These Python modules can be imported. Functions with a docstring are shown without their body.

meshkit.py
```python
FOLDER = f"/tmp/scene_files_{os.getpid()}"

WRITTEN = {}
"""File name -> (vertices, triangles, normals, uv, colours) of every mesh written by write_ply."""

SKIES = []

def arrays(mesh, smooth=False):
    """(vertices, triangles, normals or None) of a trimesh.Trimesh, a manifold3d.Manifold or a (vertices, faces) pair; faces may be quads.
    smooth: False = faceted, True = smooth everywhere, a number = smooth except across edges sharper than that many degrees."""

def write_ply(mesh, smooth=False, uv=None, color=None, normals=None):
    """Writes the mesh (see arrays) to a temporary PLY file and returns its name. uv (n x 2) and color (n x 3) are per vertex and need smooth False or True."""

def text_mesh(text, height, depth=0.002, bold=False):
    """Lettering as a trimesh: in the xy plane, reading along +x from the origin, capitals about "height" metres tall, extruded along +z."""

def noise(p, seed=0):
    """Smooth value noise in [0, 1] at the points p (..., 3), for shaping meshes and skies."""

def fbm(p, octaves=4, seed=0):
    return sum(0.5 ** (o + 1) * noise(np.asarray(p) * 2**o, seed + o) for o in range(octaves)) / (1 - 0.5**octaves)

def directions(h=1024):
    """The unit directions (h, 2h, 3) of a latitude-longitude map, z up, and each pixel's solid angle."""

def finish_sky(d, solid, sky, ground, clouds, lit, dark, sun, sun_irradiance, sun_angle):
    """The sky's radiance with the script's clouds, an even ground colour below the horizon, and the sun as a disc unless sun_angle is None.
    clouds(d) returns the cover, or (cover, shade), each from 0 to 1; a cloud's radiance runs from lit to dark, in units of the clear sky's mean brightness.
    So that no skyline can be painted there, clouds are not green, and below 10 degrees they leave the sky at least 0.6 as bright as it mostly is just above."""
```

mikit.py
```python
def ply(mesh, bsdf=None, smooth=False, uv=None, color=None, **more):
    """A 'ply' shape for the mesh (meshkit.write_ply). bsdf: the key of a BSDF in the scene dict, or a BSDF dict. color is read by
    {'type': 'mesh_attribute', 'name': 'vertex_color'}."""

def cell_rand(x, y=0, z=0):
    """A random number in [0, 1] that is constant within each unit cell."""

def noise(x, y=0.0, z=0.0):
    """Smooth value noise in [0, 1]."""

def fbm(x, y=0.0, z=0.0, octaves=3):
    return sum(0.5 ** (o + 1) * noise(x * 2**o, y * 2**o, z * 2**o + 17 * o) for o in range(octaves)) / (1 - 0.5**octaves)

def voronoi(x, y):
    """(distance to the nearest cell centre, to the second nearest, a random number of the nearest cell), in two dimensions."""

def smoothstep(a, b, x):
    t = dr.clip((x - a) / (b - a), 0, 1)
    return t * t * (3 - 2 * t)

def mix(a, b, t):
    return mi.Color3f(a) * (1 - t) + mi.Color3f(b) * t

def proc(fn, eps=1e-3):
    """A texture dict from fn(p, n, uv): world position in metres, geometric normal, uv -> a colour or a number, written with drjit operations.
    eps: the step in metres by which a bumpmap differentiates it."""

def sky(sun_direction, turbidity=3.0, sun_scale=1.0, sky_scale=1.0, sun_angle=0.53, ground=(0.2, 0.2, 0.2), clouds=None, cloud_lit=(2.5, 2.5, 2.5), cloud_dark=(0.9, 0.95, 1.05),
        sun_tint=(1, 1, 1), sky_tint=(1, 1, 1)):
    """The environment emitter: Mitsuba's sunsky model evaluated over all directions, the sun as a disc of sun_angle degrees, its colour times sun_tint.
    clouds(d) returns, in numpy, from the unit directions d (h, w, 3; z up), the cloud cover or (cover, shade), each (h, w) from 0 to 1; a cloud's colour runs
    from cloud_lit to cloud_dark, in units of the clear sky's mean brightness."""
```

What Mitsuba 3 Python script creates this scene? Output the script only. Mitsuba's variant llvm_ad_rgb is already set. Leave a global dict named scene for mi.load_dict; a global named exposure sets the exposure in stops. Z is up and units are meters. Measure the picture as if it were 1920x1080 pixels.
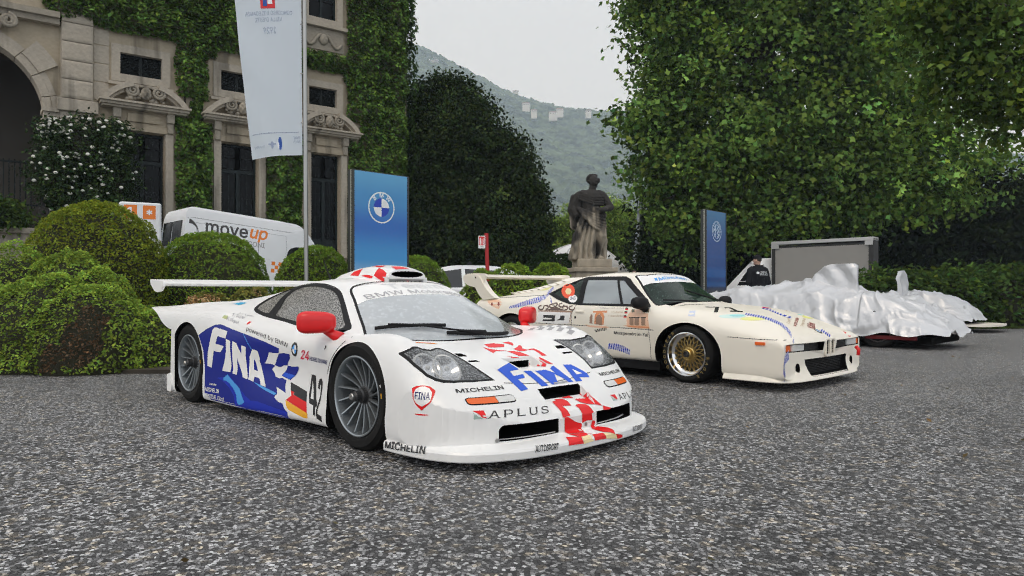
import math, random
import numpy as np
import trimesh, shapely, manifold3d
import drjit as dr
import mitsuba as mi
import mikit, meshkit
from mikit import ply, proc, noise, fbm, voronoi, cell_rand, smoothstep, mix
from manifold3d import Manifold, Mesh, CrossSection
from shapely.geometry import Polygon, LineString, Point, MultiPolygon, box as sbox
from shapely.ops import unary_union
from scipy.interpolate import Akima1DInterpolator

T = mi.ScalarTransform4f
scene, labels = {}, {}
RNG = np.random.RandomState(7)

# ------------------------------------------------------------------ camera, sky, exposure
EYE = 0.9826
scene['camera'] = {'type': 'perspective', 'fov': 70.86, 'fov_axis': 'x', 'near_clip': 0.05, 'far_clip': 9000.0,
                   'to_world': T().look_at(origin=[0, 0, EYE], target=[0, 1, EYE + math.tan(math.radians(0.247))], up=[0, 0, 1])}
SUN = (-0.30, -0.60, 0.74)
def cloud_cover(d):
    n = meshkit.fbm(d * np.array([2.2, 2.2, 4.0]), 4, 3)
    return np.ones(d.shape[:2]), np.clip(0.25 + 0.5 * (n - 0.5), 0, 1)
scene['sky'] = mikit.sky(SUN, turbidity=4, sun_scale=0.16, sun_angle=28, clouds=cloud_cover, cloud_lit=(3.0, 3.12, 3.28), cloud_dark=(2.25, 2.36, 2.5), ground=(0.12, 0.12, 0.11))
exposure = 1.82

# ------------------------------------------------------------------ materials
def col(v): return {'type': 'rgb', 'value': [float(x) for x in v]}
def mat(name, base, rough=0.5, metallic=0.0, spec=0.5, clearcoat=0.0, ccg=0.95, bump=None, scale=1.0, sheen=0.0, two=True):
    b = {'type': 'principled', 'base_color': base if isinstance(base, dict) else col(base), 'roughness': rough if not isinstance(rough, dict) else rough, 'metallic': metallic, 'specular': spec}
    if clearcoat: b['clearcoat'] = clearcoat; b['clearcoat_gloss'] = ccg
    if sheen: b['sheen'] = sheen
    if bump is not None: b = {'type': 'bumpmap', 'arbitrary': bump, 'scale': scale, 'bsdf': b}
    scene[name] = {'type': 'twosided', 'bsdf': b} if two else b
    return name
def rain_drops(p, n, uv):
    # beads of rain standing on the upper surfaces
    k = 85.0
    a, b, r = voronoi(p.x * k + noise(p.z * 40) * 0.7, p.y * k)
    up = smoothstep(0.25, 0.7, dr.abs(n.z))
    return up * smoothstep(0.34, 0.05, a) * (0.25 + 0.75 * r) * smoothstep(0.35, 0.5, r)

# ------------------------------------------------------------------ helpers
def clean(m):
    if isinstance(m, (list, tuple)) and m and not isinstance(m[0], np.ndarray):
        return trimesh.util.concatenate([clean(x) for x in m])
    if hasattr(m, 'to_mesh'):
        g = m.to_mesh(); return trimesh.Trimesh(np.array(g.vert_properties[:, :3], float), np.array(g.tri_verts), process=False)
    if isinstance(m, tuple):
        v, f = np.asarray(m[0], float), np.asarray(m[1], int)
        if f.shape[1] == 4: f = np.vstack([f[:, [0, 1, 2]], f[:, [0, 2, 3]]])
        return trimesh.Trimesh(v, f, process=False)
    return m
def numbered(key):
    if key not in scene and key not in labels: return key
    i = 1
    while '%s_%03d' % (key, i) in scene or '%s_%03d' % (key, i) in labels: i += 1
    return '%s_%03d' % (key, i)
def thing(name, label, category, group=None):
    key = numbered(name)
    labels[key] = {'label': label, 'category': category}
    if group: labels[key]['group'] = group
    return key
def part(holder, name, mesh, bsdf, smooth=35, M=None, label=None, kind=None, **kw):
    key = numbered(holder + '__' + name)
    m = clean(mesh)
    if M is not None:
        m = trimesh.Trimesh(m.vertices @ M[:3, :3].T + M[:3, 3], m.faces if np.linalg.det(M[:3, :3]) > 0 else m.faces[:, ::-1], process=False)
    scene[key] = ply(m, bsdf, smooth, **kw)
    if label or kind:
        labels[key] = {}
        if label: labels[key]['label'] = label
        if kind: labels[key]['kind'] = kind
    return key
def structure(name, mesh, bsdf, smooth=False, label=None, kind='structure', category=None, **kw):
    key = numbered(name)
    scene[key] = ply(clean(mesh), bsdf, smooth, **kw)
    labels[key] = {'kind': kind}
    if label: labels[key]['label'] = label
    if category: labels[key]['category'] = category
    return key
def place(x, y, z=0.0, heading=0.0, s=1.0):
    """local x forward along heading (degrees, clockwise from +x seen from above), local y to its left."""
    a = math.radians(heading); c, n = math.cos(a), math.sin(a)
    M = np.eye(4); M[:3, :3] = np.array([[c, n, 0], [-n, c, 0], [0, 0, 1]]) * s; M[:3, 3] = (x, y, z)
    return M
def bx(x0, x1, y0, y1, z0, z1, r=0.0, seg=2):
    """box with chamfered edges"""
    if r <= 0:
        return Manifold.cube([x1 - x0, y1 - y0, z1 - z0]).translate([x0, y0, z0])
    c = [Manifold.sphere(r, 4 * seg).translate([x, y, z]) for x in (x0 + r, x1 - r) for y in (y0 + r, y1 - r) for z in (z0 + r, z1 - r)]
    return Manifold.batch_hull(c)
def rot_to(d):
    d = np.asarray(d, float); d = d / np.linalg.norm(d)
    a = np.array([0, 0, 1.0]) if abs(d[2]) < 0.95 else np.array([1.0, 0, 0])
    x = np.cross(a, d); x /= np.linalg.norm(x)
    return np.stack([x, np.cross(d, x), d], 1)
def tube(pts, rad, n=8, closed=False, flat=None):
    """tube along points; rad scalar or per point; flat=(w,h) squashes the section"""
    pts = np.asarray(pts, float); m = len(pts)
    rad = np.full(m, rad, float) if np.isscalar(rad) else np.asarray(rad, float)
    tan = np.gradient(pts, axis=0)
    if closed: tan = np.roll(pts, -1, 0) - np.roll(pts, 1, 0)
    tan /= np.linalg.norm(tan, axis=1, keepdims=True) + 1e-12
    R = rot_to(tan[0]); x = R[:, 0]; V = []
    for i in range(m):
        x = x - tan[i] * (x @ tan[i]); x /= np.linalg.norm(x); y = np.cross(tan[i], x)
        a = np.arange(n) * 2 * np.pi / n
        V.append(pts[i] + rad[i] * (np.cos(a)[:, None] * x + np.sin(a)[:, None] * y))
    V = np.vstack(V); F = []
    for i in range(m if closed else m - 1):
        j = (i + 1) % m; k = np.arange(n); k2 = (k + 1) % n
        F.append(np.stack([i * n + k, i * n + k2, j * n + k2, j * n + k], 1))
    F = np.vstack(F); F = np.vstack([F[:, [0, 1, 2]], F[:, [0, 2, 3]]])
    if not closed:
        k = np.arange(1, n - 1)
        F = np.vstack([F, np.stack([k * 0, k + 1, k], 1), np.stack([k * 0, k, k + 1], 1) + (m - 1) * n])
    return trimesh.Trimesh(V, F, process=False)
def lathe(prof, n=32, axis='z'):
    """prof: (r, h) list; revolve round z (or y)"""
    prof = np.asarray(prof, float); a = np.arange(n) * 2 * np.pi / n
    V = np.stack([np.outer(prof[:, 0], np.cos(a)), np.outer(prof[:, 0], np.sin(a)), np.repeat(prof[:, 1:2], n, 1)], -1).reshape(-1, 3)
    F = []
    for i in range(len(prof) - 1):
        k = np.arange(n); k2 = (k + 1) % n
        F.append(np.stack([i * n + k, i * n + k2, (i + 1) * n + k2, (i + 1) * n + k], 1))
    F = np.vstack(F)
    if axis == 'y': V = V[:, [0, 2, 1]]; F = F[:, ::-1]
    return trimesh.Trimesh(V, np.vstack([F[:, [0, 1, 2]], F[:, [0, 2, 3]]]), process=False)
def loft(rings, cap=True):
    """closed rings (k, n, 3) -> mesh"""
    R = np.asarray(rings, float); k, n = R.shape[:2]; F = []
    i = np.arange(n); j = (i + 1) % n
    for a in range(k - 1): F.append(np.stack([a * n + i, a * n + j, (a + 1) * n + j, (a + 1) * n + i], 1))
    F = np.vstack(F); F = np.vstack([F[:, [0, 1, 2]], F[:, [0, 2, 3]]]); V = R.reshape(-1, 3)
    if cap:
        for a, flip in ((0, True), (k - 1, False)):
            c = len(V); V = np.vstack([V, R[a].mean(0)])
            t = np.stack([a * n + i, a * n + j, i * 0 + c], 1)
            F = np.vstack([F, t[:, ::-1] if flip else t])
    return trimesh.Trimesh(V, F, process=False)
def to_manifold(m):
    m = clean(m); m = trimesh.Trimesh(m.vertices, m.faces, process=True)
    if m.volume < 0: m.invert()
    return Manifold(Mesh(np.asarray(m.vertices, np.float32), np.asarray(m.faces, np.uint32)))
def prism(poly, d0, d1, plane='xz'):
    """extrude a 2D polygon (list or shapely) from d0 to d1 across the plane"""
    poly = poly if hasattr(poly, 'exterior') else Polygon(poly)
    ext = [np.array(shapely.geometry.polygon.orient(poly).exterior.coords)[:-1]] + [np.array(h.coords)[:-1][::(1 if Polygon(h).exterior.is_ccw else -1)][::-1] for h in poly.interiors]
    m = Manifold.extrude(CrossSection(ext), d1 - d0).translate([0, 0, d0])
    if plane == 'xz': return m.transform([[1, 0, 0, 0], [0, 0, -1, 0], [0, 1, 0, 0]]).mirror([0, 1, 0]).mirror([0, 0, 0]) if False else m.transform([[1, 0, 0, 0], [0, 0, 1, 0], [0, 1, 0, 0]])
    if plane == 'yz': return m.transform([[0, 0, 1, 0], [1, 0, 0, 0], [0, 1, 0, 0]])
    return m
def smooth_curve(p, n=40, closed=False):
    p = np.asarray(p, float)
    if closed: p = np.vstack([p[-2:], p, p[:3]])
    s = np.concatenate([[0], np.cumsum(np.linalg.norm(np.diff(p, axis=0), axis=1))])
    f = Akima1DInterpolator(s, p, method='makima')
    if closed: return f(np.linspace(s[2], s[-3], n, endpoint=False))
    return f(np.linspace(0, s[-1], n))
def round_poly(p, r=0.02):
    q = Polygon(p); return q.buffer(-r).buffer(2 * r).buffer(-r)
TEXTS = {}
def text_poly(text, height, bold=False):
    """lettering as a shapely shape, baseline at 0, from x = 0"""
    if (text, bold) not in TEXTS:
        m = meshkit.text_mesh(text, 1.0, 0.01, bold); v = m.vertices; f = m.faces[np.all(v[m.faces][:, :, 2] < 1e-6, axis=1)]
        TEXTS[text, bold] = unary_union([Polygon(v[t][:, :2]).buffer(1e-4) for t in f])
    return shapely.affinity.scale(TEXTS[text, bold], height, height, origin=(0, 0))
def polys(g): return [x for x in getattr(g, 'geoms', [g]) if x.geom_type == 'Polygon' and x.area > 1e-9]
def cells(shape, step):
    """a shape cut into a net of small convex-ish triangles: (vertices 2D, faces)"""
    V, F, at = [], [], 0
    x0, y0, x1, y1 = shape.bounds
    pieces = [shape]
    if step:
        shapely.prepare(shape); pieces = []
        for i in range(int(np.floor(x0 / step)), int(np.floor(x1 / step)) + 1):
            for j in range(int(np.floor(y0 / step)), int(np.floor(y1 / step)) + 1):
                pieces.append(shape.intersection(sbox(i * step, j * step, (i + 1) * step, (j + 1) * step)))
    for g in pieces:
        for q in polys(g):
            v, f = trimesh.creation.triangulate_polygon(q, engine='earcut')
            V.append(np.asarray(v)); F.append(np.asarray(f) + at); at += len(v)
    return np.vstack(V), np.vstack(F)
class Skin:
    """rays onto a body's surface, for lettering and trim that lies on it"""
    def __init__(self, mesh):
        m = clean(mesh); self.sc = mi.load_dict({'type': 'scene', 'm': ply(m, None, False)})
    def hit(self, o, d):
        o, d = np.broadcast_to(o, d.shape) if o.shape != d.shape else o, d
        si = self.sc.ray_intersect(mi.Ray3f(mi.Point3f(np.ascontiguousarray(o.T)), mi.Vector3f(np.ascontiguousarray(d.T))))
        t = np.array(si.t); n = np.array(si.n).T
        return t, n
    def decal(self, shape, frame, lift=0.0012, step=0.03):
        """shape in the frame's (u, v); frame = (origin, U, V, D): rays run along D from the plane"""
        O, U, V, D = [np.asarray(a, float) for a in frame]
        p, f = cells(shape, step)
        o = O + p[:, :1] * U + p[:, 1:] * V; d = np.tile(D / np.linalg.norm(D), (len(o), 1))
        t, n = self.hit(o, d)
        ok = np.isfinite(t) & (t < 50)
        n = np.where(((n * d).sum(1) > 0)[:, None], -n, n)
        tt = np.where(ok, t, 0)
        P = o + d * tt[:, None] + np.where(ok[:, None], n, 0) * lift
        keep = ok[f].all(1)
        if keep.any():
            q = tt[f]; keep &= (q.max(1) - q.min(1)) < (2.2 * step + .012 if step else .12)
        f = f[keep]
        a = np.cross(P[f[:, 1]] - P[f[:, 0]], P[f[:, 2]] - P[f[:, 0]])
        bad = (a @ D) > 0
        f[bad] = f[bad][:, ::-1]
        return trimesh.Trimesh(P, f, process=False)
SIDE_R = ((0, -3, 0), (1, 0, 0), (0, 0, 1), (0, 1, 0))      # looking at the right flank: u = x, v = z
SIDE_L = ((0, 3, 0), (1, 0, 0), (0, 0, 1), (0, -1, 0))
TOP = ((0, 0, 4), (1, 0, 0), (0, 1, 0), (0, 0, -1))         # u = x, v = y
FRONT = ((4, 0, 0), (0, 1, 0), (0, 0, 1), (-1, 0, 0))       # u = y, v = z
def body_net(stations, ns=170, nt=84, iters=6):
    """stations: (x, dx list, y list, z list) from the nose back, each from the middle of the top round to the middle of the floor -> closed manifold"""
    G = np.array([[(x + a, b, c) for a, b, c in zip(dx, y, z)] for x, dx, y, z in stations], float)
    d = np.linalg.norm(np.diff(G, axis=0), axis=2).mean(1); s = np.concatenate([[0], np.cumsum(d)])
    e = np.linalg.norm(np.diff(G, axis=1), axis=2).mean(0); t = np.concatenate([[0], np.cumsum(e)])
    A = Akima1DInterpolator(s, G, axis=0, method='makima')(np.linspace(0, s[-1], ns))
    A = Akima1DInterpolator(t, A, axis=1, method='makima')(np.linspace(0, t[-1], nt))
    for _ in range(iters):
        B = A.copy()
        B[1:-1] = 0.5 * A[1:-1] + 0.25 * (A[2:] + A[:-2]); A = B.copy()
        B[:, 1:-1] = 0.5 * A[:, 1:-1] + 0.25 * (A[:, 2:] + A[:, :-2]); A = B
    A[:, 0, 1] = 0; A[:, -1, 1] = 0
    L = A[:, 1:-1][:, ::-1] * np.array([1, -1, 1])
    ring = np.concatenate([A, L], 1)
    m = loft(ring)
    return to_manifold(m)
def split_by_origin(man, ids):
    """faces of a cut solid: (faces kept from the solids in ids, all other faces)"""
    g = man.to_mesh(); V = np.array(g.vert_properties[:, :3], float); Fc = np.array(g.tri_verts)
    ri, ro = np.array(g.run_index) // 3, np.array(g.run_original_id)
    own = np.zeros(len(Fc), bool)
    for k in range(len(ro)):
        if ro[k] in ids: own[ri[k]:ri[k + 1]] = True
    def sub(mask):
        m = trimesh.Trimesh(V, Fc[mask], process=False); m.remove_unreferenced_vertices(); return m
    return sub(own), sub(~own)
# ------------------------------------------------------------------ ground
def gravel(p, n, uv):
    a, b, r = voronoi(p.x * 62, p.y * 62)
    a2, b2, r2 = voronoi(p.x * 31 + 7.3, p.y * 31 + 2.1)
    patch = fbm(p.x * .55, p.y * .55, 3.0, 3); fine = fbm(p.x * 5, p.y * 5, 1.0, 2)
    a3, b3, r3 = voronoi(p.x * 13 + 3.1, p.y * 13)
    tone = .020 + .03 * r3 * r3 + .36 * r * r * r * r + .15 * r * r + .05 * r2 * r2
    edge = smoothstep(.0, .26, b - a)
    g = tone * (.10 + .90 * edge) * (.52 + .62 * patch + .40 * fine)
    warm = smoothstep(.80, .95, r2)
    return mix((g * 1.0, g * 1.0, g * 1.02), (g * 1.15, g * 1.02, g * .84), warm)
def gravel_h(p, n, uv):
    a, b, r = voronoi(p.x * 62, p.y * 62)
    return smoothstep(.75, .05, a) * (.4 + .6 * r) + .6 * fbm(p.x * 14, p.y * 14, 2.0, 2)
mat('gravel_stones', proc(gravel), .55, spec=.45, bump=proc(gravel_h, 2e-3), scale=.006)
gx = np.concatenate([-np.geomspace(60, 3000, 14)[::-1], np.linspace(-58, 58, 59), np.geomspace(60, 3000, 14)])
gy = np.concatenate([[-60, -30, -10], np.linspace(-4, 70, 60), np.geomspace(75, 620, 10)])
def land(x, y):
    # the drive behind the bushes climbs gently to the porch
    d = .6 * (x + 14.5) - .8 * (y - 20.38); a = .8 * (x + 14.5) + .6 * (y - 20.38)
    return np.clip((9.5 - d) / 3.5, 0, 1) * np.clip(.57 - .09 * (a - 3.6), 0, .57) * (x < 0)
GX, GY = np.meshgrid(gx, gy, indexing='ij')
GV = np.stack([GX, GY, land(GX, GY)], -1).reshape(-1, 3); ny = len(gy)
gi = (np.arange(len(gx) - 1)[:, None] * ny + np.arange(ny - 1)).ravel()
structure('gravel_forecourt', (GV, np.stack([gi, gi + ny, gi + ny + 1, gi + 1], 1)), 'gravel_stones', False)
mat('lawn_soil', proc(lambda p, n, uv: mix((.02, .03, .012), (.05, .075, .02), fbm(p.x * 3, p.y * 3, 0))), .9)
mat('earth', proc(lambda p, n, uv: mix((.018, .015, .011), (.05, .042, .032), fbm(p.x * 9, p.y * 9, 0))), .95)

# ------------------------------------------------------------------ leaves
def leaf_mat(name, rough=.45, trans=.5, spec=.5):
    scene[name] = {'type': 'principledthin', 'base_color': {'type': 'mesh_attribute', 'name': 'vertex_color'}, 'roughness': rough, 'diff_trans': trans, 'spec_trans': 0.0, 'eta': 1.28}
    return name
LEAF = leaf_mat('leaf', .55, .8); LEAFDARK = leaf_mat('dark_leaf', .6, .4); DRY = leaf_mat('dry_leaf', .7, .4)
BARK = mat('bark', proc(lambda p, n, uv: mix((.02, .017, .013), (.075, .065, .05), fbm(p.x * 5, p.y * 5, p.z * 2))), .9)
SHAPES_ = {'kite': (np.array([[0, -.5, 0], [.32, .05, .06], [0, .55, 0], [-.32, .05, .06]]), np.array([[0, 1, 2], [0, 2, 3]])),
           'lobed': (np.array([[0, -.45, 0], [.30, -.28, .03], [.55, .02, .05], [.24, .12, .02], [.0, .58, .0], [-.24, .12, .02], [-.55, .02, .05], [-.30, -.28, .03]]), np.array([[0, 1, 3], [1, 2, 3], [0, 3, 5], [3, 4, 5], [0, 5, 7], [5, 6, 7]])),
           'slim': (np.array([[0, -.5, 0], [.17, .0, .03], [0, .55, 0], [-.17, .0, .03]]), np.array([[0, 1, 2], [0, 2, 3]]))}
def leaves_mesh(P, N, size, color, shape='kite', rng=None, roll=None):
    """one leaf at every point P, facing N"""
    rng = rng or np.random.RandomState(1); n = len(P)
    v, f = SHAPES_[shape]
    N = N / (np.linalg.norm(N, axis=1, keepdims=True) + 1e-9)
    R = rng.normal(size=(n, 3)); 
    if roll is not None: R = R * .5 + np.asarray(roll)
    Tn = R - N * (R * N).sum(1, keepdims=True); Tn /= np.linalg.norm(Tn, axis=1, keepdims=True) + 1e-9
    B = np.cross(N, Tn); s = (size * rng.uniform(.65, 1.3, n))[:, None, None]
    V = P[:, None] + s * (v[None, :, :1] * B[:, None] + v[None, :, 1:2] * Tn[:, None] + v[None, :, 2:] * N[:, None])
    F = (f[None] + (np.arange(n) * len(v))[:, None, None]).reshape(-1, 3)
    C = np.repeat(np.asarray(color)[:, None], len(v), 1).reshape(-1, 3)
    return V.reshape(-1, 3), F, C
def leaf_part(holder, name, VFC, bsdf, kind='stuff', label=None):
    V, F, C = VFC
    key = numbered(holder + '__' + name if holder else name)
    scene[key] = ply(trimesh.Trimesh(V, F, process=False), bsdf, False, color=np.clip(C, .002, 1))
    labels[key] = {'kind': kind}
    if label: labels[key]['label'] = label
    return key
def tones(n, base, var, rng, hue=.12):
    t = np.exp(rng.normal(0, var, n))[:, None]
    h = rng.normal(0, hue, n)[:, None]
    return np.asarray(base)[None] * t * np.concatenate([1 + h, 1 + 0 * h, 1 - .6 * h], 1)
def crown(lobes, clusters, per, size, base, rng, spread=.28, shape='kite', shell=.5, up=.7, var=.3, young=.12, droop=0.0, keep=None):
    """lobes: (x, y, z, rx, ry, rz); clusters of leaves spread through the lobes' outer volume"""
    L = np.array(lobes, float); w = (L[:, 3] * L[:, 4] * L[:, 5]) ** (2 / 3.); w /= w.sum()
    k = rng.choice(len(L), clusters, p=w); d = rng.normal(size=(clusters, 3)); d /= np.linalg.norm(d, axis=1, keepdims=True)
    r = shell + (1 - shell) * rng.rand(clusters) ** .6
    r *= 1 + .10 * (meshkit.fbm(d * 2.7 + k[:, None] * 3.1, 3, 5) - .5) * 4
    Cc = L[k, :3] + d * r[:, None] * L[k, 3:]
    if keep is not None:
        ok = keep(Cc); Cc, d, k = Cc[ok], d[ok], k[ok]
    n = len(Cc) * per; ci = np.repeat(np.arange(len(Cc)), per)
    off = rng.normal(size=(n, 3)) * spread * np.array([1, 1, .6]); off[:, 2] -= droop * np.abs(off[:, 0])
    P = Cc[ci] + off
    N = d[ci] * .5 + np.array([0, 0, up]) + rng.normal(size=(n, 3)) * .55
    tone = np.exp(rng.normal(0, var, len(Cc)))[ci]; yg = (rng.rand(len(Cc)) < young)[ci]
    C = tones(n, base, .22, rng) * tone[:, None]
    C[yg] = C[yg] * [1.7, 1.6, 1.1]
    return leaves_mesh(P, N, np.full(n, size), C, shape, rng)
def limb(p0, p1, r0, r1, rng, wob=.08, n=9):
    t = np.linspace(0, 1, n)[:, None]; p0, p1 = np.array(p0, float), np.array(p1, float)
    L = np.linalg.norm(p1 - p0); q = p0 + (p1 - p0) * t + rng.normal(size=(n, 3)) * wob * L * .12 * np.sin(np.pi * t)
    return tube(q, np.linspace(r0, r1, n), 8)
def tree(name, label, lobes, foot, top, r0, clusters, per, size, base, seed, bsdf=LEAF, branches=9, group=None, **kw):
    rng = np.random.RandomState(seed); t = thing(name, label, 'tree', group)
    parts_ = [limb(foot, top, r0, r0 * .35, rng, .12, 14)]
    f, tp = np.array(foot, float), np.array(top, float)
    for i in range(branches):
        L = lobes[rng.randint(len(lobes))]; a = f + (tp - f) * rng.uniform(.3, .95)
        b = np.array(L[:3]) + rng.normal(size=3) * np.array(L[3:]) * .35
        parts_.append(limb(a, b, r0 * .32, r0 * .06, rng, .25))
    part(t, 'trunk', parts_, BARK, smooth=50)
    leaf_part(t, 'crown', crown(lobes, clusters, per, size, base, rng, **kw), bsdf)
    return t
def bush_core(lobes, k=.86):
    ms = []
    for L in lobes:
        s = trimesh.creation.icosphere(3, 1.0); v = s.vertices * np.array(L[3:]) * k + np.array(L[:3]); v[:, 2] = np.maximum(v[:, 2], .0)
        ms.append(trimesh.Trimesh(v, s.faces, process=False))
    return ms
CORE = mat('painted_core_shade', (.022, .022, .011), .95)  # solid filling under the leaves; its dark colour stands for inner shade
def clipped_dome(name, label, x, y, rx, ry, h, n, size, base, seed, square=2.0, group=None, z0=0.0):
    """a box or yew clipped round: twigs under a close coat of leaves"""
    rng = np.random.RandomState(seed); t = thing(name, label, 'bush', group)
    s = trimesh.creation.icosphere(4, 1.0); v = s.vertices
    k = 1.0 / (np.abs(v[:, 0]) ** square + np.abs(v[:, 1]) ** square + np.abs(v[:, 2]) ** square) ** (1 / square)
    core = v * k[:, None] * np.array([rx, ry, h]) * .93; core[:, 2] = np.maximum(core[:, 2], 0)
    part(t, 'dark_core', trimesh.Trimesh(core + [x, y, z0], s.faces, process=False), CORE, smooth=True)
    d = rng.normal(size=(n, 3)); d[:, 2] = np.abs(d[:, 2]) - .12; d /= np.linalg.norm(d, axis=1, keepdims=True)
    k = 1.0 / (np.abs(d[:, 0]) ** square + np.abs(d[:, 1]) ** square + np.abs(d[:, 2]) ** square) ** (1 / square)
    P = d * k[:, None] * np.array([rx, ry, h]); lump = meshkit.fbm(P * 2.2 + seed, 3, seed) - .5; fine = meshkit.noise(P * 9 + seed, seed)
    P = P * (.955 + .07 * lump + .045 * fine + .03 * rng.rand(n))[:, None]; P = P[P[:, 2] > .02]
    n = len(P); nn = P / np.array([rx, ry, h]) ** 2; nn /= np.linalg.norm(nn, axis=1, keepdims=True)
    N = nn * .7 + [0, 0, .35] + rng.normal(size=(n, 3)) * .6
    fine = meshkit.noise(P * 9 + seed, seed)
    C = tones(n, base, .28, rng) * (.55 + .9 * fine)[:, None]
    leaf_part(t, 'foliage', leaves_mesh(P + [x, y, z0], N, np.full(n, size), C, 'kite', rng), LEAF)
    return t

# clipped bushes in front of the house
DOMEG = (.17, .27, .036)
clipped_dome('clipped_bush', 'tallest round clipped bush, yellow-green, in front of the rose', -6.85, 11.9, 1.10, 1.10, 2.42, 34000, .042, (.20, .25, .030), 11, 2.7)
clipped_dome('clipped_bush', 'low wide clipped bush in front of the white van lettering', -5.45, 13.1, 1.02, 1.0, 2.02, 24000, .042, DOMEG, 12, 2.9)
clipped_dome('clipped_bush', 'clipped round bush behind the foot of the big flagpole', -3.75, 13.7, .80, .85, 1.82, 19000, .042, DOMEG, 13, 2.6)
clipped_dome('clipped_bush', 'clipped bush just right of the large blue sign', -1.98, 14.9, .86, .9, 1.70, 13000, .044, DOMEG, 14, 2.2)
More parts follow.
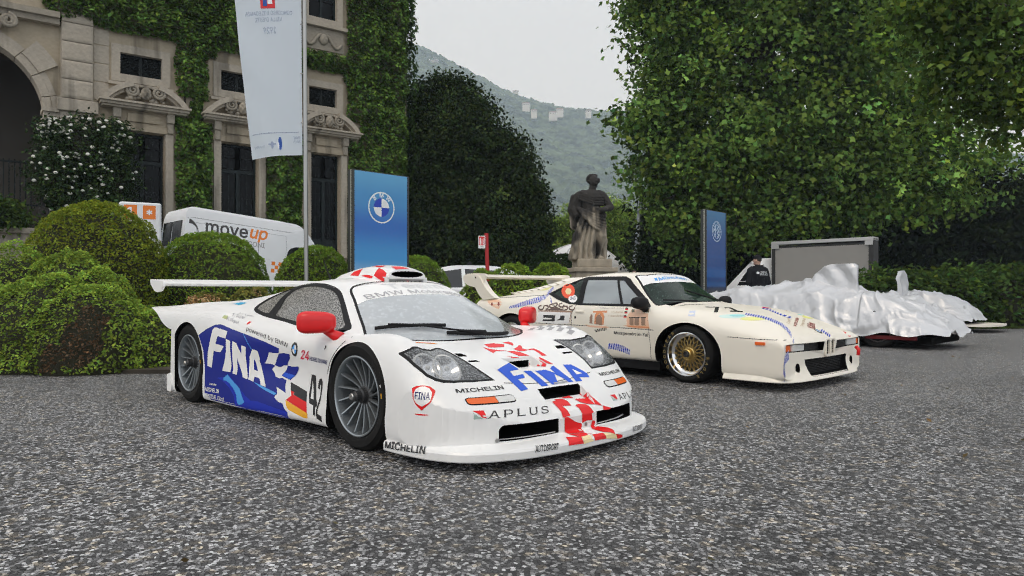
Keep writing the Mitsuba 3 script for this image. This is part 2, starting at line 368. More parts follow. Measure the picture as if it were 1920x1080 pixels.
# big loose bush at the left edge, with dead patches
def loose_bush(name, label, lobes, n, size, base, seed, dead=(), deadc=(.115, .075, .045), bsdf=LEAF):
    rng = np.random.RandomState(seed); t = thing(name, label, 'bush')
    part(t, 'dark_core', bush_core(lobes, .84), CORE, smooth=True)
    L = np.array(lobes, float); w = (L[:, 3] * L[:, 4] * L[:, 5]) ** (2 / 3.); w /= w.sum()
    k = rng.choice(len(L), n, p=w); d = rng.normal(size=(n, 3)); d /= np.linalg.norm(d, axis=1, keepdims=True)
    P0 = L[k, :3] + d * L[k, 3:]
    ins = np.zeros(n, bool)
    for i in range(len(L)): ins |= (k != i) & ((((P0 - L[i, :3]) / L[i, 3:]) ** 2).sum(1) < .88)
    ok = ~ins & (P0[:, 2] > .03); P0, d, k = P0[ok], d[ok], k[ok]; n = len(P0)
    tuft = meshkit.noise(P0 * 8.5, seed); big = meshkit.fbm(P0 * 2.4, 3, seed + 1)
    P = L[k, :3] + (P0 - L[k, :3]) * (.90 + .10 * tuft + .13 * (big - .5) + .03 * rng.rand(n))[:, None]
    N = d * .6 + [0, 0, .55] + rng.normal(size=(n, 3)) * .6
    C = tones(n, base, .25, rng) * (.35 + 1.25 * tuft ** 1.3)[:, None] * (.8 + .5 * big)[:, None]
    isd = np.zeros(n, bool)
    for (x, y, z, r) in dead:
        q = np.linalg.norm((P - [x, y, z]) * [1, 1, .8], axis=1) + .25 * (meshkit.noise(P * 6, seed + 3) - .5)
        isd |= q < r
    C[isd] = tones(isd.sum(), deadc, .4, rng, .08)
    thin = ~isd | (rng.rand(n) < .8)
    leaf_part(t, 'foliage', leaves_mesh(P[thin], N[thin], np.full(thin.sum(), size), C[thin], 'kite', rng), bsdf)
    return t
loose_bush('cloud_bush', 'bright green loose bush at the gravel edge with a brown dead patch', [(-5.9, 9.2, .0, 1.0, .9, 1.22), (-5.25, 9.0, .0, .85, .8, 1.08), (-4.75, 9.35, -.05, .62, .8, .85), (-6.9, 9.3, .0, 1.0, 1.0, 1.15), (-6.15, 10.0, .2, .75, .7, 1.40), (-7.0, 10.1, .2, 1.0, .8, 1.45), (-5.55, 9.7, .1, .6, .6, 1.2)], 130000, .040, (.25, .36, .060), 21, dead=[(-4.93, 8.45, .58, .17), (-5.05, 8.35, .30, .20), (-4.95, 8.5, .80, .12), (-5.30, 8.3, .14, .18)])
loose_bush('dying_bush', 'half dead brown bush between the green bush and the tail of the white car', [(-4.25, 10.1, 0, .50, .6, 1.0), (-3.75, 10.4, 0, .55, .6, 1.08), (-3.15, 10.6, 0, .6, .6, 1.10), (-2.5, 10.9, 0, .6, .6, 1.05), (-4.5, 9.75, 0, .32, .4, .66)], 60000, .038, (.20, .20, .05), 22, dead=[(-4.4, 9.6, .5, .6), (-4.1, 9.7, 1.0, .35), (-3.4, 10.1, 1.05, .22), (-2.7, 10.3, 1.0, .2), (-4.5, 9.5, .1, .7)], deadc=(.42, .28, .14), bsdf=DRY)
loose_bush('boxwood_hedge', 'fresh green hedge behind the rear wing of the cream car', [(-.60, 14.2, 0, .55, .6, 1.46), (.0, 14.0, .0, .75, .7, 1.56), (.75, 14.0, 0, .70, .7, 1.58), (-.35, 13.4, 0, .6, .5, .95), (.3, 13.3, .0, .6, .5, 1.0), (1.0, 13.6, 0, .5, .5, 1.05)], 60000, .050, (.22, .33, .045), 23)
# edging strip at the foot of the bushes
structure('planting_bed', bx(-14, -1.2, 8.55, 17.5, .0, .05), 'earth', False)

# ------------------------------------------------------------------ villa
VM = place(-14.50, 20.38, 0, -36.87)          # x along the front to the right, y into the house
def stone_tex(lo, hi):
    def fn(p, n, uv):
        streak = fbm(p.x * 2.2 + p.y * 2.2, p.z * .35, 3.0, 4); grain = fbm(p.x * 16, p.y * 16, p.z * 16, 3)
        c = mix(lo, hi, .25 + .45 * grain + .3 * streak)
        return c * (1 - .55 * smoothstep(.55, .8, streak))
    return proc(fn)
STONE = mat('villa_stone', stone_tex((.21, .185, .15), (.50, .45, .37)), .85, bump=proc(lambda p, n, uv: fbm(p.x * 25, p.y * 25, p.z * 25, 3)), scale=.004)
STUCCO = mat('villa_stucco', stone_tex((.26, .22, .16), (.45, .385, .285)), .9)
CARVED = mat('carved_stone', stone_tex((.13, .115, .095), (.40, .36, .29)), .85)
SHUTTER = mat('dark_shutter', (.006, .009, .009), .6, spec=.2)
DFRAME = mat('dark_green_joinery', (.007, .013, .014), .5, spec=.25)
DPANE = mat('dark_window_glass', (.002, .003, .004), .25, spec=.12)
villa = thing('villa', 'stone villa grown over with ivy, arched porch and carved window heads', 'building')
def V_(n, m, b, smooth=30, **k): return part(villa, n, m, b, smooth=smooth, M=VM, **k)
def box_ring(x0, x1, z0, z1, w): return sbox(x0 - w, z0 - w, x1 + w, z1 + w).difference(sbox(x0, z0, x1, z1))
DOORS = [(3.05, 4.26), (6.0, 7.2), (9.09, 10.19)]; MEZ = [(2.97, 4.21), (5.95, 7.12), (8.97, 10.08)]
ARC = unary_union([Point(-1.05, 6.1).buffer(2.12, 32), sbox(-3.17, 2.0, 1.07, 6.1)])
holes = [ARC] + [sbox(a, 2.4, b, 5.95) for a, b in DOORS] + [sbox(a, 7.66, b, 8.38) for a, b in MEZ] + [sbox(8.97, 10.85, 10.08, 13.2)]
wall = sbox(-5, 0, 12.95, 16).difference(unary_union(holes))
V_('wall', prism(wall, 0, .55), STUCCO, smooth=False)
V_('side_wall', bx(12.4, 12.95, .55, 12, 0, 16), STUCCO, smooth=False)
V_('roof', bx(-5.4, 13.3, -.5, 12, 16, 16.4), STONE, smooth=False)
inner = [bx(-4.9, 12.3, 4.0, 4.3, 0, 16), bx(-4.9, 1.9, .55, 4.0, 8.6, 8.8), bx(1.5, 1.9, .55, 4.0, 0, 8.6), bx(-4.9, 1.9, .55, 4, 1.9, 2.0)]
V_('porch_inside', inner, mat('porch_shade_stucco', (.10, .09, .075), .9), smooth=False)  # stucco darkened: the shade inside the porch is put into its colour
V_('porch_gate', [bx(-.6 + .14 * i, -.57 + .14 * i, 1.6, 1.63, 2.0, 5.0) for i in range(11)] + [bx(-.6, 1.0, 1.59, 1.64, z, z + .05) for z in (2.3, 3.6, 4.9)], DFRAME, smooth=False)
for i, (a, b) in enumerate(DOORS):
    d = V_('glazed_door', [bx(a, a + .07, .22, .30, 2.4, 5.95), bx(b - .07, b, .22, .30, 2.4, 5.95), bx(a + .07, b - .07, .22, .30, 5.87, 5.95), bx((a + b) / 2 - .06, (a + b) / 2 + .06, .20, .31, 2.4, 5.0), bx(a + .07, b - .07, .21, .31, 4.98, 5.10), bx(a + .07, b - .07, .22, .3, 2.4, 2.85)], DFRAME, smooth=False)
    m = (a + b) / 2
    for x0, x1 in ((a + .09, m - .08), (m + .08, b - .09)):
        for c in range(2):
            w = (x1 - x0) / 2
            for r in range(5): part(d, 'pane', bx(x0 + c * w + .012, x0 + c * w + w - .012, .25, .262, 2.88 + .42 * r, 2.88 + .42 * r + .395), DPANE, smooth=False, M=VM)
            for r in range(2): part(d, 'pane', bx(x0 + c * w + .012, x0 + c * w + w - .012, .25, .262, 5.13 + .37 * r, 5.13 + .37 * r + .345), DPANE, smooth=False, M=VM)
    part(d, 'glazing_bar', [bx(a + .07, b - .07, .255, .275, 2.86 + .42 * r, 2.88 + .42 * r) for r in range(6)] + [bx(x - .01, x + .01, .255, .275, 2.86, 5.9) for x in ((a + .09 + m - .08) / 2, (m + .08 + b - .09) / 2)], DFRAME, smooth=False, M=VM)
    V_('door_jamb', [bx(a - .25, a - .02, -.10, .10, 2.2, 5.97), bx(b + .02, b + .25, -.10, .10, 2.2, 5.97)], STONE, smooth=False)
    V_('door_lintel', [bx(a - .27, b + .27, -.12, .1, 5.97, 6.16), bx(a - .2, b + .2, -.06, .1, 6.16, 6.60), bx(a + .15, b - .15, -.12, -.06, 6.25, 6.5)], STUCCO, smooth=False)
    for x in (a - .26, b + .04): V_('bracket', [bx(x, x + .22, -.26, .0, 6.30, 6.62, .02), bx(x + .02, x + .20, -.20, .0, 5.98, 6.32, .03), lathe([(.09, -.0), (.09, .2)], 14).apply_transform(np.array([[0, 0, 1, x + .01], [1, 0, 0, -.17], [0, 1, 0, 6.52], [0, 0, 0, 1.]]))], CARVED, smooth=30)
    x0, x1 = a - .62, b + .66; m = (x0 + x1) / 2
    V_('window_cornice', [bx(x0, x1, -.42, .1, 6.66, 6.74), bx(x0 - .05, x1 + .05, -.50, .1, 6.742, 6.80), bx(x0 + .05, x1 - .05, -.34, .1, 6.60, 6.658)], STONE, smooth=False)
    # segmental head broken by scrolls, with a mask and fruit between
    ch = (x1 - x0) / 2; R = (ch * ch + .68 * .68) / (2 * .68); zc = 6.80 + .68 - R
    seg = Point(m, zc).buffer(R, 48).difference(Point(m, zc).buffer(R - .16, 48)).intersection(sbox(x0, 6.805, m - .36, 8)); seg2 = Point(m, zc).buffer(R, 48).difference(Point(m, zc).buffer(R - .16, 48)).intersection(sbox(m + .36, 6.805, x1, 8))
    bigs = [prism(q, -.42, .08) for g in (seg, seg2) for q in polys(g)]
    inner_ = [prism(q, -.30, .08) for g in (Point(m, zc).buffer(R - .165, 48).difference(Point(m, zc).buffer(R - .24, 48)).intersection(unary_union([sbox(x0, 6.805, m - .38, 8), sbox(m + .38, 6.805, x1, 8)])),) for q in polys(g)]
    V_('curved_pediment', bigs + inner_, STONE, smooth=30)
    for s in (-1, 1):
        th = np.linspace(0, 4.2 * np.pi, 60); rr = .20 - .17 * th / th[-1]
        V_('scroll', tube(np.stack([m + s * (.36 + rr * np.sin(th) * 1.0), -.33 + 0 * th - .02 * th / 13, 7.17 + rr * np.cos(th)], 1), .05 - .02 * th / th[-1], 8), CARVED, smooth=True)
    rng = np.random.RandomState(40 + i); blobs = []
    for k in range(34):
        sd = -1 if k % 2 else 1; u = rng.rand(); bl = trimesh.creation.icosphere(1, rng.uniform(.035, .075)); bl.vertices += [m + sd * (.12 + .42 * u), -.30 + .1 * rng.rand(), 6.88 + .22 * rng.rand() * (1 - .3 * u)]; blobs.append(bl)
    V_('fruit_carving', blobs, CARVED, smooth=True, kind='stuff')
    hd = trimesh.creation.icosphere(3, 1.0); v = hd.vertices * [.15, .13, .20]; v += (.018 * np.sin(v[:, :1] * 45) * np.cos(v[:, 2:] * 38)) * [0, -1, 0]
    v[:, 1] -= .06 * np.exp(-((v[:, 0] / .03) ** 2 + ((v[:, 2] + .0) / .05) ** 2)); v[:, 1] += .035 * np.exp(-(((np.abs(v[:, 0]) - .06) / .03) ** 2 + ((v[:, 2] - .04) / .03) ** 2))
    V_('mask_carving', [trimesh.Trimesh(v + [m, -.34, 7.10], hd.faces, process=False), bx(m - .17, m + .17, -.36, .05, 7.28, 7.36, .02)], CARVED, smooth=True)
    a, b = MEZ[i]
    V_('window_surround', [prism(box_ring(a + .03, b - .03, 7.69, 8.35, .24), -.07, .14), bx(a - .30, b + .30, -.12, .1, 7.33, 7.42)], STONE, smooth=False)
    sh = V_('shutter', [bx(a, a + .06, .12, .18, 7.66, 8.38), bx(b - .06, b, .12, .18, 7.66, 8.38), bx((a + b) / 2 - .05, (a + b) / 2 + .05, .12, .18, 7.66, 8.38), bx(a, b, .17, .20, 7.66, 8.38)], SHUTTER, smooth=False)
    part(sh, 'slat', [bx(x0, x1, .10, .16, 7.69 + .045 * k, 7.705 + .045 * k) for k in range(15) for x0, x1 in ((a + .07, (a + b) / 2 - .06), ((a + b) / 2 + .06, b - .07))], SHUTTER, smooth=False, M=VM, kind='stuff')
# upper window with its sill and carved apron
V_('window_surround', [prism(box_ring(8.99, 10.06, 10.87, 13.2, .22), -.07, .14), bx(8.62, 10.42, -.2, .1, 10.52, 10.64)], STONE, smooth=False)
up = V_('window', [bx(8.97, 9.05, .15, .25, 10.85, 13.2), bx(10.0, 10.08, .15, .25, 10.85, 13.2), bx(9.48, 9.57, .15, .25, 10.85, 13.2), bx(8.97, 10.08, .16, .24, 10.85, 10.95)], DFRAME, smooth=False)
for k in range(3):
    for x0, x1 in ((9.06, 9.47), (9.58, 9.99)): part(up, 'pane', bx(x0, x1, .19, .2, 10.96 + .6 * k, 11.53 + .6 * k), DPANE, smooth=False, M=VM)
V_('carved_apron', [bx(8.75, 10.3, -.05, .1, 9.72, 10.5)] + [tube(np.stack([9.53 + s * np.linspace(.1, .68, 14), np.full(14, -.1), 10.05 + .2 * np.cos(np.linspace(0, 4.5, 14))], 1), .055, 8) for s in (-1, 1)] + [trimesh.creation.icosphere(2, .17).apply_transform(np.array([[1, 0, 0, 9.53], [0, .6, 0, -.08], [0, 0, 1.2, 10.1], [0, 0, 0, 1.]]))], CARVED, smooth=40)
# pier of rough blocks beside the arch
def rough_block(x0, x1, y0, y1, z0, z1, seed, amp=.03):
    b = trimesh.creation.box((x1 - x0, y1 - y0, z1 - z0)); 
    for _ in range(4): b = b.subdivide()
    v = b.vertices; h = np.array([x1 - x0, y1 - y0, z1 - z0]) / 2
    edge = np.minimum.reduce([h[0] - np.abs(v[:, 0]), h[2] - np.abs(v[:, 2])]); front = v[:, 1] < -h[1] + 1e-6
    k = np.clip(edge / .05, 0, 1)
    v[front, 1] -= (k * (.01 + amp * meshkit.fbm(v * 14 + seed * 3.3, 3, seed)))[front]
    return trimesh.Trimesh(v + [(x0 + x1) / 2, (y0 + y1) / 2, (z0 + z1) / 2], b.faces, process=False)
for k in range(7):
    z = 6.70 + .56 * k; V_('stone', rough_block(1.46, 2.25, -.18, .05, z, z + .535, k + 1), STONE, smooth=50)
    V_('stone', bx(2.29, 2.70, -.02, .05, z + .1, z + .63, .008), STONE, smooth=False)
V_('pier', [bx(1.42, 2.29, -.14, .1, 0, 6.30), bx(1.34, 2.40, -.24, .1, 6.30, 6.66, .02), bx(1.44, 2.27, -.13, .1, 6.66, 10.6)], STONE, smooth=False)
for k in range(9):                              # ring of stones round the arch
    a0, a1 = math.radians(-2 + 17 * k), math.radians(-2 + 17 * k + 16.3); big = k % 2 == 0
    def ringpoly(r0, r1): return Polygon([(-1.05 + r * math.cos(a), 6.1 + r * math.sin(a)) for r, a in [(r0, a0), (r1, a0)] + [(r1, t) for t in np.linspace(a0, a1, 5)[1:]] + [(r0, t) for t in np.linspace(a0, a1, 5)[::-1]]])
    V_('arch_stone', [prism(ringpoly(2.08, 2.14), -.10, .5), prism(ringpoly(2.145, 2.30), -.07, .2), prism(ringpoly(2.305, 2.46 if not big else 2.85), -.11 if big else -.05, .2)], STONE, smooth=False)
V_('impost', [bx(.98, 1.40, -.20, .56, 6.22, 6.34), bx(1.02, 1.38, -.14, .56, 6.02, 6.22), bx(.96, 1.40, -.17, .56, 5.86, 6.02), bx(1.04, 1.36, -.08, .56, 5.70, 5.86)], STONE, smooth=False)
V_('arch_pier', bx(1.07, 1.38, -.06, .55, 0, 5.70), STONE, smooth=False)
V_('string_course', [bx(-5, 1.40, -.35, .1, 8.95, 9.12), bx(-5, 1.40, -.24, .1, 8.78, 8.95)], CARVED, smooth=False)
th = np.linspace(0, 4 * np.pi, 40); V_('scroll', tube(np.stack([.16 + (.20 - .15 * th / th[-1]) * np.sin(th), -.3 + 0 * th, 8.62 + (.20 - .15 * th / th[-1]) * np.cos(th)], 1), .06, 8), CARVED, smooth=True)
# ivy
rng = np.random.RandomState(77)
ivy = thing('ivy', 'dense green ivy climbing over the whole front of the villa', 'plant')
def wob(poly, amp=.16, seed=0):
    q = poly.segmentize(.15) if hasattr(poly, 'segmentize') else poly
    def f(xy): 
        p = np.column_stack([xy * 1.7, np.full(len(xy), seed * 3.1)]); return xy + amp * 2 * np.column_stack([meshkit.fbm(p, 3, seed) - .5, meshkit.fbm(p + 9, 3, seed) - .5])
    return shapely.transform(q, f).buffer(0)
keepout = unary_union([sbox(a - .34, 7.30, b + .34, 8.62) for a, b in MEZ] + [sbox(8.66, 9.68, 10.4, 16)] + [unary_union([sbox(a - .66, 6.55, b + .70, 7.25), sbox(a + .0, 7.0, b, 7.5), sbox(a - .28, 2.2, b + .28, 6.7)]) for a, b in DOORS])
reg = unary_union([sbox(1.0, 8.95, 12.95, 16), sbox(4.55, 2.0, 5.80, 9.3), sbox(7.45, 2.0, 8.85, 9.5), sbox(10.45, 0.5, 12.95, 16), sbox(10.3, 7.2, 11, 9)])
reg = wob(reg.difference(keepout.buffer(.03)), .16, 4).difference(unary_union([sbox(a, 7.66, b, 8.38) for a, b in MEZ] + [sbox(a, 2.4, b, 5.9) for a, b in DOORS]))
n = 110000; q = np.column_stack([rng.uniform(.8, 13.1, n), rng.uniform(.4, 13.2, n)])
ins = shapely.contains_xy(reg, q[:, 0], q[:, 1]); q = q[ins]; n = len(q)
lump = meshkit.fbm(np.column_stack([q * 1.1, np.zeros(n)]), 3, 8); tuft = meshkit.noise(np.column_stack([q * 4.2, np.zeros(n)]), 9)
dist = np.clip(shapely.distance(shapely.boundary(reg), shapely.points(q)) / .35, .15, 1)
dep = (.08 + .55 * lump * dist + .20 * tuft * dist) * rng.uniform(.55, 1, n)
P = np.column_stack([q[:, 0], -dep, q[:, 1]])
N = np.column_stack([rng.normal(0, .5, n), -.75 + rng.normal(0, .45, n), .85 + rng.normal(0, .45, n)])
C = tones(n, (.085, .15, .030), .45, rng) * (.35 + 1.25 * tuft)[:, None]
# the return round the corner
m2 = 26000; q2 = np.column_stack([rng.uniform(0, 8, m2), rng.uniform(.4, 13.5, m2)]); tuft2 = meshkit.noise(np.column_stack([q2 * 4.2, np.ones(m2)]), 9); lump2 = meshkit.fbm(np.column_stack([q2 * 1.1, np.ones(m2)]), 3, 18)
P2 = np.column_stack([12.95 + (.05 + .45 * lump2 + .2 * tuft2) * rng.uniform(.5, 1, m2), q2[:, 0] - .25, q2[:, 1]]); N2 = np.column_stack([.9 + rng.normal(0, .4, m2), rng.normal(0, .5, m2), .75 + rng.normal(0, .45, m2)])
C2 = tones(m2, (.060, .11, .026), .4, rng) * (.45 + 1.1 * tuft2)[:, None]
P, N, C = np.vstack([P, P2]), np.vstack([N, N2]), np.vstack([C, C2])
VFC = leaves_mesh(P @ VM[:3, :3].T + VM[:3, 3], N @ VM[:3, :3].T, np.full(len(P), .14), C, 'kite', rng, roll=(0, 0, -1))
leaf_part(ivy, 'leaves', VFC, LEAFDARK)
part(ivy, 'stems', [tube(np.column_stack([5.2 + .3 * k + .12 * np.sin(np.linspace(0, 5, 12) + k), np.full(12, -.05), np.linspace(.3, 9 + k, 12)]), .03, 6) for k in (-1, 0, 1)], BARK, smooth=True, M=VM)
# climbing rose
def vpt(s, out, z): return (VM @ np.array([s, -out, z, 1]))[:3]
rose = thing('climbing_rose', 'climbing rose with many white flowers beside the porch arch', 'plant')
rl = [vpt(1.9, .9, 5.0).tolist() + [1.0, .8, 1.15], vpt(1.35, .9, 4.3).tolist() + [.7, .7, 1.1], vpt(2.6, .9, 4.4).tolist() + [.7, .7, 1.3], vpt(2.0, .9, 3.2).tolist() + [1.0, .8, 1.4], vpt(1.2, 1.0, 5.5).tolist() + [.4, .4, .35], vpt(2.75, .9, 5.5).tolist() + [.5, .5, .5]]
leaf_part(rose, 'foliage', crown(rl, 1500, 24, .10, (.036, .062, .022), np.random.RandomState(5), spread=.16, shell=.35, var=.35, young=.04), LEAFDARK)
part(rose, 'dark_core', bush_core(rl, .62), CORE, smooth=True)
rr = np.random.RandomState(6); fl = []
for k in range(210):
    L = np.array(rl[rr.randint(len(rl))]); d = rr.normal(size=3); d[1] -= 1.1; d[0] += .5; d /= np.linalg.norm(d); c = L[:3] + d * L[3:] * rr.uniform(.97, 1.08)
    s = trimesh.creation.icosphere(1, 1.0); v = s.vertices * rr.uniform(.03, .06) * [1, 1, .7]; v *= (1 + .25 * np.sin(7 * np.arctan2(v[:, 1], v[:, 0])))[:, None]; fl.append(trimesh.Trimesh(v + c, s.faces, process=False))
part(rose, 'flower', fl, mat('white_petal', (.72, .72, .66), .7), smooth=False, kind='stuff')
# planter with a shrub at the porch, and the small stone figure by it
pl = thing('stone_planter', 'stone planter at the foot of the porch holding a green shrub', 'planter')
part(pl, 'trough', [bx(-2.5, .75, -2.0, -1.3, 1.6, 2.55, .03), bx(-2.6, .85, -2.1, -1.2, 2.50, 2.66, .03)], CARVED, M=VM)
sl = [vpt(-.1, 1.65, 2.9).tolist() + [.75, .5, .55], vpt(-1.0, 1.65, 3.0).tolist() + [.9, .5, .6]]
sh = thing('planter_shrub', 'leafy green shrub growing in the stone planter', 'plant')
leaf_part(sh, 'foliage', crown(sl, 420, 18, .12, (.06, .10, .025), np.random.RandomState(15), spread=.15, shell=.4), LEAF)
part(sh, 'stems', bush_core(sl, .5), CORE, smooth=True)  # solid dark core painted as the shade between the leaves
# ------------------------------------------------------------------ trees
DARKG = (.020, .033, .012)
# big dark evergreen between the house and the hill
ev = [(-2.3, 30, 6.6, 2.2, 2.4, 3.4), (-2.6, 30, 4.6, 2.3, 2.4, 3.4), (-.55, 30, 5.2, 1.75, 2.2, 2.7), (.45, 30, 3.9, 1.15, 1.8, 1.9), (-1.4, 30, 3.0, 3.2, 2.6, 2.2), (-3.9, 30.3, 3.2, 1.5, 2, 2.6), (-2.9, 30, 8.6, 1.5, 1.5, 1.5), (-3.8, 30.5, 6.6, 1.2, 1.5, 2.0)]
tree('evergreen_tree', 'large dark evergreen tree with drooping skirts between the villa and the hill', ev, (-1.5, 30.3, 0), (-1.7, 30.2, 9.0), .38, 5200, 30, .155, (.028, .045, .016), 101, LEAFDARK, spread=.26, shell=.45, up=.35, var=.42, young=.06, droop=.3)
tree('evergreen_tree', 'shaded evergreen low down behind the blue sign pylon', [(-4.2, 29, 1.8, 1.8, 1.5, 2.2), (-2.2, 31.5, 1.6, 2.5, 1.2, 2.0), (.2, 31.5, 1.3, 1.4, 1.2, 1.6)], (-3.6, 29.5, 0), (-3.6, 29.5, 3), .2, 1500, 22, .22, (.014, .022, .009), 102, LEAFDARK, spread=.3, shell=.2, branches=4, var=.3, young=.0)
# the plane tree on the right
pl_ = [(8.6, 23, 8.2, 4.8, 3.6, 4.8), (11.2, 23, 7.0, 2.7, 3.0, 4.0), (6.0, 22.5, 5.3, 2.5, 2.6, 2.3), (9.2, 22.2, 4.4, 3.0, 2.6, 2.1), (4.9, 22, 9.2, 1.4, 1.8, 1.5), (5.2, 22, 7.2, 1.15, 1.7, .9), (4.35, 21.8, 6.1, 1.25, 1.4, .85), (5.0, 22, 4.5, 1.0, 1.4, 1.5), (3.95, 22, 9.8, .75, 1, .6), (6.2, 22.3, 11, 2.3, 2.4, 2.0), (12.4, 22, 4.8, 2.4, 2.2, 1.8), (10.5, 23, 11, 3.6, 3.5, 2.5), (7.3, 21.8, 3.2, 1.5, 1.6, 1.1), (5.5, 22.5, 3.2, .9, 1.4, 1.3)]
FAR_ = lambda L, k: [(x * k, y * k, (z - EYE) * k + EYE, a * k, b * k, c * k) for x, y, z, a, b, c in L]
pl_ = FAR_(pl_, 1.36)
tree('plane_tree', 'huge leafy plane tree filling the right half of the sky', pl_, (11.8, 31.5, 0), (11.3, 31.3, 14.6), .55, 4300, 24, .22, (.125, .205, .048), 103, LEAF, branches=34, spread=.42, shape='lobed', shell=.34, up=.55, var=.55, young=.10)
pr = [(10.4, 15.5, 6.7, 1.4, 1.2, 1.0), (9.1, 15.2, 7.0, 1.1, 1.1, .7), (11.0, 15.6, 5.2, 1.0, 1.0, 1.2), (9.7, 15.4, 5.6, .9, .9, .7)]
tree('plane_tree', 'nearer leafy branches at the upper right with pale sky showing between', pr, (17.5, 15.5, 0), (16.2, 15.5, 6.5), .30, 420, 18, .15, (.10, .16, .036), 104, LEAF, branches=16, spread=.36, shape='lobed', shell=.2, up=.5, var=.35, young=.12)
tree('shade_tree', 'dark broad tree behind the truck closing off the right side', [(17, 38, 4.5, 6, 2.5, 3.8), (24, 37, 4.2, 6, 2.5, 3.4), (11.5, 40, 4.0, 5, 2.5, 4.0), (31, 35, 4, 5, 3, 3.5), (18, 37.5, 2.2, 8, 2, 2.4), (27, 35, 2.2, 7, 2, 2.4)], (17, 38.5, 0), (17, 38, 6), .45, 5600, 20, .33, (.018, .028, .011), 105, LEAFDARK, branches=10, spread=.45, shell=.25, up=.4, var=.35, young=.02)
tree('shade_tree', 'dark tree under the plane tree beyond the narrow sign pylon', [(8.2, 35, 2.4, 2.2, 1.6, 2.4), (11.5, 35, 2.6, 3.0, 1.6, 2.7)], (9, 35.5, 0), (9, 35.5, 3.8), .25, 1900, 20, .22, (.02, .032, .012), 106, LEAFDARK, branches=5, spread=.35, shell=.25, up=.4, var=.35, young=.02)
# light green trees behind the statue
lt = [(4.6, 46, 4.6, 1.8, 1.8, 2.2), (6.6, 47, 4.8, 1.7, 1.8, 2.3), (2.9, 46, 3.9, 1.2, 1.5, 1.8), (7.6, 47, 3.2, 1.3, 1.5, 1.9), (3.6, 46.5, 2.3, 1.8, 1.6, 1.4), (6.2, 46.5, 2.4, 2.2, 1.6, 1.5)]
tree('cypress_tree', 'light green feathery tree behind the stone statue', lt, (5.0, 47, 0), (5.0, 47, 6), .28, 2600, 26, .24, (.22, .32, .065), 107, LEAF, branches=8, spread=.26, shape='slim', shell=.4, up=.8, var=.35, young=.12)
tree('lakeside_tree', 'small dark tree left of the dome tent', [(.3, 44, 1.9, 1.5, 1.3, 1.8), (-1.4, 45, 1.7, 1.3, 1.3, 1.5)], (.2, 44.5, 0), (.2, 44.5, 2.5), .15, 700, 18, .2, (.03, .052, .02), 108, LEAFDARK, branches=4, spread=.3, shell=.3)
# hydrangea hedge on the right
hl = [(9.75, 19.2, .35, .95, .8, 1.25), (10.9, 19.6, .3, 1.0, .8, 1.32), (12.2, 19.8, .3, 1.1, .9, 1.42), (13.6, 20.0, .3, 1.1, .9, 1.55), (15.0, 20.2, .3, 1.2, .9, 1.5)]
for i, L in enumerate(hl):
    rng = np.random.RandomState(60 + i)
    t = thing('hydrangea_bush', ['broad-leaved green bush nearest the far covered car', 'second broad-leaved bush from the left of the right-hand row', 'middle bush of the broad-leaved row at the right', 'second broad-leaved bush from the right edge, under the dark trees', 'broad-leaved bush at the right edge by the wooden post'][i], 'bush', 'broad-leaved bushes along the right edge')
    leaf_part(t, 'foliage', crown([L], 330, 15, .15, (.075, .125, .032), rng, spread=.15, shell=.66, up=.8, var=.3, young=.10), LEAF); part(t, 'stems', bush_core([L], .72), CORE, smooth=True)  # the stems are a solid core, coloured dark as inner shade
t = thing('bollard', 'short wooden post at the right edge of the gravel', 'post'); part(t, 'post', bx(15.12, 15.26, 21.2, 21.34, 0, .72, .015), mat('old_wood', (.16, .10, .06), .8), smooth=30)
# mown strip at the foot of the hedge
rng = np.random.RandomState(70); n = 26000; P = np.column_stack([rng.uniform(8.5, 22, n), rng.uniform(18.2, 19.6, n), np.full(n, .03)]); P[:, 1] += (P[:, 0] - 9) * .12
P = P[(P[:, 0] > 11.3)]; n = len(P); leaf_part('', 'grass', leaves_mesh(P, np.column_stack([rng.normal(size=n), rng.normal(size=n), .4 + 0 * P[:, 0]]), np.full(n, .07), tones(n, (.075, .105, .02), .3, rng), 'slim', rng), LEAF); labels['grass'].update(label='thin strip of grass between the gravel and the broad-leaved bushes', category='grass')
# ------------------------------------------------------------------ hill across the lake, houses, air
def ridge(x): return np.interp(x, [-2500, -900, -420, -240, -130, 0, 100, 200, 270, 500, 1200, 2600], [560, 620, 585, 535, 485, 425, 398, 380, 372, 330, 230, 200])
hx = np.concatenate([np.linspace(-2500, -420, 60)[:-1], np.linspace(-420, 420, 260), np.linspace(420, 2600, 60)[1:]]); hv = np.linspace(0, 1, 280)
HX, HV = np.meshgrid(hx, hv, indexing='ij')
HYY = 640 + 960 * HV + 40 * np.sin(HX * .004); HZ = ridge(HX * (1.0)) * (1 - (1 - HV) ** 1.35) * .995
q = np.stack([HX, HYY, 0 * HX], -1)
HZ += (meshkit.fbm(q * .006, 4, 2) - .5) * 80 * np.minimum(HV * 3, 1) * np.clip((1 - HV) * 4, 0, 1)
def domes(p, s, seed):
    i = np.floor(p[..., :2] * s).astype(int); best = np.full(p.shape[:-1], 9.0); hgt = np.zeros(p.shape[:-1])
    for a in (-1, 0, 1):
        for b in (-1, 0, 1):
            c = i + [a, b]; h = np.stack([c[..., 0], c[..., 1], 0 * c[..., 0] + seed], -1).astype(float)
            r = np.stack([meshkit.noise(h + .0, seed), meshkit.noise(h + .0, seed + 1), meshkit.noise(h, seed + 2)], -1)
            d = np.linalg.norm((p[..., :2] * s - c - r[..., :2]) * [1, .8], axis=-1); m = d < best
            best = np.where(m, d, best); hgt = np.where(m, r[..., 2], hgt)
    return np.sqrt(np.clip(1 - best ** 2, 0, 1)) * (.5 + .8 * hgt)
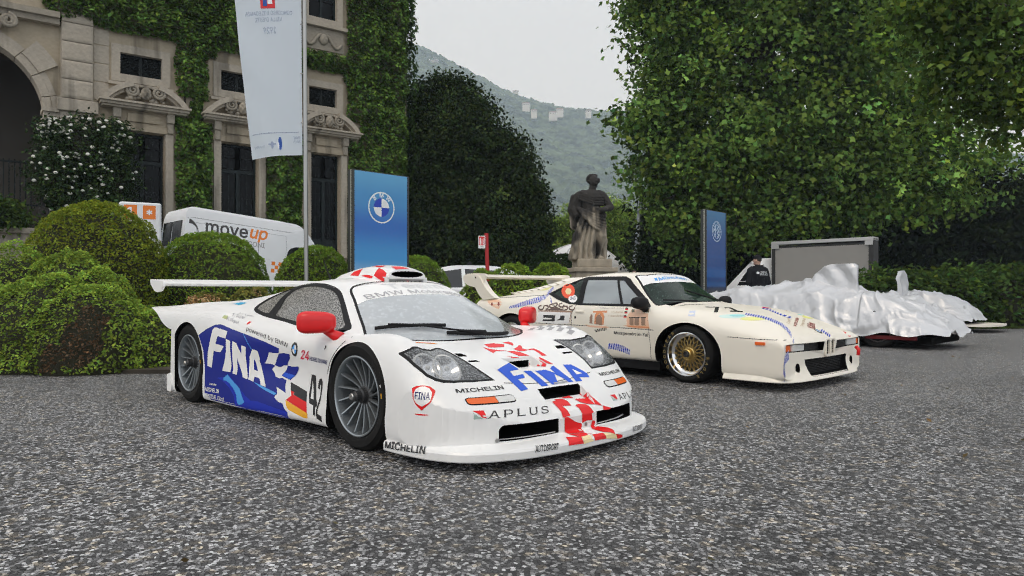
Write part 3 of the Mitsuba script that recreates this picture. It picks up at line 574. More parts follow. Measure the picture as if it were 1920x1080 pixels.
HZ += 9.0 * domes(q, 1 / 13.0, 4) + 5.0 * domes(q, 1 / 7.0, 9)
mat('wooded_hill', proc(lambda p, n, uv: mix((.020, .038, .020), (.095, .135, .062), smoothstep(.25, .75, fbm(p.x * .06, p.y * .05, p.z * .06, 3)))), .9)
i = (np.arange(len(hx) - 1)[:, None] * len(hv) + np.arange(len(hv) - 1)).ravel(); nv = len(hv)
structure('hills', (np.stack([HX, HYY, HZ], -1).reshape(-1, 3), np.stack([i, i + nv, i + nv + 1, i + 1], 1)), 'wooded_hill', True)
structure('lake', bx(-3000, 3000, 621, 700, -3, .3), mat('lake_water', (.05, .08, .09), .12, spec=.6), False)
def on_hill(x, v):
    a = np.argmin(np.abs(hx - x)); b = np.argmin(np.abs(hv - v)); return np.array([HX[a, b], HYY[a, b], HZ[a, b]])
def at_px(X, Zr):      # the hill point seen under the bearing X/Y and the elevation Z/Y
    d2 = (HX / HYY - X) ** 2 + ((HZ - EYE) / HYY - Zr) ** 2; k = np.argmin(d2); return np.array([HX.ravel()[k], HYY.ravel()[k], HZ.ravel()[k]])
# ------------------------------------------------------------------ white race car
def gtr_net():
    N = []
    def st(x, y, z, dx=None): N.append((x, dx or [0.0] * 13, y, z))
    def bow(b, y, e=5): return [-b * (abs(v) / 0.95) ** e for v in y]
    Y = [0, .22, .42, .56, .68, .78, .87, .93, .945, .95, .94, .75, 0]
    bot = [.10, .08, .08]
    st(1.16, Y, [.04, .04, .04, .04, .04, .035, .02, .0, .0, .0, .0, -.02, -.02], bow(.22, Y))
    st(1.04, Y, [.175, .175, .175, .175, .175, .17, .16, .14, .12, .10, .08, .06, .06], bow(.24, Y))
    st(.985, Y, [.255, .255, .255, .255, .255, .25, .235, .20, .17, .14] + bot, bow(.25, Y))
    st(.93, Y, [.32, .325, .33, .33, .33, .325, .31, .27, .23, .17] + bot, bow(.25, Y))
    st(.85, Y, [.385, .39, .395, .395, .39, .39, .375, .33, .27, .19] + bot, bow(.22, Y))
    st(.74, Y, [.435, .445, .46, .465, .47, .475, .455, .39, .30, .20] + bot, bow(.13, Y))
    st(.60, Y, [.495, .51, .53, .54, .545, .565, .54, .46, .34, .21] + bot, bow(.06, Y))
    st(.45, Y, [.545, .56, .585, .595, .605, .655, .63, .52, .37, .22] + bot, bow(.02, Y))
    st(.30, Y, [.585, .60, .625, .635, .66, .725, .69, .57, .40, .23] + bot)
    st(.20, [0, .25, .47, .60, .71, .80, .88, .935, .95, .95, .94, .8, 0], [.618, .63, .645, .655, .685, .735, .70, .60, .42, .24] + bot, [0, -.03, -.1, -.16, -.18, -.08, -.04, 0, 0, 0, 0, 0, 0])
    st(.13, [0, .25, .50, .64, .735, .805, .89, .94, .95, .95, .94, .8, 0], [.645, .65, .662, .668, .675, .718, .695, .61, .43, .24] + bot, [0, -.04, -.15, -.25, -.30, -.16, -.1, -.06, 0, 0, 0, 0, 0])
    st(-.09, [0, .25, .49, .625, .765, .825, .905, .94, .945, .945, .94, .8, 0], [.765, .76, .757, .755, .69, .71, .685, .60, .43, .24] + bot, [0, -.03, -.12, -.21, -.25, -.2, -.15, -.1, -.05, 0, 0, 0, 0])
    st(-.38, [0, .25, .45, .57, .785, .84, .905, .925, .915, .935, .945, .8, 0], [.92, .915, .895, .87, .72, .71, .66, .58, .43, .24] + bot, [0, -.03, -.1, -.15, -.17, -.15, -.1, -.08, 0, 0, 0, 0, 0])
    st(-.72, [0, .25, .42, .53, .80, .85, .90, .912, .89, .925, .955, .8, 0], [1.055, 1.05, 1.03, .99, .73, .70, .64, .56, .43, .25] + bot, [0, -.02, -.06, -.09, -.1, -.1, -.05, 0, 0, 0, 0, 0, 0])
    st(-1.0, [0, .25, .43, .585, .81, .85, .90, .912, .885, .925, .958, .8, 0], [1.09, 1.085, 1.07, 1.03, .745, .71, .645, .56, .43, .26] + [0.095, .06, .06])
    st(-1.4, [0, .25, .44, .60, .80, .86, .91, .922, .90, .93, .958, .8, 0], [1.08, 1.075, 1.055, 1.01, .785, .745, .675, .58, .43, .26] + [0.085, .06, .06])
    st(-1.8, [0, .25, .42, .59, .74, .83, .915, .94, .94, .945, .955, .8, 0], [1.035, 1.025, .995, .945, .845, .81, .73, .61, .44, .26] + [0.068, .06, .06])
    st(-2.2, [0, .25, .40, .57, .70, .82, .92, .95, .95, .95, .955, .8, 0], [.98, .97, .945, .915, .885, .873, .805, .68, .46, .26] + [0.068, .06, .06])
    st(-2.7, [0, .25, .40, .55, .70, .83, .925, .955, .955, .955, .955, .8, 0], [.90, .90, .89, .885, .885, .877, .815, .70, .46, .26] + [0.068, .06, .06])
    st(-3.1, [0, .25, .40, .55, .70, .83, .925, .955, .955, .955, .955, .8, 0], [.87, .87, .865, .862, .862, .858, .81, .70, .46, .26] + [0.068, .06, .06])
    st(-3.35, [0, .25, .40, .55, .70, .84, .93, .955, .955, .955, .955, .8, 0], [.845, .845, .845, .845, .845, .845, .815, .72, .46, .26] + [0.068, .06, .06])
    st(-3.62, [0, .25, .40, .55, .70, .86, .94, .955, .955, .955, .955, .8, 0], [.835, .835, .835, .835, .835, .835, .825, .77, .46, .26] + [0.068, .06, .06])
    return N
G_BODY = body_net(gtr_net())
PAINT = mat('white_paint', (.76, .76, .75), .22, spec=.5, clearcoat=.6, bump=proc(rain_drops, 1e-3), scale=.0009)
PLAIN = mat('white_print', (.80, .80, .79), .3, clearcoat=.5)
BLACK = mat('black_plastic', (.008, .008, .009), .5, spec=.22)
HOLE = mat('duct_black', (.004, .004, .004), .9, spec=.1)
RUBBER = mat('tyre_rubber', proc(lambda p, n, uv: mix((.007, .007, .007), (.017, .0165, .016), fbm(p.x * 9, p.y * 9, p.z * 9))), .7, spec=.18)
RED = mat('red_paint', (.68, .010, .012), .25, spec=.4, clearcoat=.5)
CHECK_RED = mat('red_print', (.72, .012, .014), .3, spec=.3, clearcoat=.2)
BLUE = mat('blue_print', (.006, .016, .24), .3, spec=.25, clearcoat=.2)
BLUE2 = mat('mid_blue_print', (.012, .085, .58), .3, spec=.3, clearcoat=.2)
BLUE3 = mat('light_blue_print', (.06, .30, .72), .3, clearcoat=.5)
INK = mat('black_print', (.012, .012, .013), .3, clearcoat=.4)
GREY = mat('grey_print', (.34, .34, .35), .4)
YELLOW = mat('amber_yellow_print', (.78, .38, .02), .35)
CREAMP = mat('pale_yellow_print', (.80, .66, .36), .35)
GUN = mat('gunmetal_wheel', (.36, .39, .41), .30, metallic=.8)
STEEL = mat('bare_steel', (.55, .54, .52), .3, metallic=1.0)
DARKMETAL = mat('dark_metal', (.06, .06, .062), .45, metallic=.7)
AMBER = mat('amber_lens', (.75, .12, .01), .18, clearcoat=.8)
CLEARLENS = mat('clear_lens', (.62, .62, .6), .15, clearcoat=.8)
SEAM = mat('panel_gap', (.03, .03, .03), .8)
scene['rain_glass'] = {'type': 'blendbsdf', 'weight': proc(lambda p, n, uv: .42 + .3 * smoothstep(.3, .75, fbm(p.x * 150, p.y * 150, p.z * 150, 2))),
    'a': {'type': 'thindielectric'}, 'b': {'type': 'twosided', 'bsdf': {'type': 'principled', 'base_color': proc(lambda p, n, uv: mix((.10, .10, .095), (.62, .61, .58), smoothstep(.35, .7, noise(p.x * 210, p.y * 210, p.z * 210)))), 'roughness': .25, 'specular': .8}}}
scene['misted_glass'] = {'type': 'blendbsdf', 'weight': proc(lambda p, n, uv: .80 + .15 * smoothstep(.5, .8, fbm(p.x * 40, p.y * 40, p.z * 40))),
    'a': {'type': 'thindielectric'}, 'b': {'type': 'twosided', 'bsdf': {'type': 'principled', 'base_color': proc(lambda p, n, uv: mix((.46, .50, .53), (.58, .61, .63), fbm(p.x * 3, p.y * 5, p.z * 3) + .25 * smoothstep(.8, .9, noise(p.x * 120, p.y * 120, p.z * 120)))), 'roughness': .12, 'specular': .8}}}
scene['clear_glass'] = {'type': 'thindielectric'}
scene['lamp_cover'] = {'type': 'blendbsdf', 'weight': proc(lambda p, n, uv: .12 + .5 * smoothstep(.45, .72, fbm(p.x * 160, p.y * 160, p.z * 160, 2))),
    'a': {'type': 'thindielectric'}, 'b': {'type': 'twosided', 'bsdf': {'type': 'principled', 'base_color': col((.42, .44, .46)), 'roughness': .2, 'specular': .8}}}

def sym(pts): return [(x, -y) for x, y in pts]
G_ARCH_F = unary_union([Point(.005, .325).buffer(.343, 48), sbox(-.335, -.2, .34, .325)])
G_ARCH_R = unary_union([Point(-2.665, .345).buffer(.366, 48), sbox(-3.05, -.2, -2.31, .32)]).intersection(sbox(-2.935, -.3, -2, 1))
G_WIN = Polygon(smooth_curve([(-1.75, .838), (-1.80, .868), (-1.79, .905), (-1.72, .95), (-1.60, .993), (-1.41, 1.028), (-1.20, 1.04), (-1.02, 1.034), (-.914, 1.015), (-.827, .982), (-.697, .908), (-.556, .826), (-.45, .765), (-.385, .722), (-.39, .70), (-.50, .704), (-.898, .733), (-1.148, .761), (-1.425, .786), (-1.63, .812)], 90, True))
G_WS = Polygon(smooth_curve([(-.752, 0), (-.756, .16), (-.768, .3), (-.778, .40), (-.78, .455), (-.755, .492), (-.62, .545), (-.48, .603), (-.33, .662), (-.21, .71), (-.175, .70), (-.12, .655), (-.02, .55), (.06, .40), (.105, .22), (.12, 0)], 60).tolist() + smooth_curve([(.12, 0), (.105, -.22), (.06, -.40), (-.02, -.55), (-.12, -.655), (-.175, -.70), (-.21, -.71), (-.33, -.662), (-.48, -.603), (-.62, -.545), (-.755, -.492), (-.78, -.455), (-.778, -.40), (-.768, -.3), (-.756, -.16), (-.752, 0)], 60).tolist()[1:-1])
HL = [(.392, .885), (.406, .872), (.423, .84), (.422, .804), (.424, .779), (.436, .752), (.39, .652), (.322, .556), (.324, .53), (.377, .52), (.445, .514), (.55, .502), (.649, .484), (.742, .455), (.732, .609), (.706, .736), (.683, .791), (.653, .825), (.609, .853), (.519, .874)]
def build_gtr():
    outline = [(1.005, 0), (1.004, -.2), (.995, -.4), (.965, -.56), (.90, -.69), (.825, -.79), (.73, -.87), (.60, -.925), (.45, -.95), (.3, -.96)]
    oc = smooth_curve(outline, 40).tolist()
    keep = Polygon(oc + [(-4, -1.2), (-4, 1.2)] + [(x, -y) for x, y in oc[::-1]])
    body = G_BODY ^ prism(keep, -1, 2, 'xy')
    tail = [(-3.02, .64)] + smooth_curve([(-3.04, .635), (-3.15, .655), (-3.28, .70), (-3.42, .77), (-3.60, .818), (-3.8, .83)], 20).tolist() + [(-4.2, .83), (-4.2, -.2), (-3.05, -.2)]
    body = body - prism(tail, -1.2, 1.2)
    # splitter
    so = smooth_curve([(1.125, 0), (1.12, -.25), (1.09, -.47), (1.03, -.65), (.95, -.79), (.83, -.885), (.65, -.94), (.45, -.955), (.335, -.955)], 50)
    rings = []
    for off, z in ((.03, .055), (.004, .058), (0, .064), (0, .100), (.008, .113), (.03, .121), (.085, .134), (.15, .150), (.152, .12)):
        n = np.gradient(so, axis=0); n = np.stack([n[:, 1], -n[:, 0]], 1); n /= np.linalg.norm(n, axis=1, keepdims=True)
        q = so + n * off
        q[:, 0] = np.maximum(q[:, 0], .335); q[0, 1] = 0
        half = np.column_stack([q, np.full(len(q), z)])
        rings.append(np.vstack([half, (half * [1, -1, 1])[::-1][:-1]]))
    splitter = loft(rings)
    # roof scoop
    rings = []
    for x, a, h, z0, dz in ((-.725, .175, .067, 1.084, .004), (-.74, .187, .074, 1.080, .006), (-.80, .205, .096, 1.074, .008), (-.86, .215, .119, 1.064, .03), (-1.0, .228, .150, 1.042, .06), (-1.2, .235, .135, 1.042, .06), (-1.4, .225, .100, 1.04, .06), (-1.6, .18, .062, 1.02, .06), (-1.72, .08, .01, 1.0, .06)):
        th = np.linspace(0, np.pi, 25)
        up = np.stack([th * 0 + x, a * np.sign(np.cos(th)) * np.abs(np.cos(th)) ** .8, z0 + h * np.sin(th) ** .75], 1)
        rings.append(np.vstack([up, [[x, -a * .9, z0 - dz], [x, a * .9, z0 - dz]]]))
    scoop = to_manifold(loft(rings))
    th = np.linspace(0, 2 * np.pi, 40, endpoint=False)
    mouth = prism(Polygon(np.stack([.152 * np.cos(th), 1.113 + .0245 * np.sin(th)], 1)), -1.15, -.5, 'yz')
    feet = Manifold.batch_boolean([prism([(-.735, 1.05), (-.735, 1.09), (-.90, 1.10), (-.95, 1.03)], min(s * .165, s * .20), max(s * .165, s * .20)) for s in (-1, 1)], manifold3d.OpType.Add)
    scoop = (scoop + feet).as_original(); sid = scoop.original_id(); scoop_cut = scoop - mouth
    uncut = body + scoop
    white = [body]
    chan = prism([(.86, .47), (.86, .318), (1.03, .238), (1.06, .4)], -.2, .2)
    hchan = Manifold.batch_hull([bx(.47, .471, -.14, .14, .475, .62), bx(.655, .656, -.11, .11, .487, .60)])
    uncut = uncut - chan - hchan
    own = (body - chan - hchan).as_original(); oid = own.original_id()
    cut = [bx(.66, .872, -.19, .19, .322, .388), bx(.36, .475, -.12, .12, .475, .520)]
    for s in (-1, 1):
        q = round_poly([(s * .178, .147), (s * .60, .147), (s * .60, .235), (s * .178, .230)], .0)
        q = unary_union([Polygon([(s * .178, .147), (s * .61, .147), (s * .61, .19), (s * .57, .236), (s * .178, .230)]), Point(s * .575, .20).buffer(.036)])
        cut.append(prism(q, .62, 1.2, 'yz'))
        for v in ([(.427, .501), (.42, .438), (.467, .416), (.478, .499)], [(.535, .486), (.521, .40), (.545, .391), (.553, .481)]):
            cut.append(prism([(x, s * y) for x, y in v], .5, .7, 'xy') ^ prism([(0, .70 - .05), (0, .40), (.9, .40), (.9, .42), (.42, .62)], -1, 1) if False else prism([(x, s * y) for x, y in v], .515, .7, 'xy'))
        cut.append(prism([(x, s * y) for x, y in HL], .37, .8, 'xy'))
        ya, yb = (.69, 1.3) if s > 0 else (-1.3, -.69)
        cut.append(prism(G_ARCH_F.buffer(-.07), min(s * .6, s * .7), max(s * .6, s * .7))); cut.append(prism(G_ARCH_F, ya, yb)); cut.append(prism(G_ARCH_R, ya, yb)); cut.append(prism(Point(-2.705, .345).buffer(.362, 48), min(s * .60, s * .935), max(s * .60, s * .935)))
    cut.append(prism(G_WIN, -1.3, 1.3))
    cut.append(prism(G_WS, .56, 1.4, 'xy'))
    cut.append(bx(-1.55, -.1, -.62, .62, .35, .80))       # the cockpit well
    res = own - Manifold.batch_boolean([c for c in cut], manifold3d.OpType.Add)
    skin, inner = split_by_origin(res, {oid})
    t = thing('race_car', 'white long-tailed race car with blue and red chequered livery, red mirrors and low rear wing', 'race car')
    M = place(-.3046, 5.095, 0, 45.25)
    P = lambda n, m, b, **k: part(t, n, m, b, M=M, **k)
    P('body', skin, PAINT, smooth=28)
    ss, si = split_by_origin(scoop_cut, {sid})
    P('roof_scoop', ss, PAINT, smooth=35); P('scoop_throat', si, HOLE, smooth=False)
    P('cockpit_and_wheel_wells', inner, HOLE, smooth=False)
    P('front_splitter', splitter, PAINT, smooth=30)
    global G_SKIN_MESH
    G_SKIN_MESH = [clean(uncut), splitter]
    S = Skin(G_SKIN_MESH); S0 = Skin(body)
    # panes
    for s, fr in ((-1, SIDE_R), (1, SIDE_L)):
        hull = G_WIN.buffer(.004)
        front = Polygon(smooth_curve([(-1.33, .803), (-1.355, .875), (-1.385, .935), (-1.36, .99), (-1.25, 1.018), (-1.10, 1.02), (-1.00, 1.012), (-.90, .992), (-.79, .94), (-.651, .858), (-.515, .778), (-.45, .739), (-.455, .722), (-.55, .723), (-.93, .757), (-1.18, .782)], 70, True))
        rear = Polygon(smooth_curve([(-1.73, .846), (-1.765, .87), (-1.74, .91), (-1.66, .955), (-1.55, .988), (-1.47, 1.0), (-1.45, .985), (-1.47, .93), (-1.46, .86), (-1.455, .812), (-1.52, .814), (-1.65, .83)], 50, True))
        P('window_frame', S.decal(hull.difference(front).difference(rear), fr, .0008, .04), BLACK, smooth=True)
        P('side_window', S.decal(front.buffer(.003), fr, -.004, .04), 'rain_glass', smooth=True, label='side window grey with rain drops')
        P('rear_quarter_window', S.decal(rear.buffer(.003), fr, -.004, .04), 'rain_glass', smooth=True)
    clear = Polygon([(-.26, .66), (-.30, .70), (-.18, .71), (-.05, .56), (.05, .42), (-.02, .36), (-.10, .44), (-.20, .50), (-.33, .58)])
    band = Polygon([(-.9, -.62), (-.572, -.6), (-.555, -.48), (-.51, -.336), (-.475, -.18), (-.46, 0), (-.475, .18), (-.51, .336), (-.555, .48), (-.572, .6), (-.9, .62)])
    inset = G_WS.buffer(-.012)
    P('windscreen_seal', S0.decal(G_WS.buffer(.006).difference(inset), TOP, .0012, .05), BLACK, smooth=True)
    P('windscreen', S0.decal(inset.difference(clear).difference(band), TOP, -.001, .05), 'misted_glass', smooth=True, label='windscreen misted and wet with rain')
    P('windscreen_wiped_patch', S0.decal(inset.intersection(clear), TOP, -.001, .05), 'rain_glass', smooth=True)
    P('sun_strip', S0.decal(inset.intersection(band), TOP, .0, .05), PLAIN, smooth=True)
    # lamps under their covers
    for s in (-1, 1):
        hp = Polygon([(x, s * y) for x, y in HL])
        P('headlight_cover', S.decal(hp.buffer(-.006), TOP, -.001, .03), 'lamp_cover', smooth=True)
        k = P('headlight_seal', S.decal(hp.buffer(.003).difference(hp.buffer(-.011)), TOP, .001, .03), BLACK, smooth=True)
        for (lx, ly, lz, lr) in ((.505, .765, .535, .088), (.52, .63, .52, .088)):
            d = np.array([.80, s * -.02, .60]); d /= np.linalg.norm(d)
            bowl = lathe([(.001, -.055), (.03, -.05), (.06, -.032), (.08, -.008), (.088, .0), (.093, .004), (.096, 0), (.09, -.02)], 36)
            R = np.eye(4); R[:3, :3] = rot_to(d) * (lr / .088); R[:3, 3] = (lx, s * ly, lz)
            g = bowl.copy(); g.apply_transform(R); P('headlight', g, 'mirror_metal' if 'mirror_metal' in scene else mat('mirror_metal', (.75, .75, .76), .12, metallic=1.0), smooth=True)
            bulb = trimesh.creation.icosphere(3, .016); bulb.apply_transform(np.array([[1, 0, 0, lx], [0, 1, 0, s * ly], [0, 0, 1, lz], [0, 0, 0, 1.]])); P('headlight_bulb', bulb, CLEARLENS, smooth=True)
            ring = lathe([(.089, -.002), (.089, .005), (.1, .004), (.1, -.006)], 36); ring.apply_transform(R); P('headlight_ring', ring, CLEARLENS, smooth=30)
        tray = prism([(x, s * y) for x, y in HL], .375, .43, 'xy')
        P('headlight_tray', tray, mat('lamp_tray_grey', (.20, .21, .22), .4, metallic=.5) if 'lamp_tray_grey' not in scene else 'lamp_tray_grey', smooth=False)
        a = Polygon(np.array([(.445, .353), (.715, .357), (.727, .361), (.727, .373), (.715, .377), (.445, .375), (.432, .370), (.432, .358)]) * [s, 1]).buffer(.004)
        amb = a.intersection(sbox(min(s * .555, s * .74), .3, max(s * .555, s * .74), .4)); clr = a.intersection(sbox(min(s * .42, s * .553), .3, max(s * .42, s * .553), .4))
        P('indicator_rim', S.decal(a.buffer(.005), FRONT, .0015, .03), BLACK, smooth=True)
        P('indicator', S.decal(amb, FRONT, .004, .03), AMBER, smooth=True)
        P('indicator_clear_end', S.decal(clr, FRONT, .004, .03), CLEARLENS, smooth=True)
        # door and bonnet shut lines
        door = [(-.345, .445), (-.30, .52), (-.22, .60), (-.16, .655), (-.12, .69)]
        P('shut_line', S.decal(LineString(door).buffer(.0035), SIDE_R if s < 0 else SIDE_L, .001, .05), SEAM, smooth=True)
    P('shut_line', S.decal(LineString([(.772, -.40), (.79, -.2), (.795, 0), (.79, .2), (.772, .40)]).buffer(.003), TOP, .001, .05), SEAM, smooth=True)
    P('shut_line', S0.decal(LineString([(-.77, -.47), (-.735, -.3), (-.72, 0), (-.735, .3), (-.77, .47)]).buffer(.002), TOP, .002, .05), SEAM, smooth=True)
    # wing
    prof = [(-3.28, 1.055), (-3.285, 1.063), (-3.34, 1.075), (-3.45, 1.083), (-3.58, 1.092), (-3.62, 1.098), (-3.62, 1.088), (-3.55, 1.06), (-3.45, 1.035), (-3.36, 1.030), (-3.30, 1.038)]
    P('rear_wing', prism(prof, -.92, .92), PLAIN, smooth=40)
    for s in (-1, 1):
        y0 = s * .92
        ep = round_poly([(-3.27, 1.075), (-3.27, 1.03), (-3.33, .985), (-3.42, .972), (-3.50, .985), (-3.60, 1.045), (-3.63, 1.102)], .012)
        P('wing_end_plate', prism(ep, min(y0, y0 + s * .022), max(y0, y0 + s * .022)), PLAIN, smooth=30)
        strut = smooth_curve([(-3.56, 1.052), (-3.45, 1.036), (-3.40, 1.0), (-3.36, .94), (-3.345, .83)], 16).tolist() + [(-3.13, .83)] + smooth_curve([(-3.15, .87), (-3.22, .95), (-3.26, 1.045)], 10).tolist()
        P('wing_strut', prism(strut, s * .42 - .011, s * .42 + .011), PLAIN, smooth=30)
        # mirrors
        mir = trimesh.creation.icosphere(4, 1.0); v = mir.vertices; v = np.sign(v) * np.abs(v) ** .6
        v = v * [.125, .066, .071]; v[:, 2] *= 1 - .10 * (v[:, 0] / .125)
        ca, sa = math.cos(math.radians(58)), math.sin(math.radians(58))
        v = np.column_stack([v[:, 0] * ca - v[:, 1] * sa, -s * (v[:, 0] * sa + v[:, 1] * ca), v[:, 2]]) + [-.375, s * .985, .780]
        mir = trimesh.Trimesh(v, mir.faces if s < 0 else mir.faces[:, ::-1], process=False)
        P('mirror', mir, RED, smooth=True)
        P('mirror_stalk', tube([(-.375, s * .93, .74), (-.33, s * .90, .705), (-.275, s * .865, .675)], [.03, .03, .042], 14), RED, smooth=True)
        foot = round_poly([(-3.10, .07), (-3.10, .22), (-3.02, .24), (-2.98, .13), (-3.0, .07)], .02)
        P('rear_bumper_foot', prism(foot, min(s * .80, s * .965), max(s * .80, s * .965)), PLAIN, smooth=30)
    # aerial, wipers
    P('aerial', tube([(-1.42, -.25, 1.06), (-1.48, -.26, 1.15), (-1.52, -.265, 1.23)], [.008, .006, .004], 8), BLACK, smooth=True)
    def on_top(pts, lift):
        pts = np.array(pts, float); o = np.column_stack([pts, np.full(len(pts), 3.)]); th, nn = S.hit(o, np.tile([0, 0, -1.], (len(o), 1)))
        return np.column_stack([pts, 3 - th]) + np.where(nn[:, 2:] < 0, -nn, nn) * lift
    P('wiper_blade', tube(on_top(smooth_curve([(-.235, -.63), (-.16, -.48), (-.10, -.33), (-.05, -.18)], 14), .02), .012, 8), BLACK, smooth=True)
    P('wiper_arm', tube(on_top(smooth_curve([(-.20, -.55), (-.08, -.35), (.05, -.12), (.10, .05)], 14), .035), [.007] * 10 + [.010, .014, .018, .02], 8), BLACK, smooth=True)
    P('wiper_blade', tube(on_top(smooth_curve([(.02, -.22), (.075, -.02), (.08, .16), (.045, .33)], 12), .016), .013, 8), BLACK, smooth=True)
    # cockpit: dashboard, seats, steering wheel, cage
    P('dashboard', bx(-.30, -.12, -.60, .60, .52, .63, .03), BLACK, smooth=30)
    for y in (0, -.42, .42):
        seat = Manifold.batch_hull([Manifold.sphere(.06, 12).translate([x, y + yy, z]) for yy in (-.17, .17) for x, z in ((-1.28, .45), (-1.36, .92))])
        P('seat', seat, BLACK, smooth=40)
    th = np.linspace(0, 2 * np.pi, 24, endpoint=False)
    P('steering_wheel', tube(np.stack([-.52 + .05 * np.sin(th), .16 * np.cos(th), .66 + .15 * np.sin(th)], 1), .014, 8, closed=True), BLACK, smooth=True)
    for y in (-.5, .5): P('roll_cage', tube([(-.45, y * 1.15, .55), (-.75, y * .96, .96), (-1.3, y, 1.0), (-1.5, y, .6)], .02, 8), BLACK, smooth=True)
    # wheels
    def wheel(name, x, s, R, w, yo, swirl, label=None):
        W = np.eye(4)
        W[:3, :3] = np.array([[-1, 0, 0], [0, 0, 1], [0, 1, 0]]) if s > 0 else np.array([[1, 0, 0], [0, 0, -1], [0, 1, 0]])
        W[:3, 3] = (x, s * yo, R - .004)
        MW = M @ W
        k = numbered(t + '__' + name)
        def Q(n, m, b, **kw): return part(k, n, m, b, M=MW, **kw)
        tyre = lathe([(.22, -w + .03), (.25, -w), (.30, -w - .008), (R - .02, -w), (R, -w + .03), (R, -.035), (R - .006, -.016), (R - .022, -.002), (.31, .010), (.285, .009), (.262, .003), (.252, -.004), (.247, -.02)], 72)
        scene[k] = ply(trimesh.Trimesh(tyre.vertices @ MW[:3, :3].T + MW[:3, 3], tyre.faces, process=False), RUBBER, 30)
        Q('rim', lathe([(.247, -.02), (.2515, -.004), (.2505, .004), (.244, .006), (.237, .001), (.233, -.012), (.2315, -.03), (.2255, -.05), (.222, -.12), (.215, -w + .06)], 72), GUN, smooth=30)
        for i in range(16):
            a = i * 2 * np.pi / 16; pts = []
            rr = np.linspace(.045, .2305, 9)
            for r in rr:
                u = (r - .045) / .1855; b = a + swirl * u * (1 - .45 * u)
                pts.append((r * np.cos(b), r * np.sin(b), -.062 + .047 * u ** 1.5))
            pts = np.array(pts); tang = np.gradient(pts, axis=0); tang /= np.linalg.norm(tang, axis=1, keepdims=True)
            side = np.cross(tang, [0, 0, 1.]); side /= np.linalg.norm(side, axis=1, keepdims=True); up = np.cross(side, tang)
            hw = np.linspace(.0075, .0058, 9)[:, None]; rings = np.stack([pts + side * hw * .7 + up * .004, pts + side * hw - up * .003, pts + side * hw * .8 - up * .03, pts - side * hw * .8 - up * .03, pts - side * hw - up * .003, pts - side * hw * .7 + up * .004], 1)
            Q('spoke', loft(rings), GUN, smooth=35)
        Q('hub', lathe([(.075, -.11), (.075, -.07), (.062, -.058), (.048, -.055), (.045, -.03), (.034, -.024), (.033, .012), (.027, .018), (.001, .018)], 28), DARKMETAL, smooth=35)
        Q('wheel_nut', lathe([(.022, .016), (.022, .034), (.018, .04), (.001, .04)], 20), STEEL, smooth=30)
        Q('brake_disc', lathe([(.06, -.13), (.178, -.13), (.178, -.16), (.06, -.16)], 48), mat('brake_disc_metal', (.10, .10, .10), .5, metallic=.8) if 'brake_disc_metal' not in scene else 'brake_disc_metal', smooth=30)
        Q('wheel_back', lathe([(.224, -w + .05), (.001, -w + .05)], 32), HOLE, smooth=False)
        for a0, a1, rr in ((.05, .16, .285), (.28, .34, .287)):
            arc = [((rr) * np.cos(b), rr * np.sin(b)) for b in np.linspace(a0, a1, 6)]
            v, f = cells(LineString(arc).buffer(.0045, cap_style=2), 0)
            zz = np.full(len(v), .0105)
            Q('tyre_marking', (np.column_stack([v, zz]), f), YELLOW if rr < .286 else PLAIN, smooth=False)
        return k
    wheel('front_wheel', 0, -1, .338, .235, .925, .42); wheel('front_wheel', 0, 1, .338, .235, .925, .42)
    wheel('rear_wheel', -2.705, -1, .352, .235, .918, .42); wheel('rear_wheel', -2.705, 1, .352, .235, .918, .42)
    P('floor_pan', bx(-3.0, .7, -.80, .80, .045, .075), HOLE, smooth=False)
    return t, M, S
G_KEY, G_M, G_S = build_gtr()
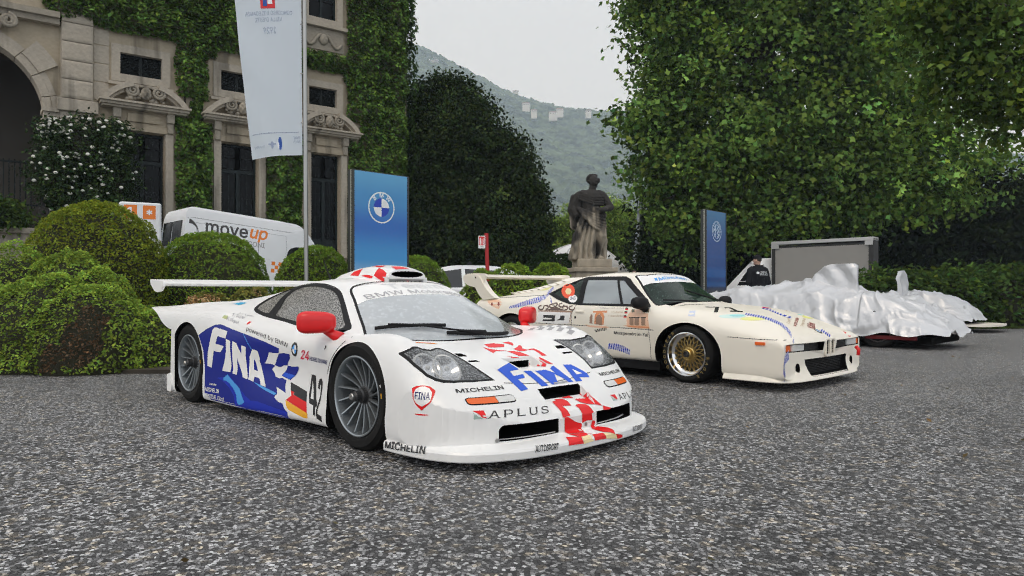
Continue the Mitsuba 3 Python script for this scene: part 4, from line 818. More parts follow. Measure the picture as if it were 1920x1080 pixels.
GTR_PRINT = {
'blue': ('R', 'BLUE', [(-2.395,0.608),(-2.247,0.663),(-2.089,0.705),(-2.017,0.712),(-1.971,0.71),(-1.782,0.679),(-1.59,0.654),(-1.266,0.609),(-1.038,0.569),(-1.039,0.566),(-1.048,0.534),(-1.093,0.488),(-1.121,0.447),(-1.134,0.429),(-1.171,0.41),(-1.117,0.379),(-1.104,0.361),(-1.048,0.353),(-0.998,0.359),(-0.941,0.349),(-0.933,0.347),(-0.937,0.313),(-0.909,0.26),(-0.93,0.267),(-1.046,0.29),(-1.057,0.291),(-1.026,0.245),(-1.058,0.226),(-1.052,0.214),(-0.99,0.193),(-0.923,0.188),(-0.886,0.155),(-0.835,0.136),(-0.851,0.122),(-1.109,0.117),(-1.327,0.104),(-1.344,0.1),(-1.602,0.096),(-1.9,0.087),(-2.263,0.137),(-2.261,0.338),(-2.3,0.493)]),
'fill2': ('R', 'BLUE1', [(-2.026,0.276),(-1.925,0.267),(-1.791,0.219),(-1.698,0.158),(-1.658,0.114),(-1.627,0.093),(-1.344,0.1),(-1.329,0.1),(-1.112,0.111),(-0.851,0.122),(-0.835,0.136),(-0.935,0.143),(-1.147,0.154),(-1.329,0.163),(-1.416,0.157),(-1.512,0.184),(-1.626,0.234),(-1.8,0.316),(-1.878,0.296)]),
'blue_light': ('R', 'BLUE3', [(-1.824,0.322),(-1.783,0.297),(-1.618,0.231),(-1.543,0.154),(-1.518,0.14),(-1.525,0.129),(-1.564,0.111),(-1.612,0.102),(-1.642,0.116),(-1.661,0.176),(-1.713,0.216),(-1.795,0.254),(-1.852,0.27),(-1.892,0.265),(-1.905,0.283)]),  # painted highlight low on the blue flank
'crease1': ('R', 'BLUE3', [(-1.411,0.297),(-1.317,0.285),(-1.17,0.266),(-1.033,0.248),(-1.06,0.232),(-1.19,0.248),(-1.31,0.269)]),  # highlight along the flank crease, put into the colour
'F': ('R', 'WHITE', [(-2.117,0.664),(-2.082,0.685),(-2.05,0.684),(-1.86,0.661),(-1.876,0.603),(-2.02,0.617),(-2.053,0.552),(-1.902,0.54),(-1.957,0.49),(-1.998,0.488),(-2.086,0.494),(-2.123,0.352),(-2.211,0.361),(-2.198,0.483)]),
'I': ('R', 'WHITE', [(-1.868,0.6),(-1.794,0.588),(-1.79,0.507),(-1.765,0.403),(-1.764,0.389),(-1.779,0.341),(-1.925,0.342),(-1.884,0.42),(-1.862,0.503)]),
'N': ('R', 'WHITE', [(-1.76,0.588),(-1.694,0.577),(-1.618,0.496),(-1.613,0.563),(-1.545,0.553),(-1.554,0.486),(-1.546,0.431),(-1.507,0.319),(-1.517,0.306),(-1.587,0.319),(-1.59,0.336),(-1.684,0.461),(-1.666,0.379),(-1.674,0.328),(-1.745,0.336),(-1.734,0.367),(-1.749,0.439),(-1.761,0.53)]),
'A': ('R', 'WHITE', [(-1.445,0.543),(-1.366,0.531),(-1.346,0.471),(-1.351,0.454),(-1.332,0.429),(-1.3,0.381),(-1.213,0.277),(-1.295,0.282),(-1.312,0.308),(-1.334,0.329),(-1.411,0.336),(-1.411,0.297),(-1.5,0.308),(-1.493,0.33),(-1.504,0.393),(-1.497,0.468),(-1.5,0.478),(-1.462,0.525)]),
'Ahole': ('R', 'BLUE', [(-1.433,0.466),(-1.411,0.447),(-1.37,0.379),(-1.428,0.387),(-1.434,0.432)]),
'chk1': ('R', 'WHITE', [(-1.193,0.531),(-1.126,0.53),(-1.044,0.535),(-1.083,0.498),(-1.127,0.441),(-1.18,0.447),(-1.275,0.446),(-1.243,0.471)]),
'chk2': ('R', 'BLUE', [(-1.041,0.533),(-0.964,0.54),(-0.89,0.536),(-0.89,0.508),(-0.932,0.473),(-0.939,0.455),(-0.989,0.451),(-1.042,0.434),(-1.075,0.434),(-1.121,0.443),(-1.095,0.481)]),
'chk3': ('R', 'BLUE', [(-0.936,0.452),(-0.883,0.449),(-0.85,0.449),(-0.79,0.457),(-0.77,0.45),(-0.784,0.424),(-0.812,0.394),(-0.878,0.355),(-1.003,0.372),(-1.011,0.378),(-0.978,0.4),(-0.949,0.421)]),
'chk3b': ('R', 'BLUE2', [(-0.975,0.401),(-0.818,0.391),(-0.887,0.36),(-1.004,0.375)]),
'gblack': ('R', 'INK', [(-0.866,0.341),(-0.742,0.321),(-0.619,0.3),(-0.601,0.231),(-0.788,0.263),(-0.789,0.279),(-0.842,0.286)]),
'gred': ('R', 'CHECK_RED', [(-0.842,0.286),(-0.789,0.279),(-0.801,0.263),(-0.601,0.231),(-0.578,0.162),(-0.883,0.218),(-0.822,0.253)]),
'gyel': ('R', 'YELLOW', [(-0.889,0.216),(-0.578,0.162),(-0.568,0.156),(-0.567,0.129),(-0.613,0.126),(-0.721,0.141),(-0.836,0.158),(-0.869,0.181)]),
'4': ('R', 'INK', [(-0.577,0.419),(-0.517,0.417),(-0.473,0.257),(-0.462,0.25),(-0.455,0.222),(-0.48,0.213),(-0.47,0.157),(-0.493,0.162),(-0.504,0.222),(-0.561,0.23),(-0.582,0.286)]),
'4hole': ('R', 'PLAIN', [(-0.55,0.378),(-0.505,0.26),(-0.549,0.263)]),
'2': ('R', 'INK', [(-0.454,0.4),(-0.428,0.403),(-0.409,0.386),(-0.406,0.348),(-0.414,0.269),(-0.442,0.2),(-0.44,0.174),(-0.388,0.163),(-0.381,0.127),(-0.446,0.144),(-0.459,0.169),(-0.459,0.198),(-0.425,0.289),(-0.425,0.361),(-0.442,0.365),(-0.442,0.333),(-0.466,0.339),(-0.469,0.371)]),
'creaseup': ('R', 'BLUE3', [(-1.589,0.652),(-1.455,0.542),(-1.463,0.539),(-1.595,0.65)]),  # glint on the upper crease, painted in light blue
'ligier': ('R', 'CHECK_RED', [(-1.602,0.72),(-1.606,0.733),(-1.593,0.745),(-1.562,0.743),(-1.576,0.73)]),
'flagbr': ('R', 'LIME', [(-2.011,0.763),(-2.006,0.784),(-1.944,0.78),(-1.939,0.754)]),
'num2': ('R', 'INK', [(-0.379,0.626),(-0.359,0.625),(-0.356,0.611),(-0.372,0.602),(-0.387,0.601),(-0.369,0.612)]),
'sc1': ('T', 'CHECK_RED', [(-1.187,-0.22),(-1.176,-0.194),(-1.104,-0.157),(-1.073,-0.203),(-1.07,-0.221)]),
'sc2': ('R', 'CHECK_RED', [(-1.03,1.102),(-0.984,1.109),(-0.926,1.106),(-0.882,1.096),(-0.89,1.084),(-0.917,1.083),(-0.964,1.092)]),
'sc3': ('R', 'CHECK_RED', [(-0.868,1.103),(-0.865,1.134),(-0.881,1.161),(-0.808,1.144),(-0.751,1.119),(-0.746,1.091),(-0.747,1.054),(-0.788,1.064)]),
'sc4': ('T', 'CHECK_RED', [(-1.039,-0.117),(-0.893,-0.082),(-0.878,-0.122),(-0.898,-0.141)]),
'sc5': ('T', 'CHECK_RED', [(-0.828,-0.081),(-0.826,-0.007),(-0.783,0.035),(-0.727,0.022),(-0.725,0.009),(-0.725,-0.1)]),
'h1': ('T', 'CHECK_RED', [(0.203,-0.042),(0.196,0.052),(0.231,0.121),(0.271,0.085),(0.259,-0.048)]),
'h2': ('T', 'CHECK_RED', [(0.199,0.136),(0.193,0.202),(0.218,0.213),(0.261,0.185),(0.275,0.165),(0.233,0.162)]),
'h3': ('T', 'CHECK_RED', [(0.328,0.117),(0.309,0.175),(0.282,0.22),(0.308,0.216),(0.352,0.183),(0.384,0.209),(0.391,0.165),(0.378,0.123)]),
'h4': ('T', 'CHECK_RED', [(0.248,-0.096),(0.292,-0.059),(0.335,0.046),(0.328,-0.047),(0.373,-0.115)]),
'h5': ('T', 'CHECK_RED', [(0.346,0.039),(0.36,0.089),(0.399,0.119),(0.468,0.13),(0.448,0.052)]),
'h6': ('T', 'CHECK_RED', [(0.378,0.217),(0.382,0.26),(0.421,0.263),(0.514,0.252),(0.505,0.213),(0.471,0.227),(0.4,0.241),(0.393,0.208)]),
'h7': ('D', 'CHECK_RED', [(0.177,0.016),(0.19,-0.093),(0.155,-0.071),(0.157,-0.006)]),
'h8': ('D', 'CHECK_RED', [(0.135,0.021),(0.141,-0.081),(0.102,-0.11),(0.121,-0.065),(0.127,0.021),(0.135,0.004)]),
'h9': ('T', 'CHECK_RED', [(0.43,-0.043),(0.465,0.039),(0.47,-0.025)]),
'h10': ('T', 'CHECK_RED', [(0.526,-0.133),(0.47,-0.012),(0.47,0.004),(0.583,-0.145)]),
'h11': ('T', 'CHECK_RED', [(0.575,0.023),(0.613,0.067),(0.643,0.051),(0.641,-0.017)]),
'hF': ('T', 'BLUE2', [(0.644,-0.336),(0.47,0.013),(0.634,-0.134),(0.657,-0.243),(0.713,-0.266),(0.693,-0.162),(0.733,-0.188),(0.744,-0.26),(0.837,-0.266),(0.846,-0.335),(0.785,-0.338)]),
'hI': ('T', 'BLUE2', [(0.642,-0.122),(0.632,-0.053),(0.823,-0.07),(0.825,-0.133)]),
'hN': ('T', 'BLUE2', [(0.66,-0.017),(0.666,0.073),(0.718,0.113),(0.654,0.125),(0.643,0.176),(0.825,0.166),(0.82,0.126),(0.766,0.117),(0.722,0.096),(0.818,0.026),(0.817,-0.029)]),
'hA': ('T', 'BLUE2', [(0.655,0.26),(0.669,0.322),(0.775,0.361),(0.812,0.344),(0.796,0.26),(0.83,0.247),(0.826,0.191)]),
'hAhole': ('T', 'WHITE', [(0.714,0.283),(0.77,0.319),(0.769,0.265)]),
'n1': ('D', 'CHECK_RED', [(-0.067,-0.392),(0.003,-0.401),(0.017,-0.426),(0.003,-0.472),(-0.072,-0.462),(-0.073,-0.508),(-0.07,-0.544),(-0.139,-0.546),(-0.105,-0.409),(-0.068,-0.409)]),
'n2': ('D', 'CHECK_RED', [(-0.011,-0.383),(0.077,-0.379),(0.101,-0.404),(0.019,-0.394)]),
'n3': ('D', 'CHECK_RED', [(0.186,-0.371),(0.208,-0.422),(0.2,-0.445),(0.2,-0.438),(0.186,-0.383)]),
'n4': ('D', 'CHECK_RED', [(0.097,-0.419),(0.2,-0.431),(0.24,-0.491),(0.257,-0.516),(0.137,-0.479),(0.106,-0.453)]),
'n5': ('D', 'CHECK_RED', [(0.032,-0.48),(0.069,-0.47),(0.126,-0.484),(0.142,-0.521),(0.149,-0.547),(0.133,-0.551),(0.041,-0.548),(0.04,-0.513)]),
'n6': ('D', 'CHECK_RED', [(0.264,-0.518),(0.331,-0.541),(0.319,-0.545),(0.25,-0.547)]),
'n7': ('D', 'CHECK_RED', [(-0.127,-0.547),(-0.094,-0.551),(-0.029,-0.576),(0.029,-0.588),(0.029,-0.6),(-0.009,-0.659),(-0.127,-0.636),(-0.127,-0.572)]),
'n8': ('D', 'CHECK_RED', [(0.035,-0.549),(0.126,-0.552),(0.133,-0.581),(0.08,-0.578),(0.035,-0.585)]),
'n9': ('D', 'CHECK_RED', [(0.135,-0.583),(0.16,-0.59),(0.143,-0.625),(0.091,-0.647)]),
's1': ('D', 'CHECK_RED', [(0.108,-0.636),(0.165,-0.625),(0.22,-0.66),(0.224,-0.689),(0.209,-0.723),(0.124,-0.689),(0.098,-0.653)]),
's2': ('D', 'CHECK_RED', [(-0.188,-0.665),(-0.087,-0.69),(-0.102,-0.713),(-0.097,-0.733),(-0.224,-0.725)]),
's3': ('D', 'CREAMP', [(-0.088,-0.694),(0.017,-0.692),(0.009,-0.731),(-0.097,-0.735)]),
's4': ('D', 'CHECK_RED', [(0.014,-0.694),(0.108,-0.7),(0.118,-0.734),(0.009,-0.731)]),
's5': ('D', 'CREAMP', [(0.111,-0.701),(0.22,-0.725),(0.234,-0.743),(0.118,-0.734)]),
's6': ('D', 'CHECK_RED', [(0.22,-0.723),(0.287,-0.73),(0.291,-0.74),(0.234,-0.745)]),
's7': ('D', 'CHECK_RED', [(-0.133,-0.643),(-0.018,-0.663),(0.025,-0.686),(-0.086,-0.694)]),
'shO': ('O', 'CHECK_RED', [(-0.25,0.437),(-0.229,0.449),(-0.191,0.454),(-0.149,0.449),(-0.117,0.426),(-0.122,0.407),(-0.14,0.366),(-0.151,0.357),(-0.192,0.32),(-0.226,0.349),(-0.243,0.381),(-0.246,0.403)]),
'shI': ('O', 'PLAIN', [(-0.238,0.411),(-0.228,0.433),(-0.206,0.446),(-0.178,0.449),(-0.152,0.438),(-0.136,0.418),(-0.138,0.39),(-0.144,0.373),(-0.151,0.366),(-0.19,0.342),(-0.222,0.357),(-0.237,0.378)]),
'shU': ('O', 'CHECK_RED', [(-0.238,0.297),(-0.194,0.3),(-0.148,0.298),(-0.178,0.293),(-0.21,0.293)]),
'apA': ('F', 'SQ', [(-0.724,0.321),(-0.672,0.318),(-0.687,0.277),(-0.732,0.279)]),
'apB': ('F', 'SQ', [(0.393,0.298),(0.434,0.299),(0.449,0.271),(0.415,0.268)]),
'lic': ('T', 'GREY', [(0.803,-0.002),(0.805,0.111),(0.817,0.123),(0.821,0.093),(0.813,-0.006)]),
}
GTR_TEXT = {
'powered': ('R', 'INK', 'powered by BMW', False, [(-1.565,0.677),(-0.901,0.58),(-1.578,0.71)]),
'n24': ('R', 'NRED', '24', True, [(-0.733,0.517),(-0.614,0.513),(-0.702,0.577)]),
'heures': ('R', 'NAVY', 'HEURES DU MANS', True, [(-0.6,0.514),(-0.343,0.505),(-0.587,0.541)]),
'piquet': ('R', 'GREY', 'N. Piquet', False, [(-1.936,0.75),(-1.724,0.719),(-1.951,0.775)]),
'soper': ('R', 'GREY', 'S. Soper', False, [(-1.897,0.781),(-1.694,0.76),(-1.922,0.804)]),
'drv': ('R', 'GREY', 'J.J. Lehto', False, [(-1.858,0.801),(-1.604,0.777),(-1.87,0.811)]),
'mich_s': ('R', 'WHITE', 'MICHELIN', True, [(-2.247,0.15),(-1.977,0.155),(-2.243,0.182)]),
'smo': ('R', 'WHITE', 'SMOTUR', True, [(-2.254,0.095),(-2.049,0.098),(-2.239,0.129)]),
'elf': ('R', 'WHITE', 'Elast', False, [(-2.014,0.1),(-1.889,0.101),(-1.999,0.133)]),
'brem': ('R', 'WHITE', 'brembo', True, [(-2.167,0.207),(-2.032,0.213),(-2.163,0.223)]),
'mich_f': ('F', 'INK', 'MICHELIN', True, [(-0.757,0.413),(-0.444,0.41),(-0.753,0.431)]),
'mich_l': ('F', 'INK', 'MICHELIN', True, [(0.462,0.412),(0.748,0.414),(0.464,0.428)]),
'mich_sp': ('O', 'INK', 'MICHELIN', True, [(-0.4221,0.078),(-0.1655,0.093),(-0.4214,0.11)]),
'auto': ('F', 'INK', 'AUTOSPORT', True, [(-0.476,0.092),(-0.314,0.088),(-0.46,0.117)]),
'auto2': ('F', 'INK', 'AUTOSPORT', True, [(0.427,0.084),(0.594,0.074),(0.425,0.111)]),
'aplus': ('F', 'INK', 'APLUS', False, [(-0.665,0.28),(-0.234,0.265),(-0.641,0.316)]),
'aplus2': ('F', 'INK', 'APLU', False, [(0.474,0.266),(0.691,0.265),(0.474,0.3)]),
'fina_sh': ('O', 'NAVY', 'FINA', True, [(-0.2319,0.382),(-0.145,0.38),(-0.2305,0.419)]),
}
OBLIQUE_R = ((2.1213, -2.1213, 0), (.70711, .70711, 0), (0, 0, 1), (-.70711, .70711, 0))
DOWN_F = ((4, 0, 4), (0, 1, 0), (-.70711, 0, .70711), (-.70711, 0, -.70711))
FRAMES = {'D': DOWN_F, 'R': SIDE_R, 'L': SIDE_L, 'T': TOP, 'F': FRONT, 'O': OBLIQUE_R}
NAVY = mat('navy_print', (.012, .02, .12), .3, clearcoat=.4)
LIME = mat('lime_print', (.45, .5, .22), .4)
LGREY = mat('pale_grey_print', (.62, .63, .64), .4)
NRED = mat('crimson_print', (.62, .02, .06), .35)
SKY = mat('sky_blue_print', (.05, .38, .62), .35)
BLUE1 = mat('royal_blue_print', (.006, .025, .40), .3, spec=.3, clearcoat=.3)
INKS = {'BLUE': BLUE, 'BLUE1': BLUE1, 'BLUE2': BLUE2, 'BLUE3': BLUE3, 'WHITE': PLAIN, 'PLAIN': PLAIN, 'INK': INK, 'CHECK_RED': CHECK_RED, 'YELLOW': YELLOW, 'CREAMP': CREAMP, 'GREY': GREY, 'NAVY': NAVY, 'LIME': LIME, 'LGREY': LGREY, 'NRED': NRED}
def put_print(holder, skin, M, part_name, shape, frame, ink, lift, step=.03, **k):
    m = skin.decal(shape, FRAMES[frame] if isinstance(frame, str) else frame, lift, step)
    if len(m.faces): part(holder, part_name, m, INKS.get(ink, ink), M=M, smooth=True, **k)
def put_text(holder, skin, M, part_name, text, frame, ink, bold, p0, p1, p2, lift=.0022, step=.05):
    g = text_poly(text, 1.0, bold); x0, y0, x1, y1 = g.bounds
    p0, p1, p2 = map(np.array, (p0, p1, p2)); e = (p1 - p0) / (x1 - x0); h = p2 - p0
    g = shapely.affinity.affine_transform(g, [e[0], h[0], e[1], h[1], p0[0] - e[0] * x0, p0[1] - e[1] * x0])
    put_print(holder, skin, M, part_name, g, frame, ink, lift, step)
def roundel(holder, skin, M, c, u, v, frame, lift=.0016, ring=None, name='roundel'):
    """a round badge: ring, and four quarters in blue and white; c centre, u and v half axes in the frame"""
    ring = ring or INK
    c, u, v = map(np.array, (c, u, v)); A = [u[0], v[0], u[1], v[1], c[0], c[1]]
    disc = Point(0, 0).buffer(1, 32)
    put_print(holder, skin, M, name, shapely.affinity.affine_transform(disc, A), frame, ring, lift)
    core = Point(0, 0).buffer(.62, 32)
    put_print(holder, skin, M, name + '_white', shapely.affinity.affine_transform(core, A), frame, PLAIN, lift + .0006)
    for q in (sbox(-1, 0, 0, 1), sbox(0, -1, 1, 0)):
        put_print(holder, skin, M, name + '_blue', shapely.affinity.affine_transform(core.intersection(q), A), frame, BLUE3, lift + .0012)
def gtr_livery():
    t, M, S = G_KEY, G_M, G_S
    nm = {'blue': 'blue_panel', 'fill2': 'blue_panel', 'gblack': 'flag_stripe', 'gred': 'flag_stripe', 'gyel': 'flag_stripe'}
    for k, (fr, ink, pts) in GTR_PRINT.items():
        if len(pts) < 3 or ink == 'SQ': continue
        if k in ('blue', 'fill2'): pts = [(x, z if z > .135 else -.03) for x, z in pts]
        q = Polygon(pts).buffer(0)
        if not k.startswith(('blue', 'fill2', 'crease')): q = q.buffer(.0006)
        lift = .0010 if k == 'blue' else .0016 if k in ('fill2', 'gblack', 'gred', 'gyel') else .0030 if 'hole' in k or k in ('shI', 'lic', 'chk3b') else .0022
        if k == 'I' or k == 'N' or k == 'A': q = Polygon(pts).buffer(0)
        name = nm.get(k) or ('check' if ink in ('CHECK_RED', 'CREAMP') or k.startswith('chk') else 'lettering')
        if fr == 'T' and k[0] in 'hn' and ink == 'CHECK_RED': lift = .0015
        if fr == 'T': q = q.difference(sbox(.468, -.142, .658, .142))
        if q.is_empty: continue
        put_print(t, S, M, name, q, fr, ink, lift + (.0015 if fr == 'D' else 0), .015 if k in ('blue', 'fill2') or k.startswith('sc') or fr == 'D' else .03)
    for k, (fr, ink, s, b, p) in GTR_TEXT.items():
        if k == 'aplus' or k == 'aplus2':                # spaced letters with serifs
            n = len(s); p0, p1, p2 = [np.array(a) for a in p]; e = (p1 - p0) / (n - .35)
            for i, ch in enumerate(s):
                a = p0 + e * i; b2 = a + e * .66; h = p2 - p0
                put_text(t, S, M, 'lettering', ch, fr, ink, False, a, b2, a + h)
                w = e * .11
                for foot in {'A': (0, .66), 'P': (.08,), 'L': (.08,), 'U': (), 'S': ()}[ch]:
                    f0 = a + e * foot; put_print(t, S, M, 'lettering', Polygon([f0 - w, f0 + w, f0 + w + h * .06, f0 - w + h * .06]), fr, ink, .0024)
                for top in {'A': (), 'P': (.05,), 'L': (.08,), 'U': (.06, .6), 'S': ()}[ch]:
                    f0 = a + e * top + h * .95; put_print(t, S, M, 'lettering', Polygon([f0 - w, f0 + w, f0 + w + h * .06, f0 - w + h * .06]), fr, ink, .0024)
        else:
            put_text(t, S, M, 'lettering', s, fr, ink, b, *p, lift=.0034 if k == 'fina_sh' else .006 if k in ('auto', 'auto2', 'mich_sp') else .0024, step=.012 if k in ('auto', 'auto2', 'mich_sp') else .05)
    # sun strip lettering follows the curve of the screen
    for s, bold, ink, yh, xb, sag, h in (('BMW Motorsport', False, GREY, .472, -.565, .085, .060), ('Team', True, LGREY, .27, -.60, .03, .10)):
        g = text_poly(s, 1.0, bold); x0, _, x1, _ = g.bounds
        g = g.segmentize(.1) if hasattr(g, 'segmentize') else shapely.segmentize(g, .1)
        def warp(xy):
            y = -yh + 2 * yh * (xy[:, 0] - x0) / (x1 - x0)
            return np.column_stack([xb + sag * (1 - (y / yh) ** 2) - h * xy[:, 1], y])
        g = shapely.transform(g, warp)
        put_print(t, S, M, 'lettering', g.buffer(0), 'T', ink, .0022 if ink == GREY else .0014, .05)
    roundel(t, S, M, (-.812, .575), (.045, .0), (.0, .050), 'R')
    # small square emblem beside the sponsor name, both ends of the nose
    for k in ('apA', 'apB'):
        q = np.array(GTR_PRINT[k][2]); lo, hi = q.min(0), q.max(0); w = hi - lo; w[1] = max(w[1], .035)
        f = lambda a: [tuple(lo + w * np.array(p)) for p in a]
        put_print(t, S, M, 'emblem', Polygon(f([(0, 1), (1, 1), (1, .1), (.65, .2), (.3, .75)])), 'F', CHECK_RED, .002)
        put_print(t, S, M, 'emblem', Polygon(f([(0, .85), (.35, .35), (.8, 0), (0, 0)])), 'F', mat('grey_green_print', (.35, .45, .40), .4) if 'grey_green_print' not in scene else 'grey_green_print', .002)
    # tow hooks and small fastenings
    for y, z in ((-.62, .155), (.067, .165), (.62, .155)):
        put_print(t, S, M, 'fastener', Point(y, z).buffer(.012, 8), 'F', STEEL, .006)
    for x in (-2.148, -2.09): put_print(t, S, M, 'deck_mark', sbox(x, -.76, x + .05, -.69), 'T', SKY, .002)
    for k in range(6): put_print(t, S, M, 'roof_lettering', sbox(-1.36 + k * .065, -.37, -1.325 + k * .065, -.30), 'T', mat('pale_green_print', (.55, .66, .62), .4) if 'pale_green_print' not in scene else 'pale_green_print', .002)
    # chequers on the far wing's louvres
    for i in range(9):
        for j in range(3):
            if (i + j) % 2 == 0: put_print(t, S, M, 'check', Polygon([(-.10 + .05 * i, .70 + .05 * j), (-.05 + .05 * i, .70 + .05 * j), (-.055 + .05 * i, .75 + .05 * j), (-.105 + .05 * i, .75 + .05 * j)]), 'T', GREY, .0018)
    # flag ribbon below the screen
    for dx, ink in ((.0, CHECK_RED), (.022, YELLOW)):
        put_print(t, S, M, 'flag_stripe', LineString(smooth_curve([(-.19 + dx, -.74), (-.05 + dx, -.66), (.09 + dx, -.50), (.13 + dx, -.42)], 12)).buffer(.011), 'T', ink, .0016)
gtr_livery()
# ------------------------------------------------------------------ cream race car
def m1_net():
    N = []
    def st(x, y, z, dx=None): N.append((x, dx or [0.0] * 13, y, z))
    def bow(b, y): return [-b * (abs(v) / .95) ** 3 for v in y]
    Y = [0, .25, .5, .68, .80, .88, .925, .935, .935, .935, .93, .7, 0]
    low = [.36, .22, .12, .10, .10]
    st(1.15, Y, [.47, .47, .47, .47, .47, .465, .455, .42] + [.34, .22, .14, .12, .12], bow(.07, Y))
    st(1.125, Y, [.525, .525, .522, .517, .51, .498, .48, .44] + low, bow(.07, Y))
    st(1.07, Y, [.562, .562, .557, .545, .53, .512, .495, .45] + low, bow(.07, Y))
    st(.90, [0, .25, .5, .68, .80, .88, .93, .94, .94, .94, .93, .7, 0], [.637, .636, .626, .60, .575, .55, .525, .46] + low, bow(.05, Y))
    st(.55, [0, .25, .5, .68, .80, .88, .935, .945, .945, .945, .93, .7, 0], [.747, .745, .735, .70, .66, .62, .575, .49] + low, bow(.02, Y))
    st(.25, [0, .25, .5, .68, .80, .885, .935, .945, .945, .94, .93, .7, 0], [.797, .795, .786, .76, .72, .675, .615, .51, .38, .25, .17, .15, .15])
    st(-.02, [0, .25, .5, .68, .80, .885, .935, .945, .94, .935, .92, .7, 0], [.822, .82, .812, .79, .755, .715, .645, .54, .40, .27, .20, .18, .18])
    st(-.22, [0, .25, .5, .66, .76, .87, .92, .93, .925, .915, .90, .7, 0], [.842, .842, .835, .82, .795, .738, .655, .55, .41, .28, .205, .18, .18], [0, -.02, -.08, -.16, -.22, -.16, -.1, -.06, -.04, 0, 0, 0, 0])
    st(-.29, [0, .25, .5, .67, .80, .86, .905, .91, .905, .895, .88, .7, 0], [.862, .86, .85, .838, .80, .755, .66, .55, .41, .28, .205, .18, .18], [0, -.02, -.09, -.19, -.26, -.24, -.2, -.16, -.1, -.06, 0, 0, 0])
    st(-.58, [0, .25, .48, .60, .815, .86, .89, .89, .885, .875, .86, .7, 0], [1.03, 1.025, 1.01, .985, .805, .76, .66, .55, .41, .28, .205, .18, .18], [0, -.02, -.07, -.13, -.14, -.14, -.1, -.06, -.04, 0, 0, 0, 0])
    st(-.85, [0, .25, .46, .56, .82, .865, .885, .885, .88, .87, .855, .7, 0], [1.195, 1.188, 1.168, 1.14, .81, .765, .66, .55, .41, .28, .205, .18, .18], [0, -.01, -.04, -.06, -.05, -.05, 0, 0, 0, 0, 0, 0, 0])
    st(-1.0, [0, .25, .46, .565, .82, .865, .885, .885, .88, .87, .855, .7, 0], [1.215, 1.208, 1.19, 1.15, .815, .77, .66, .55, .41, .28, .205, .18, .18])
    st(-1.45, [0, .25, .46, .57, .82, .868, .888, .888, .882, .872, .855, .7, 0], [1.222, 1.215, 1.195, 1.155, .825, .78, .67, .55, .41, .28, .205, .18, .18])
    st(-1.72, [0, .25, .46, .575, .815, .87, .895, .895, .888, .878, .86, .7, 0], [1.205, 1.198, 1.175, 1.13, .835, .795, .68, .56, .41, .28, .205, .18, .18])
    st(-2.0, [0, .25, .48, .64, .80, .88, .92, .922, .915, .90, .875, .7, 0], [1.165, 1.158, 1.135, 1.05, .87, .825, .70, .57, .42, .28, .205, .18, .18])
    st(-2.3, [0, .25, .46, .64, .79, .89, .95, .965, .96, .945, .92, .7, 0], [1.095, 1.09, 1.07, .985, .90, .855, .73, .59, .42, .28, .20, .18, .18])
    st(-2.75, [0, .25, .46, .66, .79, .895, .965, .985, .98, .965, .94, .7, 0], [.995, .992, .985, .935, .905, .868, .745, .60, .42, .28, .20, .18, .18])
    st(-3.15, [0, .25, .46, .66, .79, .895, .965, .98, .975, .96, .94, .7, 0], [.935, .933, .93, .905, .893, .86, .74, .60, .42, .28, .20, .18, .18])
    st(-3.42, [0, .25, .46, .66, .79, .89, .95, .965, .96, .95, .93, .7, 0], [.905, .903, .90, .885, .875, .845, .73, .60, .42, .30, .24, .22, .22])
    return N
M_BODY = body_net(m1_net(), ns=190, iters=4)

CREAM = mat('cream_paint', proc(lambda p, n, uv: mix((.77, .725, .625), (.81, .765, .67), fbm(p.x * 2, p.y * 2, p.z * 2))), .24, spec=.5, clearcoat=.6, bump=proc(rain_drops, 1e-3), scale=.0008)
GOLD = mat('gold_wheel', (.58, .42, .16), .3, metallic=.9)
CHROME = mat('polished_rim', (.86, .86, .86), .12, metallic=1.0)
MESH = mat('black_mesh', (.02, .02, .02), .5)
TRIM = mat('black_rubber_trim', (.009, .009, .010), .5, spec=.2)
scene['tinted_glass'] = {'type': 'blendbsdf', 'weight': proc(lambda p, n, uv: .12 + .45 * smoothstep(.62, .8, fbm(p.x * 95, p.y * 95, p.z * 95, 2))),
    'a': {'type': 'thindielectric', 'specular_transmittance': col((.55, .72, .62))}, 'b': {'type': 'twosided', 'bsdf': {'type': 'principled', 'base_color': col((.10, .19, .15)), 'roughness': .15, 'specular': .9}}}
scene['door_glass'] = {'type': 'blendbsdf', 'weight': proc(lambda p, n, uv: .55 + .2 * fbm(p.x * 4, p.y * 4, p.z * 7)),
    'a': {'type': 'thindielectric'}, 'b': {'type': 'twosided', 'bsdf': {'type': 'principled', 'base_color': proc(lambda p, n, uv: mix((.36, .41, .44), (.52, .57, .60), fbm(p.x * 3, p.y * 3, p.z * 3))), 'roughness': .1, 'specular': .9}}}
def ellipse_arch(cx, cz, a, b, zlo=-.2):
    th = np.linspace(0, np.pi, 40)
    return Polygon(np.vstack([np.stack([cx + a * np.cos(th), cz + b * np.sin(th)], 1), [[cx - a, zlo], [cx + a, zlo]]]))
